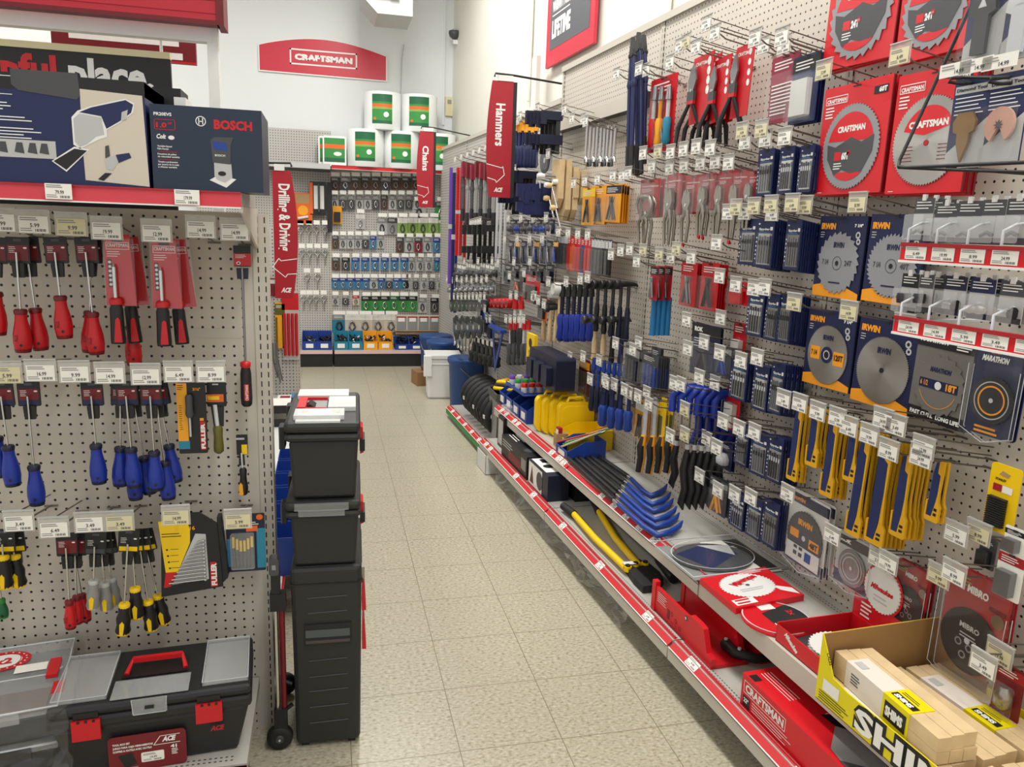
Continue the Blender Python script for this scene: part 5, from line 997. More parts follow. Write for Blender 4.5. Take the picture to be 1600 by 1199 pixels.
def k_wrench(w, h, v):
    r = thing('wrench', '', 'wrench'); q = MB(); q.tube([(0, 0, 0), (0, 0, -h*.9)], .008, 'chrome', 8); q.build('shaft', r); q = MB(); q.tube([(.016, 0, -h), (.012, 0, -h*.9), (0, 0, -h*.84), (-.012, 0, -h*.9), (-.016, 0, -h)], .009, 'dsteel' if v else 'chrome', 6); q.ring(0, .0, .004, .012, 'chrome', 0, 12); q.build('jaw', r); return r
K_wrench = Kind(k_wrench)
def k_clamp(w, h, c):
    r = thing('bar_clamp', '', 'clamp'); q = MB(); q.box(-.004, .004, -.012, .012, -h, .0, 'dsteel'); q.build('bar', r); q = MB(); q.box(-.014, .014, -.09, .02, -.045, .0, c); q.box(-.016, .016, -.10, -.07, -.07, .0, c); q.build('fixed_jaw', r)
    q = MB(); q.box(-.015, .015, -.10, .025, -h*.55-.05, -h*.55, c); q.build('sliding_jaw', r); q = MB(); q.tube([(0, -.04, -h*.55), (0, -.05, -h*.9)], [.012, .009], 'rubber', 8); q.build('trigger', r); return r
K_clamp = Kind(k_clamp)
def k_block(w, h, c, c2):
    r = thing('handscrew_clamp', '', 'clamp'); 
    for y0 in (-.035, .005):
        q = MB(); q.prism([(-w*.4, -h), (w*.1, -h), (w*.4, -h*.8), (w*.4, 0), (-w*.4, 0)], y0, y0+.03, c); q.build('jaw', r)
    q = MB(); q.tube([(0, -.1, -h*.35), (0, .05, -h*.35)], .005, 'steel', 6); q.lathe([(.012, -.14), (.016, -.12), (.012, -.1)], c2, 10, 'Y', (0, 0, -h*.35)); q.build('spindle', r); return r
K_block = Kind(k_block)
PK = 'navy jigsaw blade pack'
for nm, n, box, v, d in (('right of the maroon card, left of three', 3, (1187, 1211, 236, 305), 0, .12), ('right of the maroon card, middle of three', 5, (1221, 1243, 232, 302), 1, .12), ('touching the red circular saw boxes', 5, (1252, 1274, 230, 300), 1, .12),
    ('second blade row, leftmost', 2, (1158, 1184, 345, 415), 0, .12), ('second blade row, middle', 9, (1184, 1212, 345, 418), 0, .12), ('second blade row, right', 8, (1230, 1255, 347, 424), 2, .12),
    ('third blade row, left', 4, (1171, 1196, 457, 527), 1, .12), ('third blade row, middle', 4, (1200, 1220, 462, 534), 0, .115), ('third blade row, wide right', 8, (1220, 1240, 462, 538), 2, .11),
    ('fourth blade row, leftmost', 8, (1145, 1170, 562, 628), 1, .13), ('fourth blade row, middle', 6, (1180, 1203, 574, 643), 1, .12), ('fourth blade row, right', 9, (1208, 1228, 570, 650), 0, .12),
    ('fifth blade row, left', 5, (1152, 1173, 668, 730), 0, .12), ('fifth blade row, middle', 5, (1175, 1202, 679, 746), 0, .12), ('fifth blade row, right', 8, (1201, 1226, 685, 757), 1, .12),
    ('bottom blade row, left', 4, (1142, 1166, 774, 828), 1, .11), ('bottom blade row, middle', 4, (1169, 1193, 781, 843), 0, .11), ('bottom blade row, right', 6, (1194, 1220, 786, 859), 2, .11)):
    stack(K_blades, (v,), box, n, d, PK+', '+nm, grp='jigsaw blades '+nm)
SB = [('c24', (1306, 1412, -85, 95), 3, .09, 'red boxed 24 tooth saw blade cut by the top edge of picture'), ('c24', (1418, 1530, -95, 82), 2, .09, 'red boxed saw blade at top edge behind the black wire rack'),
      ('c60', (1286, 1394, 133, 303), 4, .10, 'red boxed 60 tooth circular saw blade left of the plain silver one'), ('cg', (1404, 1524, 112, 302), 4, .10, 'red boxed saw blade with wide silver disc behind the black wire rack'),
      ('i24', (1279, 1356, 342, 467), 2, .08, 'navy and gold carded 24 tooth saw blade left of the shelves'), ('i40', (1362, 1446, 340, 478), 2, .08, 'navy and gold carded 40 tooth saw blade half behind the red edged racks'),
      ('i120', (1262, 1338, 490, 610), 2, .08, 'navy and gold carded 120 tooth blade above the reciprocating blades'), ('ip', (1343, 1436, 505, 643), 2, .08, 'navy and gold carded plain silver saw blade right of the 120 tooth'),
      ('m18', (1434, 1526, 528, 668), 2, .08, 'grey carded 18 tooth saw blade printed fast cuts long life')]
for st, box, n, d, l in SB: stack(K_saw, (st,), box, n, d, l, dd=.012, L=.2, tm='cream')
for nm, n, box in (('first from left', 3, (1241, 1263, 633, 757)), ('second from left', 4, (1266, 1290, 640, 733)), ('third from left', 4, (1292, 1321, 653, 783)), ('fourth from left', 3, (1325, 1351, 663, 758)),
    ('fifth and long', 5, (1341, 1372, 677, 851)), ('sixth and longest', 6, (1370, 1408, 690, 862)), ('seventh from left', 5, (1403, 1437, 714, 847)), ('alone at the right', 2, (1457, 1486, 724, 822))):
    stack(K_recip, (0,), box, n, .15, 'gold and navy reciprocating blade pack, '+nm, dd=.014, L=.2, grp='reciprocating blades, '+nm)
for nm, n, box, d in (('left hook', 3, (1078, 1117, 88, 232), .14), ('middle hook', 2, (1112, 1144, 92, 228), .13), ('right hook', 1, (1147, 1179, 72, 226), .12)):
    stack(K_snips, (0,), box, n, d, 'long black handled tin snips on a red card, '+nm, dd=.03, L=.22)
for i, (x0, x1, y0, y1, n, v) in enumerate(((1001, 1032, 283, 384, 2, 0), (1044, 1066, 274, 385, 2, 1), (1072, 1096, 277, 382, 1, 2), (1097, 1118, 274, 370, 2, 2), (1124, 1145, 270, 375, 1, 1), (1147, 1170, 268, 378, 1, 2), (1171, 1190, 270, 360, 1, 1))):
    stack(K_lock, (v,), (x0, x1, y0, y1), n, .11, 'chrome locking pliers on a red card, %s from left in their row' % ORD[i], dd=.02, L=.2)
def cards(lst):
    for l, box, n, d, args in lst: stack(K_card, args, box, n, d, l, dd=.012)
cards([('faded maroon card of nine white saw blades', (1207, 1250, 88, 190), 1, .09, ('magenta', 'magenta', 'white', 'saw')),
 ('navy boxed drill bit set in a white window', (1240, 1283, 88, 190), 3, .10, ('navy', 'black', 'boxwhite', 'box')),
 ('tall grey and yellow pliers on a red card behind the bolt cutters', (1018, 1058, 122, 235), 1, .07, ('red', 'red', 'steel', 'plier')),
 ('curved needle pliers on red cards, left hook', (1066, 1090, 412, 480), 4, .10, ('red', 'red', 'steel', 'plier')),
 ('curved needle pliers on red cards, right hook', (1098, 1124, 413, 486), 4, .10, ('red', 'red', 'dsteel', 'plier')),
 ('small plain red box beside the third blade row', (1141, 1172, 443, 477), 1, .08, ('crred', 'red', 'red', 'box')),
 ('navy instruction card with clipped scissors above the blue hacksaws', (1082, 1126, 510, 590), 2, .11, ('irnavy', 'black', 'dgrey', 'plier')),
 ('clear blister with blue pliers right of the navy card', (1120, 1144, 545, 590), 3, .12, ('dgrey', 'grey', 'cblue', 'plier')),
 ('narrow red card between navy card and blades', (1147, 1168, 507, 578), 1, .05, ('crred', 'brick', 'paper', 'none')),
 ('narrow red card lower down beside fifth blade row', (1136, 1160, 608, 675), 1, .05, ('crred', 'brick', 'paper', 'none')),
 ('navy card of pipe cutter under the hacksaws', (1124, 1146, 694, 735), 2, .08, ('irnavy', 'navy', 'silver', 'blob')),
 ('clear blister of gold tipped scissors above the shelf', (1110, 1138, 752, 806), 3, .10, ('dgrey', 'grey', 'gold', 'plier')),
 ('brown and gold carded shears, left hook', (977, 994, 622, 676), 3, .10, ('tan', 'dgrey', 'black', 'plier')),
 ('brown and gold carded shears, right hook', (994, 1012, 630, 690), 3, .10, ('gold', 'paper', 'black', 'plier')),
 ('yellow and black carded snap saw, leftmost by the wood clamps', (911, 930, 295, 352), 1, .11, ('gold', 'yellow', 'black', 'plier')),
 ('yellow and black carded snap saw, middle one', (929, 948, 292, 350), 2, .10, ('gold', 'gold', 'dgrey', 'plier')),
 ('yellow carded wrench set beside the bolt cutter ends', (946, 972, 290, 348), 4, .10, ('gold', 'dnavy', 'dgrey', 'plier')),
 ('blue and orange blister of markers at the far bin end', (1018, 1033, 545, 600), 2, .10, ('dgrey', 'dgrey', 'cblue', 'bars')),
 ('clear blister of blue files under the long hook, left', (977, 1000, 545, 600), 4, .12, ('dgrey', 'grey', 'dnavy', 'bars')),
 ('clear blister of blue files under the long hook, right', (1003, 1030, 555, 608), 5, .12, ('dgrey', 'dgrey', 'cblue', 'bars')),
 ('red and gold blister of markers above the yellow bin', (905, 922, 565, 618), 3, .08, ('dred', 'gold', 'brown', 'bars')),
 ('black knife sheath left of the lowest right tag', (1531, 1560, 845, 890), 1, .03, ('dgrey', 'dgrey', 'black', 'none')),
 ('small maroon mounting card at the lower right corner', (1556, 1604, 1045, 1125), 1, .10, ('dred', 'brick', 'nickel', 'blob'))])
for i, (x, y, yb_, d) in enumerate(((998, 62, 265, .14), (1006, 66, 248, .10), (989, 70, 262, .18))):
    P, w, h = span(x-10, x+10, y, yb_+10, d); K_cutter(.06, h, 'navy', loc=P, rot=(0, R(-9+2*i), RZF), label='long navy handled bolt cutter, %s of three hanging together' % ['middle', 'right', 'left'][i])
for x, y, i in ((968, 120, 0), (1003, 112, 1)): 
    P = onF(x, y, WP-.2); s, t, z = FT(P); hook(.2, 3+i, 'paper', 1, loc=FW(WP-.002, t, z-TILT*.2), rot=RR, label='price tagged peg hook holding the navy bolt cutters, %s one' % ['left', 'right'][i])
for i in range(9): stack(K_wrench, (i % 2,), (914+5.5*i, 922+5.5*i, 196+2*(i % 3), 254+5*(i % 2)), 1, .13-.009*i, 'chrome hanging wrench, %s from left beside the bolt cutters' % ORD[i], hk=i in (0, 3))
for i, (x, c) in enumerate(((1022, 'teal'), (1032, 'teal'), (1043, 'teal'))): stack(K_card, ('brick', 'black', 'steel', 'plier'), (x-5, x+8, 418, 470), 1, .14-.03*i, 'tongue and groove pliers with blue grips, %s of three' % ORD[i], hk=i == 0)
for i, x in enumerate((1023, 1030, 1038, 1046)):
    P = onF(x, 465, WP-.12+.02*i); q = MB(); q.tube([(0, 0, 0), (0, 0, -.16)], [.012, .013], 'mattblue' if 'mattblue' in MATS else mat('mattblue', '1c72a8', .5).name, 8); tag(q.build('pliers', loc=P, rz=RZF), 'long blue plier grip hanging under the black and red cards', 'pliers', 'blue plier grips')
for i in range(6): stack(K_hack, ('blue',), (1062+13*i, 1076+13*i, 606+2*i, 698+2*i), 1, .18-.025*i, 'blue framed hacksaw, %s from left under the navy card' % ORD[i], hk=i in (1, 4), L=.22)
for i in range(6): stack(K_pry, (), (1070+11*i, 1080+11*i, 690+1*i, 802), 1, .17-.022*i, 'black claw pry bar hanging, %s from left above the shelf' % ORD[i], hk=i == 1, L=.24)
stack(K_pry, (), (1052, 1064, 685, 766), 1, .1, 'single black pry bar with orange neck left of the group', hk=False)
for i in range(4): stack(K_pull, (['clear', 'clear', 'yellow', 'yellow'][i],), (1004+14*i, 1018+14*i, 622, 744), 1, .16-.02*i, 'yellow and black handled pull saw, %s from left above the shelf' % ORD[i], hk=i in (0, 2))
for i in range(4): stack(K_card, ('yellow', 'yellow', 'olive', 'bars'), (1022+9*i, 1029+9*i, 632, 690), 1, .13-.01*i, 'tall yellow sleeve, %s from left beside the blue hacksaws' % ORD[i], hk=False)
for i in range(7): stack(K_long, ('cblue', 'cblue', 'dnavy'), (925+8*i, 932+8*i, 563+2*i, 645+2*i), 1, .15-.012*i, 'blue flat chisel, %s from left in the lower blue cluster' % ORD[i], hk=i in (1, 4))
for i in range(4): stack(K_long, ('dnavy', 'navy', 'cblue'), (940+13*i, 950+13*i, 600+3*i, 668+3*i), 1, .2, 'blue handled utility knife, %s from left over the shelf' % ORD[i], hk=i % 2 == 0, L=.26)
for i in range(6): stack(K_long, ('black', 'dnavy', 'blue'), (876+9*i, 884+9*i, 448, 535), 1, .16-.012*i, 'black and blue handled chisel, %s from left beside the white mallet' % ORD[i], hk=i in (0, 3))
for i in range(5): stack(K_hammer, ('black', ['black', 'black', 'dnavy', 'dnavy', 'dnavy'][i]), (930+12*i, 940+12*i, 445, 520+4*i), 1, .16-.02*i, 'black headed hammer, %s from left in the hammer row' % ORD[i], hk=i in (0, 2), L=.24)
for i in range(4): stack(K_hammer, ('dsteel', ['woodgrain', 'woodgrain', 'black', 'navy'][i]), (926+14*i, 936+14*i, 500, 570), 1, .14-.02*i, 'hammer with head half hidden, %s from left below the black hammers' % ORD[i], hk=False)
P = onF(877, 452, WP-.16); r = thing('mallet', 'white rubber mallet with wooden handle', 'mallet', P, RZF); q = MB(); q.lathe([(.03, -.05), (.035, -.04), (.035, .04), (.03, .05)], 'boxwhite', 18, 'Y'); q.build('head', r); q = MB(); q.lathe([(.013, 0), (.015, -.18), (.012, -.29)], 'woodgrain', 10); q.build('handle', r)
P = onF(870, 462, WP-.10); r = thing('mallet', 'second white mallet just behind the first one', 'mallet', P, RZF); q = MB(); q.lathe([(.026, -.05), (.03, -.04), (.03, .04), (.026, .05)], 'boxwhite', 18, 'Y'); q.build('head', r); q = MB(); q.lathe([(.012, 0), (.012, -.27)], 'woodgrain', 10); q.build('handle', r)
pal = ['dgrey', 'dgrey', 'dgrey', 'red', 'orange', 'red', 'red', 'cblue', 'red', 'red', 'dgrey', 'dgrey', 'dgrey', 'black', 'black', 'black']
for i in range(16): stack(K_card, (pal[i], 'crred' if pal[i] in ('red', 'orange', 'cblue') else 'silver', pal[i] if pal[i] != 'cblue' else 'navy', 'bars'), (872+5.3*i, 877+5.3*i, 368+.6*i, 420+1*i), 1, .13, 'slim plier pack, %s from left in the black and red row' % ORD[i], hk=i % 3 == 1, L=.2)
for i, (x, y0, y1) in enumerate(((879, 250, 325), (890, 262, 345), (902, 268, 320))): stack(K_block, ('woodgrain', 'white'), (x-7, x+7, y0, y1), 1, .14-.04*i, 'wooden handscrew clamp, %s from left beside the yellow packs' % ORD[i], hk=i == 0)
# extra empty pegs with tags
for i, (x, y, L, tm) in enumerate(((1072, 66, .22, 'cream'), (1104, 38, .22, 'paper'), (1180, 60, .22, 'paper'), (1222, 58, .22, 'paper'), (1047, 98, .22, 'paper'), (882, 172, .2, 'paper'), (915, 190, .2, 'paper'), (972, 275, .2, 'paper'), (958, 275, .2, 'paper'), (1005, 240, .22, 'paper'), (1028, 238, .22, 'cream'), (1048, 238, .22, 'paper'), (1068, 234, .22, 'paper'), (1088, 230, .22, 'paper'), (1110, 232, .22, 'paper'),
    (1160, 205, .22, 'cream'), (1190, 202, .22, 'cream'), (955, 398, .2, 'paper'), (970, 392, .2, 'paper'), (984, 390, .2, 'paper'), (1005, 392, .2, 'cream'), (1030, 398, .2, 'cream'), (1057, 390, .2, 'cream'), (1120, 380, .22, 'paper'), (1150, 325, .22, 'cream'), (1178, 323, .22, 'cream'), (1205, 320, .22, 'cream'), (1238, 318, .22, 'cream'), (1380, 655, .2, 'paper'), (1400, 665, .2, 'paper'), (1443, 700, .2, 'paper'), (1529, 833, .1, 'cream'), (1372, 873, .12, 'paper'), (1467, 900, .12, 'cream'), (1562, 1022, .12, 'cream'),
    (1075, 545, .22, 'paper'), (1093, 590, .22, 'paper'), (1070, 640, .24, 'cream'), (1120, 700, .22, 'paper'), (1070, 680, .24, 'cream'), (945, 595, .24, 'paper'), (960, 602, .24, 'paper'), (976, 610, .24, 'paper'), (997, 620, .24, 'paper'), (1014, 632, .24, 'paper'))):
    P = onF(x, y, WP-L-.014); s, t, z = FT(P); 
    hook(L, (i*3+1) % 10, tm, 1, loc=FW(WP-.002, t, z-TILT*L-.008), rot=RR, label='bare peg hook with %s price tag, %s' % ({'paper': 'white', 'cream': 'cream'}[tm], ['under the top rail by snips', 'top rail left tag', 'top rail right tag', 'above maroon card', 'above pliers card', 'beside grey rail', 'left of chrome wrenches', 'below bolt cutters', 'beside bolt cutter grips', 'under tall pliers card', 'second under tall pliers', 'third under tall pliers', 'fourth, under snips', 'fifth, under snips', 'sixth, under snips', 'above first blade pack', 'above second blade pack', 'left above channel pliers', 'second above channel pliers', 'third above channel pliers', 'fourth above channel pliers', 'fifth above channel pliers', 'under locking pliers', 'beside second blade row', 'first above second blade row', 'second above blade row', 'third above blade row', 'fourth above blade row', 'first over long recip blades', 'second over long recip blades', 'over seventh recip blades', 'left of knife sheath', 'above first round card', 'above second round card', 'above third round card', 'by the navy card', 'below the navy card', 'left of hacksaws', 'right of hacksaws', 'above black pry bars', 'first over utility knives', 'second over utility knives', 'third over utility knives', 'first over brown shears', 'second over brown shears'][i]))
# ---- round blades in clear packs near the shelf
def k_round(w, h, st):
    r = thing('carded_disc', '', 'disc pack'); c = {'mib': 'brick', 'irw': 'boxwhite', 'rok': 'lgrey', 'oct': 'irnavy'}[st]; q = MB(); rr_ = min(w*.46, h*.38); cz = -h*.58
    q.rr(-w/2, w/2, -h*(.55 if st == 'mib' else 1), .006, .01, 0, .003, c)
    if st == 'mib': q.disc(0, cz, w*.49, 'brick', .001, 32); q.text('MIBRO', 0, -h*.16, h*.06, 'white', -.001, w=w*.34, al='C', bold=.05); q.lines(-w*.42, -h*.05, w*.3, 3, h*.03, 'lime', -.001, h*.012); q.disc(w*.36, -h*.28, w*.1, 'nickel', -.002, 14); q.quad(w*.2, w*.46, -h*.22, -h*.18, 'dred', -.001)
    if st == 'irw': q.quad(-w/2, w/2, -h*.14, 0, 'irnavy', -.0005); q.quad(-w/2, w/2, -h, -h*.84, 'irnavy', -.0005); q.text('IRWIN', -w*.4, -h*.1, h*.05, 'irgold', -.001, w=w*.3, bold=.05)
    if st == 'rok': q.quad(-w/2, w/2, -h*.2, 0, 'black', -.0005); q.text('ROK', -w*.4, -h*.13, h*.07, 'white', -.001, w=w*.3, bold=.06); q.quad(-w/2, w/2, -h, -h*.75, 'irnavy', -.0005)
    if st == 'oct': q.text('MARATHON', -w*.1, -h*.14, h*.06, 'white', -.001, w=w*.55, al='C', bold=.06, shear=.2); q.text('IRWIN', -w*.1, -h*.05, h*.04, 'irgold', -.001, w=w*.2, al='C'); q.lines(-w*.3, -h*.9, w*.5, 2, h*.05, 'irgold', -.001, h*.025)
    q.build('card', r)
    q = MB(); q.prism(gear(0, cz, rr_, 10 if st == 'mib' else 40, .96) if st != 'mib' else [(rr_*math.cos(R(a)), cz+rr_*math.sin(R(a))) for a in range(0, 360, 9)], -.006, -.003, {'mib': 'rubber', 'irw': 'dgrey', 'rok': 'steel', 'oct': 'dsteel'}[st]); y = -.007
    if st == 'mib': 
        q.text('MIBRO', 0, cz+rr_*.35, rr_*.16, 'lgrey', y, w=rr_*.7, al='C', bold=.04); q.lines(-rr_*.3, cz+rr_*.2, rr_*.6, 2, rr_*.1, 'lgrey', y, rr_*.04)
        for a_, b_ in ((-.3, -.15), (.1, -.2), (-.1, -.5), (.35, -.35)): q.ring(rr_*a_, cz+rr_*b_, rr_*.08, rr_*.13, 'grey', y, 12)
    if st == 'irw': q.text('IRWIN', 0, cz+rr_*.45, rr_*.2, 'irgold', y, w=rr_*.8, al='C', bold=.05); q.quad(-rr_*.8, -rr_*.3, cz-rr_*.1, cz+rr_*.2, 'irgold', y); q.quad(rr_*.3, rr_*.85, cz-rr_*.25, cz+rr_*.1, 'irgold', y); q.text('48T', rr_*.35, cz-rr_*.18, rr_*.2, 'black', y-.0005, w=rr_*.44, bold=.05); q.quad(-rr_*.95, rr_*.95, cz-rr_*.98, cz-rr_*.35, 'boxwhite', y-.0003)
    if st == 'irw':
        for i in range(4): q.quad(-rr_*.5+rr_*.3*(i % 2), -rr_*.3+rr_*.3*(i % 2), cz-rr_*(.75 if i > 1 else .5), cz-rr_*(.6 if i > 1 else .38), 'dgrey', y-.0006)
        q.quad(rr_*.15, rr_*.5, cz-rr_*.8, cz-rr_*.45, 'cblue', y-.0006)
    if st in ('oct', 'rok'): q.ring(0, cz, rr_*.55, rr_*.62, 'irgold' if st == 'oct' else 'lgrey', y); q.ring(0, cz, rr_*.75, rr_*.8, 'lgrey', y)
    q.disc(0, cz, rr_*.1, 'silver', y-.0008, 14); q.build('disc', r)
    q = MB(); q.rr(-w*.54, w*.54, -h*1.06, .012, w*.1, -.016, -.014, 'clear'); q.tube([(-w*.54, -.015, -h*.2), (-w*.54, -.015, -h*.95), (0, -.015, -h*1.07), (w*.54, -.015, -h*.95), (w*.54, -.015, -h*.2)], .0012, 'silver', 4); q.build('blister', r); return r
K_round = Kind(k_round)
for st, box, n, d, l in (('irw', (1232, 1300, 780, 895), 2, .08, 'clear packed 48 tooth saw blade standing just above the upper shelf'), ('rok', (1307, 1368, 845, 925), 2, .08, 'clear packed grey saw disc left of the two red disc cards'), ('mib', (1396, 1458, 888, 1000), 2, .07, 'smaller black cutting disc on red card in clear blister'),
    ('mib', (1478, 1588, 905, 1090), 2, .09, 'larger black cutting disc on red card in clear blister'), ('oct', (1528, 1604, 548, 690), 2, .08, 'navy cornered saw blade pack at the right edge')):
    stack(K_round, (st,), box, n, d, l, dd=.015, hk=st != 'oct')
P, w, h = span(1548, 1598, 735, 838, .10); r = thing('saw_blade_card', 'bright yellow carded black blades hanging at the far right', 'blade pack', P, RZF); q = MB(); q.rr(-w/2, w/2, -h, .01, .008, 0, .003, 'yellow'); q.prism([(-w*.2, -h*.10), (w*.1, -h*.12), (w*.16, -h*.06), (-w*.1, -h*.03)], -.001, 0, 'tan'); q.text('STANLEY', -w*.3, -h*.19, h*.035, 'black', -.001, w=w*.36, bold=.05); q.quad(-w*.34, -w*.05, -h*.36, -h*.25, 'brick', -.001); q.quad(-w*.03, w*.3, -h*.36, -h*.25, 'paper', -.001); q.build('card', r)
q = MB()
for i in range(13): q.box(-w*.36, w*.22, -.012, -.001, -h*(.45+.036*i)-.0035, -h*(.45+.036*i), 'rubber')
q.build('blades', r)
for i, (x0, x1, y0, y1, a_, b_) in enumerate(((1560, 1604, 868, 940, 'paper', 'grey'), (1570, 1606, 830, 866, 'paper', 'dgrey'))):
    stack(K_card, (a_, 'brick' if i == 0 else 'black', 'steel', 'box'), (x0, x1, y0, y1), 1, .14, 'white and red boxed accessory at the right edge, %s one' % ['lower', 'upper'][i], hk=False)

for i, (x, c) in enumerate(((1024, 'red'), (1034, 'gold'), (1046, 'teal'))): stack(K_long, ('steel', 'gold' if i == 1 else 'silver', c), (x-5, x+5, 140, 232-4*i), 1, .085, 'aviation snip with %s grip on the large red card' % ['red', 'gold', 'teal'][i], hk=False)
# ================================================================ goods lying on the right hand shelves
ZU, ZL = .381, .171
def U(px, py, z=ZU): return onz(px, py, z)
def lerp(a, b, t): return tuple(x+(y-x)*t for x, y in zip(a, b))
SA = ((926, 708), (986, 748), (1014, 777), (1042, 762)); SBb = ((888, 716), (966, 788), (1026, 840), (1066, 820))
for i in range(6):
    t = (i+.12*(i % 2))/5.1; z = ZU+.012+.004*(i % 2); p = [U(*lerp(SA[k], SBb[k], t), z) for k in range(4)]; O = p[0]
    r = thing('flat_pry_bar', 'blue hooked pry bar with black grip lying on the shelf, %s counted from the wall' % ORD[i], 'pry bar', O); p = [x-O for x in p]
    a_, b_, c_, d_ = p; q = MB(); q.tube([a_, a_.lerp(b_, .5), b_.lerp(a_, .08)], [.011, .0125, .011], 'black', 10); q.build('grip', r)
    q = MB(); q.tube([b_.lerp(a_, .10), b_], .0085, 'chrome', 8); q.build('collar', r)
    q = MB(); q.tube([b_, b_.lerp(c_, .7), c_.lerp(b_, .05)+Vector((.012, 0, 0)), c_.lerp(d_, .5)+Vector((0, -.01, .0)), d_.lerp(c_, .12), d_+Vector((0, 0, .016))], [.009, .011, .012, .013, .010, .003], 'cblue', 8); q.build('hooked_end', r)
def flatpack(name, label, cat, corners, z, th):      # corners fl, bl, br, fr (pixels) of the top; returns root and mapping
    P = [onz(x, y, z+th) for x, y in corners]; O = P[0]; r = thing(name, label, cat, (O.x, O.y, z)); 
    ex = (P[1]-P[0]); ey = (P[3]-P[0]); return r, ex, ey
def flatM(ex, ey, th):                               # local x,z of shapes -> unit square on top
    X, Y = Vector((ex.x, ex.y, 0)), Vector((ey.x, ey.y, 0))
    return Matrix(((X.x, 0, Y.x, 0), (X.y, 0, Y.y, 0), (0, -1, 0, th), (0, 0, 0, 1)))
r, ex, ey = flatpack('saw_blade_pack', 'clear blister of a large dark saw disc lying on the upper shelf', 'saw blade pack', ((1022, 848), (1150, 836), (1222, 884), (1086, 900)), ZU, .02)
q = MB(); q.M = flatM(ex, ey, .003); q.quad(0, 1, 0, 1, 'grey', 0); q.quad(.55, 1, 0, 1, 'paper', -.0003); q.quad(.82, 1, 0, .95, 'black', -.0006); q.text('ROK', .87, .2, .06, 'white', -.0009, w=.25, rot=90); q.build('card', r)
q = MB(); q.M = flatM(ex, ey, .008); q.disc(.46, .48, .42, 'steel', 0, 40); q.disc(.46, .48, .39, 'dgrey', -.0005, 40); q.pol([(.12, .3), (.5, .12), (.78, .45), (.3, .8)], 'navy', -.001); q.pol([(.45, .12), (.8, .2), (.72, .5)], 'lgrey', -.0012); q.build('disc', r)
q = MB(); q.M = flatM(ex, ey, .02); q.quad(-.03, 1.03, -.03, 1.03, 'clear', 0); q.ring(.46, .48, .43, .44, 'silver', -.0004, 40); q.M = Matrix.Identity(4)
M_ = flatM(ex, ey, .02); c4 = [M_ @ Vector(v) for v in ((-.03, 0, -.03), (1.03, 0, -.03), (1.03, 0, 1.03), (-.03, 0, 1.03))]; q.tube(c4, .002, 'silver', 5, True)
for a_, b_ in zip(c4, c4[1:]+c4[:1]): q.add([a_, b_, b_-Vector((0, 0, .019)), a_-Vector((0, 0, .019))], [(0, 1, 2, 3)], 'clear')
q.build('blister', r)
r, ex, ey = flatpack('saw_blade_pack', 'red boxed white saw blade lying flat on the upper shelf', 'saw blade pack', ((1094, 904), (1195, 886), (1255, 930), (1150, 951)), ZU, .02)
def slab(q, ex, ey, th, m, m2=None):
    a, b, c, d = Vector((0, 0, 0)), Vector((ex.x, ex.y, 0)), Vector((ex.x+ey.x, ex.y+ey.y, 0)), Vector((ey.x, ey.y, 0)); up = Vector((0, 0, th))
    q.add([a, b, c, d, a+up, b+up, c+up, d+up], [(3, 2, 1, 0), (4, 5, 6, 7), (0, 1, 5, 4), (1, 2, 6, 5), (2, 3, 7, 6), (3, 0, 4, 7)], m)
q = MB(); slab(q, ex, ey, .02, 'crred'); q.M = flatM(ex, ey, .0204); q.quad(.05, .35, .78, .95, 'white', 0); q.lines(.08, .92, .2, 2, .08, 'red', -.0003, .04); q.pol([(.75, .55), (.97, .75), (.97, .95), (.8, .75)], 'white', 0); q.lines(.55, .12, .35, 3, .04, 'white', 0, .015); q.build('carton', r)
q = MB(); q.M = flatM(ex, ey, .021); q.pol(gear(.47, .45, .38, 40, .93), 'boxwhite', 0); q.text('Milwaukee', .25, .34, .12, 'red', -.0006, w=.46, shear=.3, bold=.05, rot=-18); q.disc(.47, .45, .03, 'dgrey', -.0007, 12); q.lines(.3, .62, .34, 2, .05, 'lgrey', -.0006, .02); q.build('saw_blade', r)
C0 = onz(1213, 966, ZU+.01); r = thing('cutting_disc_pack', 'round red and black cutting disc pack between the red box and red tray', 'disc pack', (C0.x, C0.y, ZU), RZF); q = MB(); q.lathe([(.098, 0), (.10, .003), (.10, .009), (.096, .012)], 'crred', 36); q.build('shell', r)
q = MB(); q.M = Matrix.Translation((0, 0, .0125)) @ Matrix.Rotation(R(-90), 4, 'X'); q.pol([(.098*math.cos(R(a)), .098*math.sin(R(a))) for a in range(50, 131, 8)]+[(-.03, -.03), (.03, -.03)], 'rubber'); q.quad(-.075, -.045, -.02, .03, 'white', -.0003); q.lines(.03, .0, .04, 3, .012, 'white', -.0003, .004); q.text('2x', -.03, .05, .02, 'crred', -.0004, w=.03); q.ring(0, 0, .094, .098, 'silver', -.0003, 36); q.build('label', r)
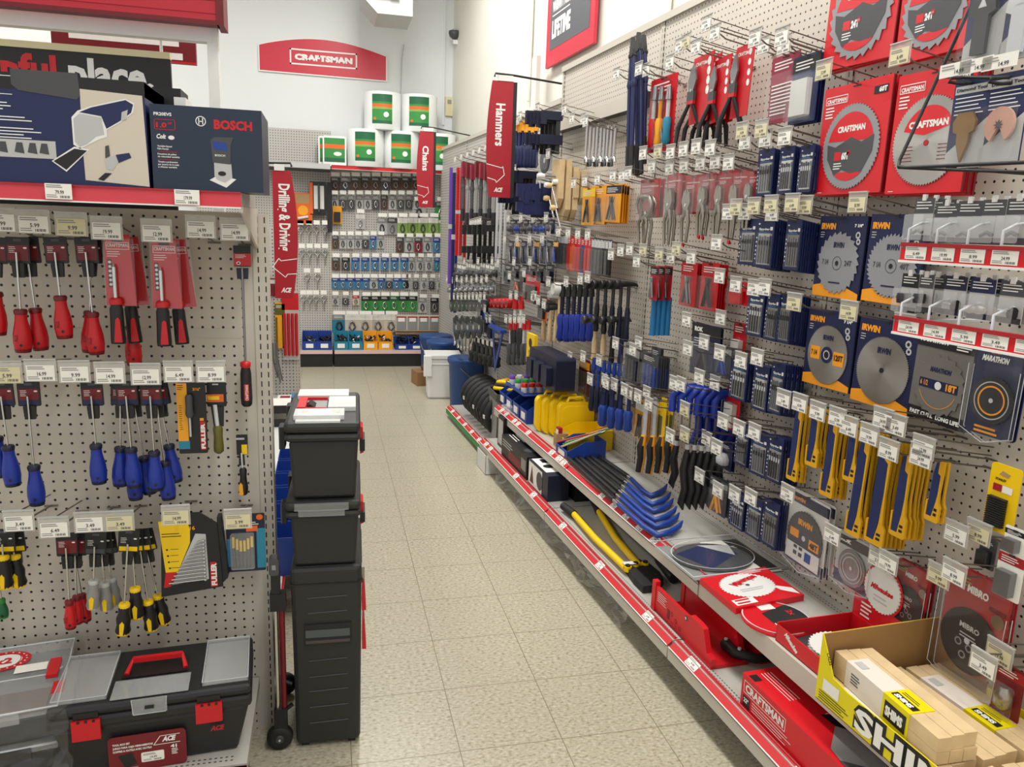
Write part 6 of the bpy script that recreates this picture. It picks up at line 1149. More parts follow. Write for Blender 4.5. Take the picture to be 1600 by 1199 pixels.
# open red counter tray with white discs and header card
t1 = -.25
r = thing('display_tray', 'open red counter tray holding white saw discs with a round header card', 'tray', FW(.83, t1, ZU), RZF); Lx = .245; Dy = .25; H_ = .055; th = .003
q = MB(); q.box(0, Lx, 0, Dy, 0, th, 'dgrey'); q.box(0, Lx, 0, th, 0, H_*.9, 'crred'); q.box(0, th, 0, Dy, 0, H_, 'crred'); q.box(0, Lx, Dy-th, Dy, 0, H_, 'crred'); q.box(Lx-th, Lx, 0, Dy, 0, H_, 'crred'); q.box(th, Lx-th, th, th+.001, th, H_*.88, 'dgrey'); q.text('Milwaukee', .035, .035, .014, 'white', -.0008, w=.06, shear=.3, rot=-25, bold=.05); q.build('tray', r)
q = MB(); q.box(0, Lx, Dy, Dy+.003, 0, H_+.06, 'crred'); q.lines(.03, H_+.05, .04, 4, .012, 'white', Dy-.0008, .005); q.pol([(.12, H_), (.18, H_), (.15, H_+.04)], 'white', Dy-.001); q.build('header_card', r)
q = MB(); q.prism(gear(.1, .17, .065, 36, .94), Dy-.006, Dy-.002, 'boxwhite'); q.disc(.1, .17, .07, 'crred', Dy-.0015, 32); q.text('Milwaukee', .06, .165, .014, 'red', Dy-.0068, w=.08, shear=.3, bold=.05); q.lines(.075, .15, .05, 2, .012, 'lgrey', Dy-.0068, .004); q.build('header_disc', r)
for i in range(3):
    q = MB(); q.M = Matrix.Translation((.13, .11, .02+.008*i)) @ Matrix.Rotation(R(-90), 4, 'X'); q.prism(gear(0, 0, .085, 36, .94), 0, .002, 'boxwhite'); q.lines(-.04, .03, .07, 3, .02, 'lgrey', -.001, .006); q.disc(0, 0, .008, 'dgrey', -.001, 12); M0 = q
    tag(q.build('circular_blade', loc=FW(.83, t1, ZU), rz=RZF), 'white saw disc in the open red tray, %s of the pile' % ['bottom', 'middle', 'topmost'][i], 'saw blade')
# shim carton
t2 = -.505; SS = .762
r = thing('shim_carton', 'open yellow and black shims carton at the near end of the upper shelf', 'carton', FW(SS, t2, ZU), RZF); Lx = .66; Dy = .35; th = .003
q = MB(); mat('shimyellow', 'e6d400', .45); mat('shimcard', '9a7443', .8)
q.box(0, Lx, 0, Dy, 0, th, 'shimcard'); q.box(0, Lx, Dy-th, Dy, 0, .075, 'shimyellow'); q.box(Lx-th, Lx, 0, Dy, 0, .07, 'shimyellow')
q.prism([(0, 0), (Lx, 0), (Lx, .075), (.10, .075), (.05, .082), (0, .17)], 0, th, 'shimyellow'); q.build('tray', r)
q = MB(); q.box(0, th, th, Dy-th, 0, .17, 'shimcard'); q.M = Matrix.Identity(4); q.prism([(0, .01), (.16, .01), (.16, .08), (.12, .16), (0, .17)], Dy-th-.002, Dy-th, 'shimcard'); q.box(-.0015, 0, 0, Dy, 0, .17, 'shimyellow'); q.build('back_flap', r)
q = MB(); y = -.0008; q.text('SHIMS', .125, .008, .060, 'black', y, w=.34, bold=.10); q.text('SHIMS', .131, .0125, .051, 'paper', y-.0006, w=.328, bold=.035); q.quad(.02, .075, .035, .065, 'paper', y); q.text('CALES', .02, .13, .010, 'black', y, w=.028, rot=-60); q.lines(.01, .03, .10, 4, .0065, 'black', y, .0022); q.quad(.52, .62, .01, .06, 'black', y); q.build('lettering', r)
def bundle(Lb, Wb, Hb, wrap):
    r = thing('shim_bundle', '', 'shims'); n = 3
    for i in range(n):
        q = MB(); q.box(0, Lb, Wb*i/n+.0006, Wb*(i+1)/n-.0006, 0, Hb*.46, 'woodgrain'); q.box(0.002*i, Lb-.003*i, Wb*i/n+.0006, Wb*(i+1)/n-.0006, Hb*.47, Hb, 'woodgrain'); q.build('shim', r)
    q = MB(); a, b = Lb*.14, Lb*.52
    q.box(a, b, -.0012, Wb*.55, -.0008, Hb+.0012, mat('wrap', 'e6dbcf', .4).name); q.box(b, Lb*.76, -.0014, Wb*.62, -.0009, Hb+.0014, 'shimyellow'); q.quad(b+.008, Lb*.76-.006, Hb*.12, Hb*.82, 'black', -.002); q.text('SHIMS', b+.012, Hb*.3, Hb*.34, 'paper', -.0026, w=Lb*.24-.026, bold=.06)
    q.lines(a+.02, Hb*.7, .03, 4, .007, 'dgrey', -.002, .003); q.M = Matrix.Translation((0, 0, Hb+.002)) @ Matrix.Rotation(R(-90), 4, 'X'); q.quad(b+.006, Lb*.76-.006, .012, .03, 'black', 0); q.text('SHIMS', b+.012, .014, .011, 'paper', -.0006, w=.05, bold=.06); q.lines(b+.01, .045, .05, 2, .006, 'black', 0, .002); q.quad(a+.01, a+.04, .01, .03, 'lgrey', 0); q.build('wrapper', r); return r
bnd = Kind(bundle)
for i, (x, y_, z, rz, l) in enumerate(((.02, .015, .004, 0, 'bottom front bundle of wood shims in the yellow carton'), (.02, .125, .004, 0, 'bottom middle bundle of wood shims in the yellow carton'), (.03, .235, .004, 0, 'bottom rear bundle of wood shims against the pegboard side'),
    (.012, .03, .068, -4, 'top front bundle of wood shims resting above the carton edge'), (.37, .03, .004, 4, 'near bundle of wood shims at the lower right corner'), (.37, .15, .004, -3, 'second near bundle of wood shims at the lower right corner'))):
    P = FW(SS, t2, ZU)+Matrix.Rotation(RZF, 3, 'Z') @ Vector((x, y_, z)); bnd(.33, .10, .06, i, loc=P, rot=(0, 0, RZF+R(rz)), label=l)
# ---- yellow cases, bins on the far part of the upper shelf
def yc():
    r = thing('tool_case', '', 'case'); q = MB(); q.M = Matrix.Rotation(R(90), 4, 'Z'); q.rr(-.0, .20, 0, .20, .035, -.022, .022, 'yellow', 5); q.rr(.02, .18, .02, .18, .03, -.026, .026, 'yellow', 5); q.build('shell', r, bevel=.004)
    q = MB(); q.M = Matrix.Rotation(R(90), 4, 'Z'); q.tube([(.05, 0, .2), (.06, 0, .222), (.14, 0, .222), (.15, 0, .2)], .009, 'yellow', 8); q.build('handle', r); return r
ycase = Kind(yc)
for i in range(4): 
    P = FT(U(858+15.5*i, 672-3*i)); t_ = 1.98-.058*i; ycase(loc=FW(.872+.02*(i % 2)+.045*(i > 1), t_, ZU), rot=(0, 0, RZF), label='bright yellow moulded case standing on the upper shelf, %s from the far end' % ORD[i])
pbin(.20, .24, .10, 'yellow', loc=FW(1.15, 1.66, ZU), rot=RR, label='yellow open front bin behind the bin of sticks')
r = pbin(.16, .20, .09, 'cblue', loc=FW(1.05, 1.50, ZU), rot=RR, label='blue bin of flat sticks next to the blue pry bars')
rnd = random.Random(4)
for i in range(14):
    q = MB(); q.box(-.008, .008, -.0015, .0015, -.11, .11, ['pale', 'silver', 'brick', 'green', 'paper', 'tan'][i % 6]); o = q.build('marking_stick', loc=FW(.93+.008*i, 1.50+rnd.uniform(-.03, .03), ZU+.085+.002*i)); o.rotation_euler = (R(68+rnd.uniform(-6, 6)), 0, RZF+R(150+rnd.uniform(-12, 12))); tag(o, 'flat stick fanned out over the blue bin on the shelf', 'stick', 'sticks in the blue bin')
r = thing('leaflet_holder', 'small red and white leaflet box left of the stick bin', 'holder', FW(.88, 1.70, ZU), RZF); q = MB(); q.box(0, .05, 0, .06, 0, .07, 'tan'); q.build('box', r); q = MB(); q.box(.005, .045, .01, .03, .03, .10, 'brick'); q.quad(.008, .04, .06, .09, 'paper', .009); q.build('leaflet', r)
for i in range(4): pbin(.13, .24, .15, 'cblue', loc=FW(1.11, 2.62-.145*i, ZU), rot=RR, label='tall blue bin on the far end of the upper shelf, %s from the far end' % ORD[i])
for j in range(3):
    for i in range(6):
        q = MB(); c_ = [['purple', 'lgrey'][i % 2], 'green', 'red'][j]; q.lathe([(.018, 0), (.019, .002), (.019, .034)], 'boxwhite', 12); q.lathe([(.0195, .034), (.0195, .054), (.017, .057)], c_, 12)
        tag(q.build('chalk_bottle', loc=FW(.885+.046*i, 2.47-.12*j, .541)), 'bottle with %s cap, %s from the aisle in its row over the blue bins' % ([['violet', 'grey'][i % 2], 'green', 'red'][j], ORD[i]), 'bottle', '%s capped bottles over the blue bins' % ['violet and grey', 'green', 'red'][j])
r = thing('display_tray', 'flat blue tray on the blue bins carrying rows of capped bottles', 'tray', FW(.86, 2.52, .534), RZF); q = MB(); q.box(0, .36, 0, .28, 0, .004, 'cblue'); q.build('deck', r); q = MB(); q.box(0, .36, 0, .004, .004, .02, 'cblue'); q.build('rim', r)
r = thing('cable_reel', 'yellow coiled cable heap beyond the blue bins', 'cable', FW(1.0, 2.78, .45)); 
for k in range(3): q = MB(); q.tube([((.13-.01*k)*math.cos(R(a)), (.11-.01*k)*math.sin(R(a)), .02*k+.01*math.sin(R(a*2))) for a in range(0, 360, 24)], .014, ['yellow', 'rubber', 'yellow'][k], 6, True); q.build('coil', r)
r2 = thing('crate', 'grey crate under the yellow cable heap', 'crate', FW(1.0, 2.78, .09)); q = MB(); q.box(-.14, .14, -.12, .12, 0, .345, 'grey'); q.build('crate', r2); q = MB(); q.box(-.15, .15, -.13, .13, .30, .345, 'dgrey'); q.build('rim', r2)
# ---- base shelf
def FB(px, py, z=ZL): return FT(onz(px, py, z))
def lbox(name, label, s0, t1, L, D, H, c, fn=None, cat='box', rz=0, z=ZL):
    r = thing(name, label, cat, FW(s0, t1, z), RZF+R(rz)); q = MB(); q.box(0, L, 0, D, 0, H, c); q.build('carton', r)
    if fn: q = MB(); fn(q, L, D, H); q.build('print', r)
    return r
def p1(q, L, D, H):
    q.lines(L*.05, H*.85, L*.4, 3, H*.12, 'lgrey', -.0008, H*.05); q.quad(L*.3, L*.8, H*.15, H*.55, 'dred', -.0008); q.quad(L*.8, L*.97, H*.3, H*.8, 'grey', -.0008); q.M = topm(H+.0006); q.lines(L*.06, D*.9, L*.35, 4, D*.18, 'white', 0, D*.06); q.disc(L*.75, D*.5, D*.3, 'dgrey', 0, 16)
def p2(q, L, D, H):
    q.quad(L*.03, L*.72, H*.05, H*.95, 'paper', -.0008); q.disc(L*.6, H*.5, H*.36, 'dgrey', -.0014, 18); q.pol([(L*.1, H*.15), (L*.2, H*.85), (L*.3, H*.15)], 'pink' if 0 else 'brown', -.0014); q.M = topm(H+.0006); q.quad(L*.04, L*.8, D*.1, D*.9, 'paper', 0); q.disc(L*.5, D*.5, D*.26, 'black', -.0005, 18); q.quad(L*.1, L*.3, D*.4, D*.8, 'black', -.0005)
def p3(q, L, D, H): q.quad(L*.1, L*.9, H*.1, H*.9, 'lgrey', -.0008); q.M = topm(H+.0006); q.text('NX', L*.2, D*.3, D*.4, 'dgrey', 0, w=L*.6, bold=.06)
lbox('product_box', 'white topped upright box at the far end of the base shelf', .80, FB(776, 697)[1]+.03, .12, .12, .19, 'black', p3)
lbox('product_box', 'long black and maroon printed box on the base shelf', .765, FB(786, 712)[1]+.02, .47, .11, .125, 'black', p1)
lbox('product_box', 'black box with white face and round emblem, nearer on the base shelf', .765, FB(836, 752)[1]-.01, .30, .11, .13, 'dnavy', p2)
lbox('product_box', 'plain black box standing behind the white faced one', .90, FB(850, 740)[1]+.25, .70, .16, .13, 'black')
# crate with red tools beyond the shelf end
P = onz(750, 727, 0); r = thing('display_tray', 'low white cardboard tray with blue rim and red handled tools on the floor', 'tray', (P.x-.02, P.y, 0), RZF+R(90)); q = MB(); 
q.box(0, .34, -.20, .0, 0, .004, 'card'); q.box(0, .34, -.004, 0, 0, .12, 'lblue'); q.box(0, .34, -.20, -.196, 0, .12, 'boxwhite'); q.box(0, .004, -.2, 0, 0, .12, 'boxwhite'); q.box(.336, .34, -.2, 0, 0, .16, 'cblue'); q.build('tray', r)
for i in range(5):
    q = MB(); q.tube([(0, 0, 0), (.10, 0, .0), (.2, 0, .005)], [.016, .017, .010], ['dred', 'red', 'rubber', 'dred', 'rubber'][i], 8); P2 = Matrix.Rotation(RZF+R(90), 3, 'Z') @ Vector((.08+.05*i, -.18, .10)); tag(q.build('striking_tool', loc=(P.x-.02+P2.x, P.y+P2.y, P2.z), rz=RZF+R(10*i)), '%s grip lying across the low floor tray' % ['dark red, nearest', 'bright red', 'black', 'maroon', 'far black'][i], 'tool')
crumple('plastic_film', 'dark crinkled plastic sheet bunched under the right base shelf', lambda a, b: (2.0*a, -.05+.05*b+.02*math.sin(30*a), .012+.10*b), 46, 6, 'film2', loc=FW(.80, 2.5, 0), rz=RZF, amp=.010)
crumple('plastic_film', 'silvery crumpled film on the shelf behind the upright box', lambda a, b: (.12*a, .1*b, .03*math.sin(3*a+2*b)+.03), 8, 8, 'clear2', loc=FW(.80, FB(776, 697)[1]+.03, .365), rz=RZF, amp=.014)
# yellow bolt cutters
H1 = [onz(*p, ZL+.025) for p in ((880, 791), (897, 804), (930, 842), (978, 888))]; H2 = [onz(*p, ZL+.025) for p in ((922, 770), (936, 800), (962, 842), (1000, 886))]
Hd = onz(1010, 903, ZL+.02); r = thing('bolt_cutter', 'large yellow handled bolt cutter lying open on the base shelf', 'bolt cutter', (Hd.x, Hd.y, ZL)); O = Vector((Hd.x, Hd.y, ZL))
for Hh in (H1, H2):
    q = MB(); q.tube([p-O for p in Hh[1:]], .0145, 'yellow', 12); q.build('handle', r); q = MB(); q.tube([Hh[0]-O, Hh[1]-O], [.018, .019], 'rubber', 12); q.build('grip', r)
q = MB(); pp = [onz(*p, ZL)-O for p in ((976, 894), (998, 885), (1012, 890), (1030, 905), (1036, 916), (1024, 926), (1004, 928), (990, 914))]; q.add([p+Vector((0, 0, .002)) for p in pp]+[p+Vector((0, 0, .03)) for p in pp], [tuple(range(8)), tuple(range(8, 16))]+[(i, (i+1) % 8, (i+1) % 8+8, i+8) for i in range(8)], 'rubber'); q.build('jaws', r)
for p in ((981, 888), (993, 884), (1008, 882)): q = MB(); c_ = onz(*p, ZL+.03)-O; q.lathe([(.015, 0), (.015, .02)], 'yellow', 12, c=(c_.x, c_.y, .018)); q.lathe([(.010, .038), (.010, .044)], 'rubber', 12, c=(c_.x, c_.y, 0)); q.build('pivot', r)
q = MB(); c_ = onz(985, 881, ZL+.04)-O; q.box(c_.x-.03, c_.x+.02, c_.y-.012, c_.y+.012, .042, .044, 'boxwhite'); q.build('label', r)
Q = [onz(*p, ZL+.02) for p in ((988, 828), (1030, 875), (1053, 905))]; r = thing('bolt_cutter', 'dark navy handled cutter tucked behind the yellow one', 'bolt cutter', Q[0]); q = MB(); q.tube([Vector((0, 0, 0)), Q[1]-Q[0]], .014, 'dnavy', 8); q.build('handle', r); q = MB(); q.tube([Q[1]-Q[0], Q[2]-Q[0]], .02, 'rubber', 8); q.build('grip', r)
# red mitre boxes
def mitre(L, D, H):
    r = thing('mitre_box', '', 'mitre box'); q = MB(); q.box(0, L, 0, D, 0, .012, 'red'); q.build('base', r)
    for y0 in (0, D-.014):
        q = MB(); q.box(0, L*.60, y0, y0+.012, .0, H*.86, 'crred'); q.prism([(L*.60, 0), (L, 0), (L, H*.3), (L*.93, H*.36), (L*.86, H*.95), (L*.80, H), (L*.66, H), (L*.62, H*.9)], y0-.004, y0+.014, 'crred'); q.box(0, L*.06, y0-.003, y0+.016, 0, H, 'crred')
        if y0 == 0:
            q.lines(L*.1, H*.75, L*.16, 5, H*.07, 'white', -.0008, H*.02); q.quad(L*.28, L*.32, H*.2, H*.5, 'dred', -.0008)
            for k in range(3): q.ring(L*(.36+.07*k), H*(.45-.1*k), .006, .008, 'black', -.001, 12); q.quad(L*(.35+.07*k), L*(.38+.07*k), H*.18, H*.20, 'black', -.001)
            q.disc(L*.6, H*.8, .009, 'dgrey', -.005, 12); q.disc(L*.6, H*.8, .005, 'silver', -.006, 12)
        q.build('side_wall', r)
    q = MB(); q.box(L*.1, L*.45, D*.4, D*.55, .012, .03, 'dred'); q.build('saw_sleeve', r); return r
mb = Kind(mitre)
mb(.40, .13, .11, loc=FW(.775, FB(1015, 955)[1]+.02, ZL), rot=(0, 0, RZF), label='red plastic mitre box with angle slots on the base shelf, front one')
mb(.36, .13, .11, loc=FW(.945, FB(1015, 955)[1]-.03, ZL), rot=(0, 0, RZF), label='second red mitre box in the shade behind the front one')
P = FB(1160, 1025); r = thing('spring_clamp', 'black plastic clamp lying between mitre box and red saw carton', 'clamp', FW(.90, P[1]+.06, ZL), RZF); q = MB(); q.tube([(0, 0, .02), (.03, -.03, .03), (.08, -.03, .03), (.12, .02, .025), (.12, .08, .02)], [.014, .018, .018, .016, .01], 'rubber', 8); q.build('arm', r); q = MB(); q.lathe([(.006, .044), (.006, .05)], 'silver', 10, c=(.03, -.03, 0)); q.lathe([(.006, .044), (.006, .05)], 'silver', 10, c=(.09, -.02, 0)); q.build('rivet', r)
# saw carton
P = FB(1121, 1106); Lc, Dc, Hc = .70, .27, .10
r = thing('mitre_saw_carton', 'big red carton picturing a mitre saw on the base shelf, lower right', 'carton', FW(.762, P[1], ZL), RZF); q = MB(); q.box(0, Lc, 0, Dc, 0, Hc, 'crred'); q.build('carton', r)
q = MB(); y = -.0008; q.text('CRAFTSMAN', .02, .055, .022, 'white', y, w=.17, bold=.04)
for a_ in ((.012, .198, .048, .050), (.012, .198, .083, .085), (.012, .014, .048, .085), (.196, .198, .048, .085)): q.quad(*a_, 'white', y)
q.quad(.012, .045, .008, .040, 'black', y); q.text('22"', .017, .022, .012, 'white', y-.0005, w=.022, bold=.04); q.lines(.055, .040, .17, 4, .008, 'white', y, .002)
q.M = topm(Hc+.0008)
for i in range(6): x = .03+.042*(i // 2) if 0 else .025+.035*(i % 3); z = .10+.045*(i // 3) if 0 else Dc-.08-.035*(i // 3)*1.0; q.quad(x, x+.03, z, z+.03, 'black', 0); q.ring(x+.015, z+.015, .006, .010, 'white', -.0005, 12)
for i in range(4): q.quad(.02+.0, .15, .045-.010*i+.03, .047-.010*i+.03, 'white', 0)
q.quad(.02, .05, .005, .03, 'black', 0)
q.quad(.22, .222, .1, .16, 'white', 0); q.quad(.22, .27, .158, .16, 'white', 0)
q.pol([(.27, .09), (.34, .02), (.40, .01), (.52, .05), (.46, .13), (.38, .12), (.31, .14)][::1], 'grey', -.0004); q.pol([(.38, .01), (.56, .0), (.62, .08), (.5, .1), (.42, .06)], 'dgrey', -.0008); q.pol([(.22, .085), (.27, .09), (.29, .11), (.23, .115)], 'black', -.0008); q.disc(.42, .19, .04, 'steel', -.0008, 20)
q.build('print', r)
# ================================================================ right edge: wire rack of oscillating blades and accessory trays
def ob(w, h, c, tip):
    r = thing('oscillating_blade_pack', '', 'blade pack'); q = MB(); q.rr(-w/2, w/2, -h, .0, .003, 0, .003, 'navy'); q.pol([(-w/2, -h), (w/2, -h), (w/2, -h*.45), (-w/2, -h*.82)], 'lgrey', -.0006); q.quad(-w*.46, w*.46, -h*.16, -h*.07, 'lgrey', -.0006); q.text('Diamond Tool', -w*.42, -h*.13, h*.035, 'dnavy', -.001, w=w*.8, bold=.04); q.lines(-w*.42, -h*.2, w*.8, 5, h*.045, 'white', -.0008, h*.012); q.build('card', r)
    q = MB(); cz = -h*.52; k = w*.36
    if tip == 'tri': q.prism([(-k*.85, cz+k*.2), (-k*.75, cz-k*.4), (-k*.45, cz-k*.5), (-k*.4, cz-k*1.2), (0, -h*.94), (k*.4, cz-k*1.2), (k*.45, cz-k*.5), (k*.75, cz-k*.4), (k*.85, cz+k*.2), (k*.5, cz+k*.75), (-k*.5, cz+k*.75)], -.010, -.004, c)
    elif tip == 'disc': q.prism([(k*math.cos(R(a)), cz-k*.3+k*1.05*math.sin(R(a))) for a in range(-60, 241, 15)]+[(0, cz-k*.3)], -.010, -.004, c); q.pol([(k*.16*(1 if i % 2 else 2.2)*math.cos(R(i*22.5)), cz-k*.3+k*.16*(1 if i % 2 else 2.2)*math.sin(R(i*22.5))) for i in range(16)], 'dgrey', -.011)
    else: q.prism([(-k*.5, -h*.95), (k*.5, -h*.95), (k*.5, cz-k*.2), (k*.95, cz), (k*.8, cz+k*1.1), (0, cz+k*1.5), (-k*.8, cz+k*1.1), (-k*.95, cz), (-k*.5, cz-k*.2)], -.012, -.004, c); q.pol([(-k*.3, cz+k*.3), (k*.3, cz+k*.3), (0, cz+k*.9)], 'silver', -.0125)
    q.build('blade', r); q = MB(); q.rr(-w*.48, w*.48, -h*.97, -h*.36, .01, -.018, -.016, 'clear'); q.build('blister', r); return r
OB = Kind(ob)
DR = .36; mat('goldblade', '8a6a3a', .5, .3); mat('pinkdisc', 'c99a86', .5)
for x0, x1, y0, y1, c, tp, l in ((1523, 1585, -60, 90, 'dsteel', 'flat', 'navy carded oscillating blade with dark flat tip, top of the wire rack'), (1583, 1645, -70, 86, 'silver', 'flat', 'oscillating blade pack cut by the right edge, top of rack'), (1493, 1553, 122, 260, 'goldblade', 'tri', 'oscillating blade pack with gold triangular tip in the wire rack'), (1548, 1612, 112, 256, 'pinkdisc', 'disc', 'oscillating blade pack with pale pink disc in the wire rack')):
    P, w, h = span(x0, x1, y0, y1, DR); OB(w, h, c, tp, loc=P, rot=RR, label=l)
O = onF(1404, 260, WP-DR-.02); r = thing('wire_rack', 'black wire display rack of oscillating blades at the upper right', 'rack', O, RZF); iM = Matrix.Rotation(-RZF, 3, 'Z')
def rl(px, py, d): return iM @ (onF(px, py, WP-d)-O)
q = MB(); q.tube([rl(1535, -30, DR-.02), rl(1406, 250, DR+.02), rl(1404, 260, DR+.03), rl(1415, 262, DR+.03), rl(1640, 252, DR+.03)], .0035, 'rubber', 8); q.build('hoop', r)
q = MB(); q.tube([rl(1404, 262, DR+.02), rl(1500, 266, DR+.02), rl(1640, 270, DR+.02)], .003, 'rubber', 8); q.tube([rl(1470, 120, DR+.02), rl(1560, 122, DR+.02)], .003, 'rubber', 8); q.build('rail', r)
for px in (1482, 1545): q = MB(); q.tube([rl(px+60, 128, DR-.05), rl(px+20, 131, DR+.03), rl(px, 128, DR+.05), rl(px+4, 122, DR+.05), rl(px+60, 120, DR-.05)], .0032, 'rubber', 8); q.build('prong', r)
q = MB(); q.tube([rl(1480, 262, DR+.02), rl(1480, 262, DR+.02)+Vector((0, DR+.02, .0))], .004, 'rubber', 8); q.tube([rl(1560, -20, DR), rl(1560, -20, DR)+Vector((0, DR, 0))], .004, 'rubber', 8); q.build('arm', r)
for i, (px, py) in enumerate(((1493, 112), (1562, 100), (1525, 106))):
    P = onF(px, py, WP-DR-.06); q = MB(); q.box(-.035, .035, -.002, 0, -.008, .016, 'paper'); q.lines(-.03, .012, .03, 2, .005, 'grey', -.0025, .002); q.text('14.99', 0, -.004, .007, 'black', -.0025, w=.02); tag(q.build('price_label', loc=P, rz=RZF), 'paper price strip clipped to the wire rack, %s of three' % ['left', 'right', 'middle'][i], 'price label')
def acc(w, h, c1, c2, k):
    r = thing('rotary_accessory_pack', '', 'accessory pack'); q = MB(); q.rr(-w/2, w/2, -h, .0, .002, 0, .002, c2); q.quad(-w/2, w/2, -h*.35, 0, c1, -.0005); q.quad(-w/2, w/2, -h, -h*.86, c1, -.0005); q.lines(-w*.4, -h*.08, w*.8, 3, h*.07, 'white', -.001, h*.025); q.build('card', r)
    q = MB()
    if k == 0: q.tube([(-w*.25, -.01, -h*.82), (0, -.01, -h*.74), (w*.25, -.01, -h*.8)], .004, 'dgrey', 6)
    elif k == 1: q.lathe([(w*.3, -h*.75), (w*.34, -h*.6), (w*.3, -h*.5)], 'dsteel', 12, c=(0, -.014, 0))
    elif k == 2: q.lathe([(.006, -.012), (.009, 0), (.006, .012)], 'boxwhite', 10, 'X', (-w*.2, -.012, -h*.76)); q.lathe([(.006, -.012), (.009, 0), (.006, .012)], 'boxwhite', 10, 'X', (w*.15, -.012, -h*.76))
    else: q.tube([(-w*.3, -.01, -h*.7), (w*.3, -.01, -h*.74)], .003, 'silver', 6); q.lathe([(.012, -.003), (.012, .003)], 'rubber', 12, 'X', (w*.3, -.01, -h*.74))
    q.build('accessory', r); q = MB(); q.rr(-w*.5, w*.5, -h*.98, -h*.38, .004, -.024, -.022, 'clear2'); q.build('blister', r)
    q = MB(); q.box(-.005, .005, -.004, .001, -.005, .008, 'boxwhite'); q.build('hang_tab', r); return r
ACC = Kind(acc); DA = .30
for i, (x0, x1, y0, y1, k, c1) in enumerate(((1430, 1463, 310, 376, 0, 'dgrey'), (1464, 1500, 318, 378, 0, 'dgrey'), (1500, 1536, 314, 380, 0, 'dgrey'), (1537, 1575, 312, 382, 0, 'dgrey'), (1576, 1614, 310, 384, 0, 'dgrey'),
    (1412, 1437, 428, 488, 1, 'black'), (1438, 1462, 430, 490, 1, 'dgrey'), (1478, 1513, 432, 494, 3, 'dnavy'), (1518, 1558, 436, 500, 2, 'irnavy'), (1564, 1606, 440, 508, 3, 'dgrey'))):
    P, w, h = span(x0, x1, y0, y1, DA)
    for j in range(3):
        d = DA-.03*j; s, t, z = FT(P); nm = 'clear blister rotary accessory pack, %s from left in the %s red edged rack' % (ORD[i % 5], ['upper', 'lower'][i//5])
        ACC(w, h, c1, 'lgrey', k, loc=FW(WP-d, t, z), rot=(0, 0, RZF+R(3*((i+j) % 3-1))), label=nm+(', behind' if j else ''), group=nm[:60])
for ri, (xa, ya, yb2) in enumerate(((1409, 380, 407), (1398, 494, 519))):
    A = onF(xa, ya, WP-DA-.05); B = onF(xa, yb2, WP-DA-.05); h = A.z-B.z; r = thing('accessory_rack', ['upper', 'lower'][ri]+' red edged wire rack of rotary accessories', 'rack', A, RZF); L_ = .62
    q = MB(); q.box(0, L_, 0, .004, -h, 0, 'crred'); q.box(0, L_, -.003, .006, -.006, .002, 'brick'); q.box(0, L_, -.004, .004, -h-.004, -h+.001, 'white')
    q.build('price_channel', r)
    for i in range(5): q = MB(); pricelabel(q, .014+.07*i, -h+.004, .056, h-.010, 'paper', i+ri*3+2, -.0008); q.build('price_label', r)
    for i in range(6):
        q = MB(); x = .012+.075*i; q.tube([(x, .004, 0), (x, .004, .03), (x+.01, .02, .042), (x, .05, .045), (x, DA+.05, .05)], .0028, 'silver', 6); q.build('prong', r)
    q = MB(); q.box(0, .02, 0, DA+.05, -.01, -.006, 'silver'); q.box(L_-.02, L_, 0, DA+.05, -.01, -.006, 'silver'); q.build('arm', r)
# ================================================================ far part of the right wall
def fs(l, kind, extra, x0, x1, y0, y1, d, hk=True, tilt=0): stack(kind, extra, (x0, x1, y0, y1), 1, d, l, hk=hk, tilt=tilt, L=.22)
# coloured levels in the corner
for i, (x, c, y0, y1) in enumerate(((705, 'purple', 262, 445), (710, 'navy', 270, 470), (716, 'red', 262, 400), (722, 'brick', 262, 400), (713, 'cblue', 350, 490), (728, 'red', 280, 410))):
    P, w, h = span(x-3, x+3, y0, y1, .25-.02*i); q = MB(); q.box(-.018, .018, -.01, .01, -h, 0, c); q.box(-.020, .020, -.012, .012, -h*.52, -h*.48, 'lgrey'); tag(q.build('spirit_level', loc=P, rz=RZF), '%s long level hanging in the back corner, %s from left' % ({'purple': 'violet', 'navy': 'navy', 'red': 'red', 'brick': 'dark red', 'cblue': 'blue'}[c], ORD[i]), 'level')
for i in range(8): 
    P, w, h = span(722+7*i, 727+7*i, 258+2*(i % 3), 345+8*(i % 2), .22-.012*i); K_cutter(.06, h, 'grey' if i % 2 else 'dgrey', loc=P, rot=RR, label='long grey handled cutter or clamp, %s in the row left of Hammers sign' % ORD[i])
    q = MB(); q.box(-.025, .025, -.02, .02, -.09, .02, 'dred' if i % 2 else 'magenta'); tag(q.build('clamp', loc=(P.x, P.y-.03, P.z), rz=RZF), 'dark red clamp head, %s in the row left of the Hammers sign' % ORD[i], 'clamp')
for i in range(7):
    P = onF(712+9.5*i, 250-3.4*i, WP-.25); s, t, z = FT(P); hook(.24, i % 10, 'paper', 1, loc=FW(WP-.002, t, z-TILT*.24), rot=RR, label='long bright peg hook, %s in the upper row of the far corner' % ORD[i])
for i in range(5): fs('black trigger clamp, %s from left below the red clamp heads' % ORD[i], K_clamp, ('rubber',), 739+8*i, 746+8*i, 352, 412, .2-.02*i)
for i, x in enumerate((778, 784, 791)):
    P, w, h = span(x-2, x+2, 298, 445, .14); q = MB(); q.box(-.010, .010, -.006, .006, -h, 0, 'silver'); q.tube([(0, 0, -.01), (0, .135, -.015)], .003, 'wire', 4); tag(q.build('steel_rule', loc=P, rz=RZF), 'long silver straightedge, %s of three under the Hammers sign' % ['left', 'middle', 'right'][i], 'straightedge')
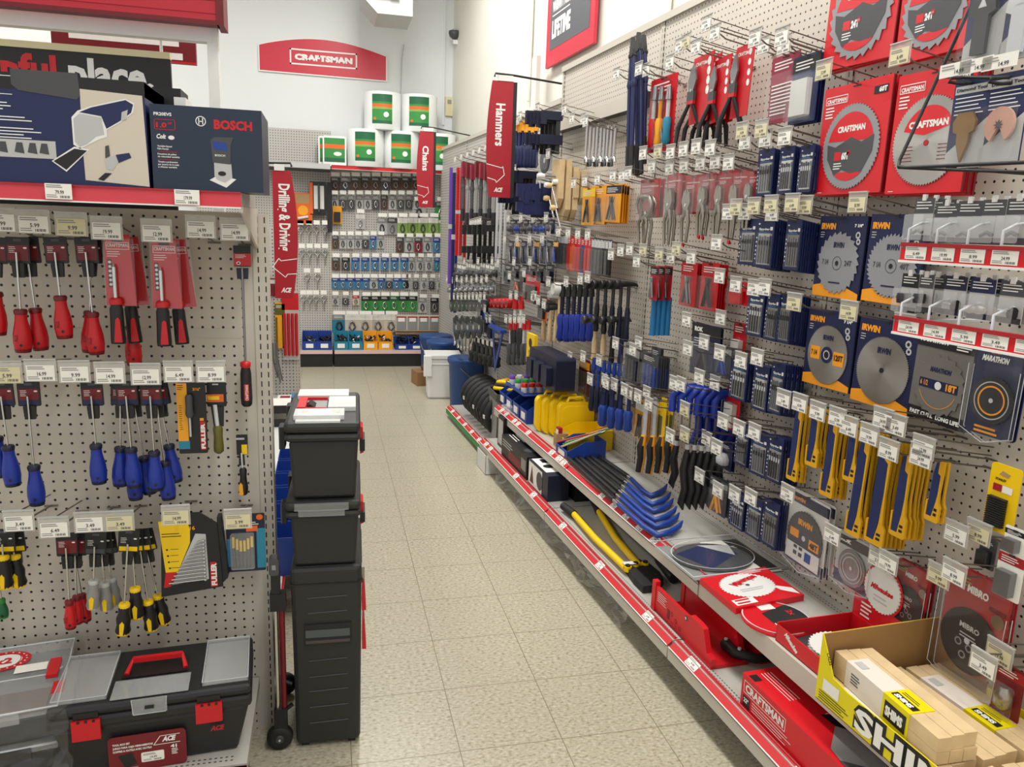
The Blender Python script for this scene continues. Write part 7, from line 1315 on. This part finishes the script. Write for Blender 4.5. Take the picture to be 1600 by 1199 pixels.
for i in range(7): fs('navy bar clamp, %s from left right of the Hammers sign' % ORD[i], K_long, ('gold', 'navy', 'navy'), 806+5*i, 811+5*i, 192+3*(i % 2), 262, .22-.015*i, hk=i % 3 == 0)
for i in range(5): fs('dark navy clamp with black trigger, %s left of the wood clamps' % ORD[i], K_clamp, ('dnavy',), 846+6*i, 852+6*i, 175+4*(i % 2), 240, .2-.01*i, hk=i == 0)
fs('clear bag with coiled black cord below the navy clamps', K_card, ('lgrey', 'paper', 'dgrey', 'disc'), 844, 862, 225, 268, .16)
for i in range(6): fs('navy bar clamp hanging lower, %s from left' % ORD[i], K_clamp, ('dnavy',), 802+6*i, 808+6*i, 268, 335, .23-.018*i, hk=i == 0)
for i in range(8): fs('small navy spring clamp, %s of the dense cluster' % ORD[i], K_clamp, ('navy',), 832+5.4*i, 837+5.4*i, 288+6*(i % 3), 340, .26-.02*i, hk=i % 4 == 0)
for i, (x, y) in enumerate(((862, 290), (868, 325), (858, 310))): 
    P = onF(x, y, WP-.2); q = MB(); q.tube([(0, 0, 0), (.05, .02, -.12)], .006, 'chrome', 6); q.lathe([(.012, -.03), (.016, -.015), (.012, 0)], 'pale', 10, 'Y'); tag(q.build('screw_clamp', loc=P, rz=RZF), 'chrome clamp screw with wooden knob, %s of three' % ORD[i], 'clamp')
for i in range(7): fs('blue ratchet strap pack, %s in the middle blue row' % ORD[i], K_card, ('dnavy' if i % 3 else 'navy', 'black', 'cblue' if i in (1, 4, 5) else 'dgrey', 'blob'), 798+10*i, 807+10*i, 345, 366, .2, hk=i % 2 == 0)
for i in range(8): fs('dark blue tool pack, %s in the row below the straps' % ORD[i], K_card, (['dnavy', 'rubber', 'navy'][i % 3], ['dgrey', 'gold', 'navy'][i % 3], ['steel', 'cblue', 'dgrey'][i % 3], 'plier'), 795+10*i, 803+10*i, 378, 412, .19, hk=i % 2 == 0)
for i in range(6): fs('dark hanging pouch, %s in the row above the red clamps' % ORD[i], K_card, (['dgrey', 'black', 'dnavy'][i % 3], 'dgrey', 'dnavy', 'box'), 790+13*i, 800+13*i, 415, 442, .16, hk=i % 2 == 0)
for i in range(10): fs('small silver hardware card, %s in the grey band of the corner' % ORD[i], K_card, ('grey', 'paper', 'dsteel', 'blob'), 707+7.4*i, 713+7.4*i, 412+2*(i % 3), 438, .2, hk=i % 3 == 0)
for i in range(9): fs('grey chain pack, %s below the silver hardware cards' % ORD[i], K_card, ('lgrey', 'dgrey', 'steel', 'blob'), 705+8*i, 711+8*i, 440+2*(i % 2), 462, .18)
for i in range(10): fs('black round caster, %s in the dark row of the corner' % ORD[i], K_card, ('black', 'dgrey', 'rubber', 'disc'), 703+6*i, 709+6*i, 466, 486, .22)
for i in range(6): 
    P = onF(765+6.5*i, 474, WP-.18); q = MB(); q.lathe([(.03, -.03), (.036, 0), (.03, .03)], 'red', 14, 'Y'); q.lathe([(.012, -.034), (.014, -.02)], 'dgrey', 10, 'Y'); q.tube([(0, 0, .03), (0, .17, .03)], .003, 'wire', 4); tag(q.build('tape_measure', loc=P, rz=RZF), 'round red tape reel, %s of the red row under the tags' % ORD[i], 'reel')
for i in range(2): fs('red topped white file, %s of two' % ['left', 'right'][i], K_long, ('red', 'boxwhite', 'dsteel'), 803+9*i, 809+9*i, 466, 560, .2, hk=True)
fs('black and red boxed plane beside the mallets', K_card, ('red', 'crred', 'black', 'box'), 822, 843, 432, 475, .18, hk=True)
fs('orange framed level card left of the mallets', K_card, ('orange', 'gold', 'rubber', 'box'), 843, 856, 468, 502, .18)
fs('small boxed orange accessory in the crowded corner', K_card, ('dgrey', 'black', 'orange', 'plier'), 802, 816, 436, 455, .18)
for i in range(3): fs('wooden handled hammer, %s behind the white mallets' % ORD[i], K_hammer, ('dsteel', 'woodgrain'), 848+9*i, 855+9*i, 470+6*i, 535, .16)
for i in range(5): fs('red topped screwdriver blade, %s above the yellow level' % ORD[i], K_long, ('red', 'silver', 'dgrey'), 796+7*i, 801+7*i, 503, 572, .2)
P, w, h = span(826, 838, 522, 570, .22); r = thing('torpedo_level', 'short yellow level hanging above the blue bins', 'level', P, RZF); q = MB(); q.box(-w/2, w/2, -.01, .01, -h, 0, 'yellow'); q.text('STANLEY', w*.2, -h*.9, w*.4, 'black', -.011, rot=90, w=h*.35); q.build('body', r); q = MB(); q.disc(0, -h*.3, w*.2, 'black', -.011, 12); q.build('vial', r)
r = thing('speed_square', 'blue triangular square hanging in front of the files', 'square', onF(776, 516, WP-.24), RZF); q = MB(); q.add([(-.12, 0, 0), (.16, 0, .02), (-.02, 0, -.30), (-.075, 0, -.03), (.10, 0, -.015), (-.02, 0, -.22)], [(0, 3, 4, 1), (1, 4, 5, 2), (2, 5, 3, 0)], 'cblue'); q.v += [v+Vector((0, .006, 0)) for v in q.v]; q.f += [[a+6 for a in f[::-1]] for f in q.f]; q.m *= 2; q.sm *= 2; q.build('plate', r); q = MB(); q.box(-.14, .16, -.02, .02, 0, .02, 'cblue'); q.build('fence', r)
for i in range(3): fs('flat blue square pack, %s of three by the triangular square' % ORD[i], K_card, ('cblue', 'navy', 'dnavy', 'box'), 748+8*i, 757+8*i, 470+16*i, 512+10*i, .22)
for i in range(6): fs('black putty knife, %s in the dark fan above the coils' % ORD[i], K_long, ('dsteel', 'dgrey', 'rubber'), 738+7*i, 744+7*i, 530+2*i, 566+2*i, .2)
for i in range(6): fs('silver folding square, %s of the chrome fan beyond the pail' % ORD[i], K_wrench, (0,), 706+7*i, 711+7*i, 498+3*i, 540+4*i, .26, tilt=12*i-20)
for i in range(5): fs('white and black wheel pack, %s of the pale fan above the drums' % ORD[i], K_card, ('boxwhite' if i % 2 else 'dgrey', 'black', 'rubber', 'disc'), 708+9*i, 720+9*i, 500, 520, .28)
P, w, h = span(842, 886, 550, 602, .2); r = thing('tool_pouch', 'bulky dark navy tool holder block above the yellow cases', 'tool holder', P, RZF); q = MB(); q.rr(-w/2, w/2, -h, 0, .02, -.06, .05, 'dnavy'); q.build('body', r, bevel=.006)
for i in range(3): q = MB(); q.rr(-w*.42+w*.29*i, -w*.42+w*.29*i+w*.2, -h*.9, -h*.3, .012, -.09, -.06, 'dnavy'); q.build('pocket', r)
mat('drumblue', '16417c', .4)
for i, (s_, t_, z_, sc) in enumerate(((1.0, 5.40, 0, 1.0), (1.0, 5.02, 0, 1.0), (1.0, 4.10, 0, 1.0))):
    r = bk('drumblue', 'drumblue', loc=FW(s_, t_, z_), rot=(0, 0, R(30*i)), scale=(sc, sc, 1.2), label='blue plastic pail, %s along the floor behind the white pail' % ['farthest', 'middle', 'nearest'][i])
for i in range(8):
    q = MB(); tt = 3.50-.095*i; q.tube([(0, .13*math.cos(R(a)), .13*math.sin(R(a))) for a in range(0, 360, 20)], .026, 'rubber', 8, True); q.box(-.014, .014, -.155, -.10, -.012, .012, 'boxwhite' if i % 3 == 1 else 'rubber')
    o = q.build('coiled_hose', loc=FW(.965, tt, .25), rz=RZF); tag(o, 'black coiled hose standing on the green edged shelf, %s from far end' % ORD[i], 'hose')
r = thing('hanging_sign', 'large dark grey and red Lifetime warranty sign high on the right wall', 'sign', onF(852, 108, 1.30), RZF)
O = onF(852, 108, 1.30); B = onF(927, 64, 1.30); Ls = (FT(O)[1]-FT(B)[1]); q = MB(); mat('signgrey', '55575c', .5); q.box(0, Ls, 0, .02, 0, 1.1, 'signface'); q.quad(.07, Ls-.07, .10, 1.05, 'signgrey', -.001); y = -.002
q.text('LIFETIME', .11, .17, .10, 'white', y, w=Ls*.40, bold=.05); q.quad(.11, .11+Ls*.38, .30, .307, 'white', y); q.text('WARRANTY FOR A', .11, .33, .06, 'white', y, w=Ls*.38, bold=.05); q.text('CRAFTSMAN', .11, .44, .06, 'white', y, w=Ls*.38, bold=.05); q.quad(.11, .11+Ls*.38, .53, .537, 'white', y); q.text('CRAFTSMAN', .11, .56, .07, 'white', y, w=Ls*.42, bold=.06); q.text('BACKED BY', .11, .67, .05, 'white', y, w=Ls*.3, bold=.05); q.build('panel', r)
P = onF(835, 150, 1.25); q = MB(); q.box(-.05, .05, -.01, .02, -.25, .25, 'wallcream'); tag(q.build('post', loc=P, rz=RZF), 'short cream post standing behind the pegboard top near Hammers sign', 'post')
for o in list(bpy.data.objects):
    if o.type == 'MESH' and o.parent is None and 'label' not in o and 'kind' not in o: print('UNLABELLED', o.name)
labs = {}
for o in bpy.data.objects:
    if o.parent is None and 'label' in o: labs.setdefault(o['label'], []).append(o)
for l, os_ in labs.items():
    n = len(l.split())
    if n < 4 or n > 16: print('LABEL LENGTH', n, l)
    gs = {o.get('group') for o in os_}
    if len(os_) > 1 and (None in gs or len(gs) > 1): print('SHARED LABEL', len(os_), l, gs)
print('THINGS', len([o for o in bpy.data.objects if o.parent is None]), 'ALL', len(bpy.data.objects))
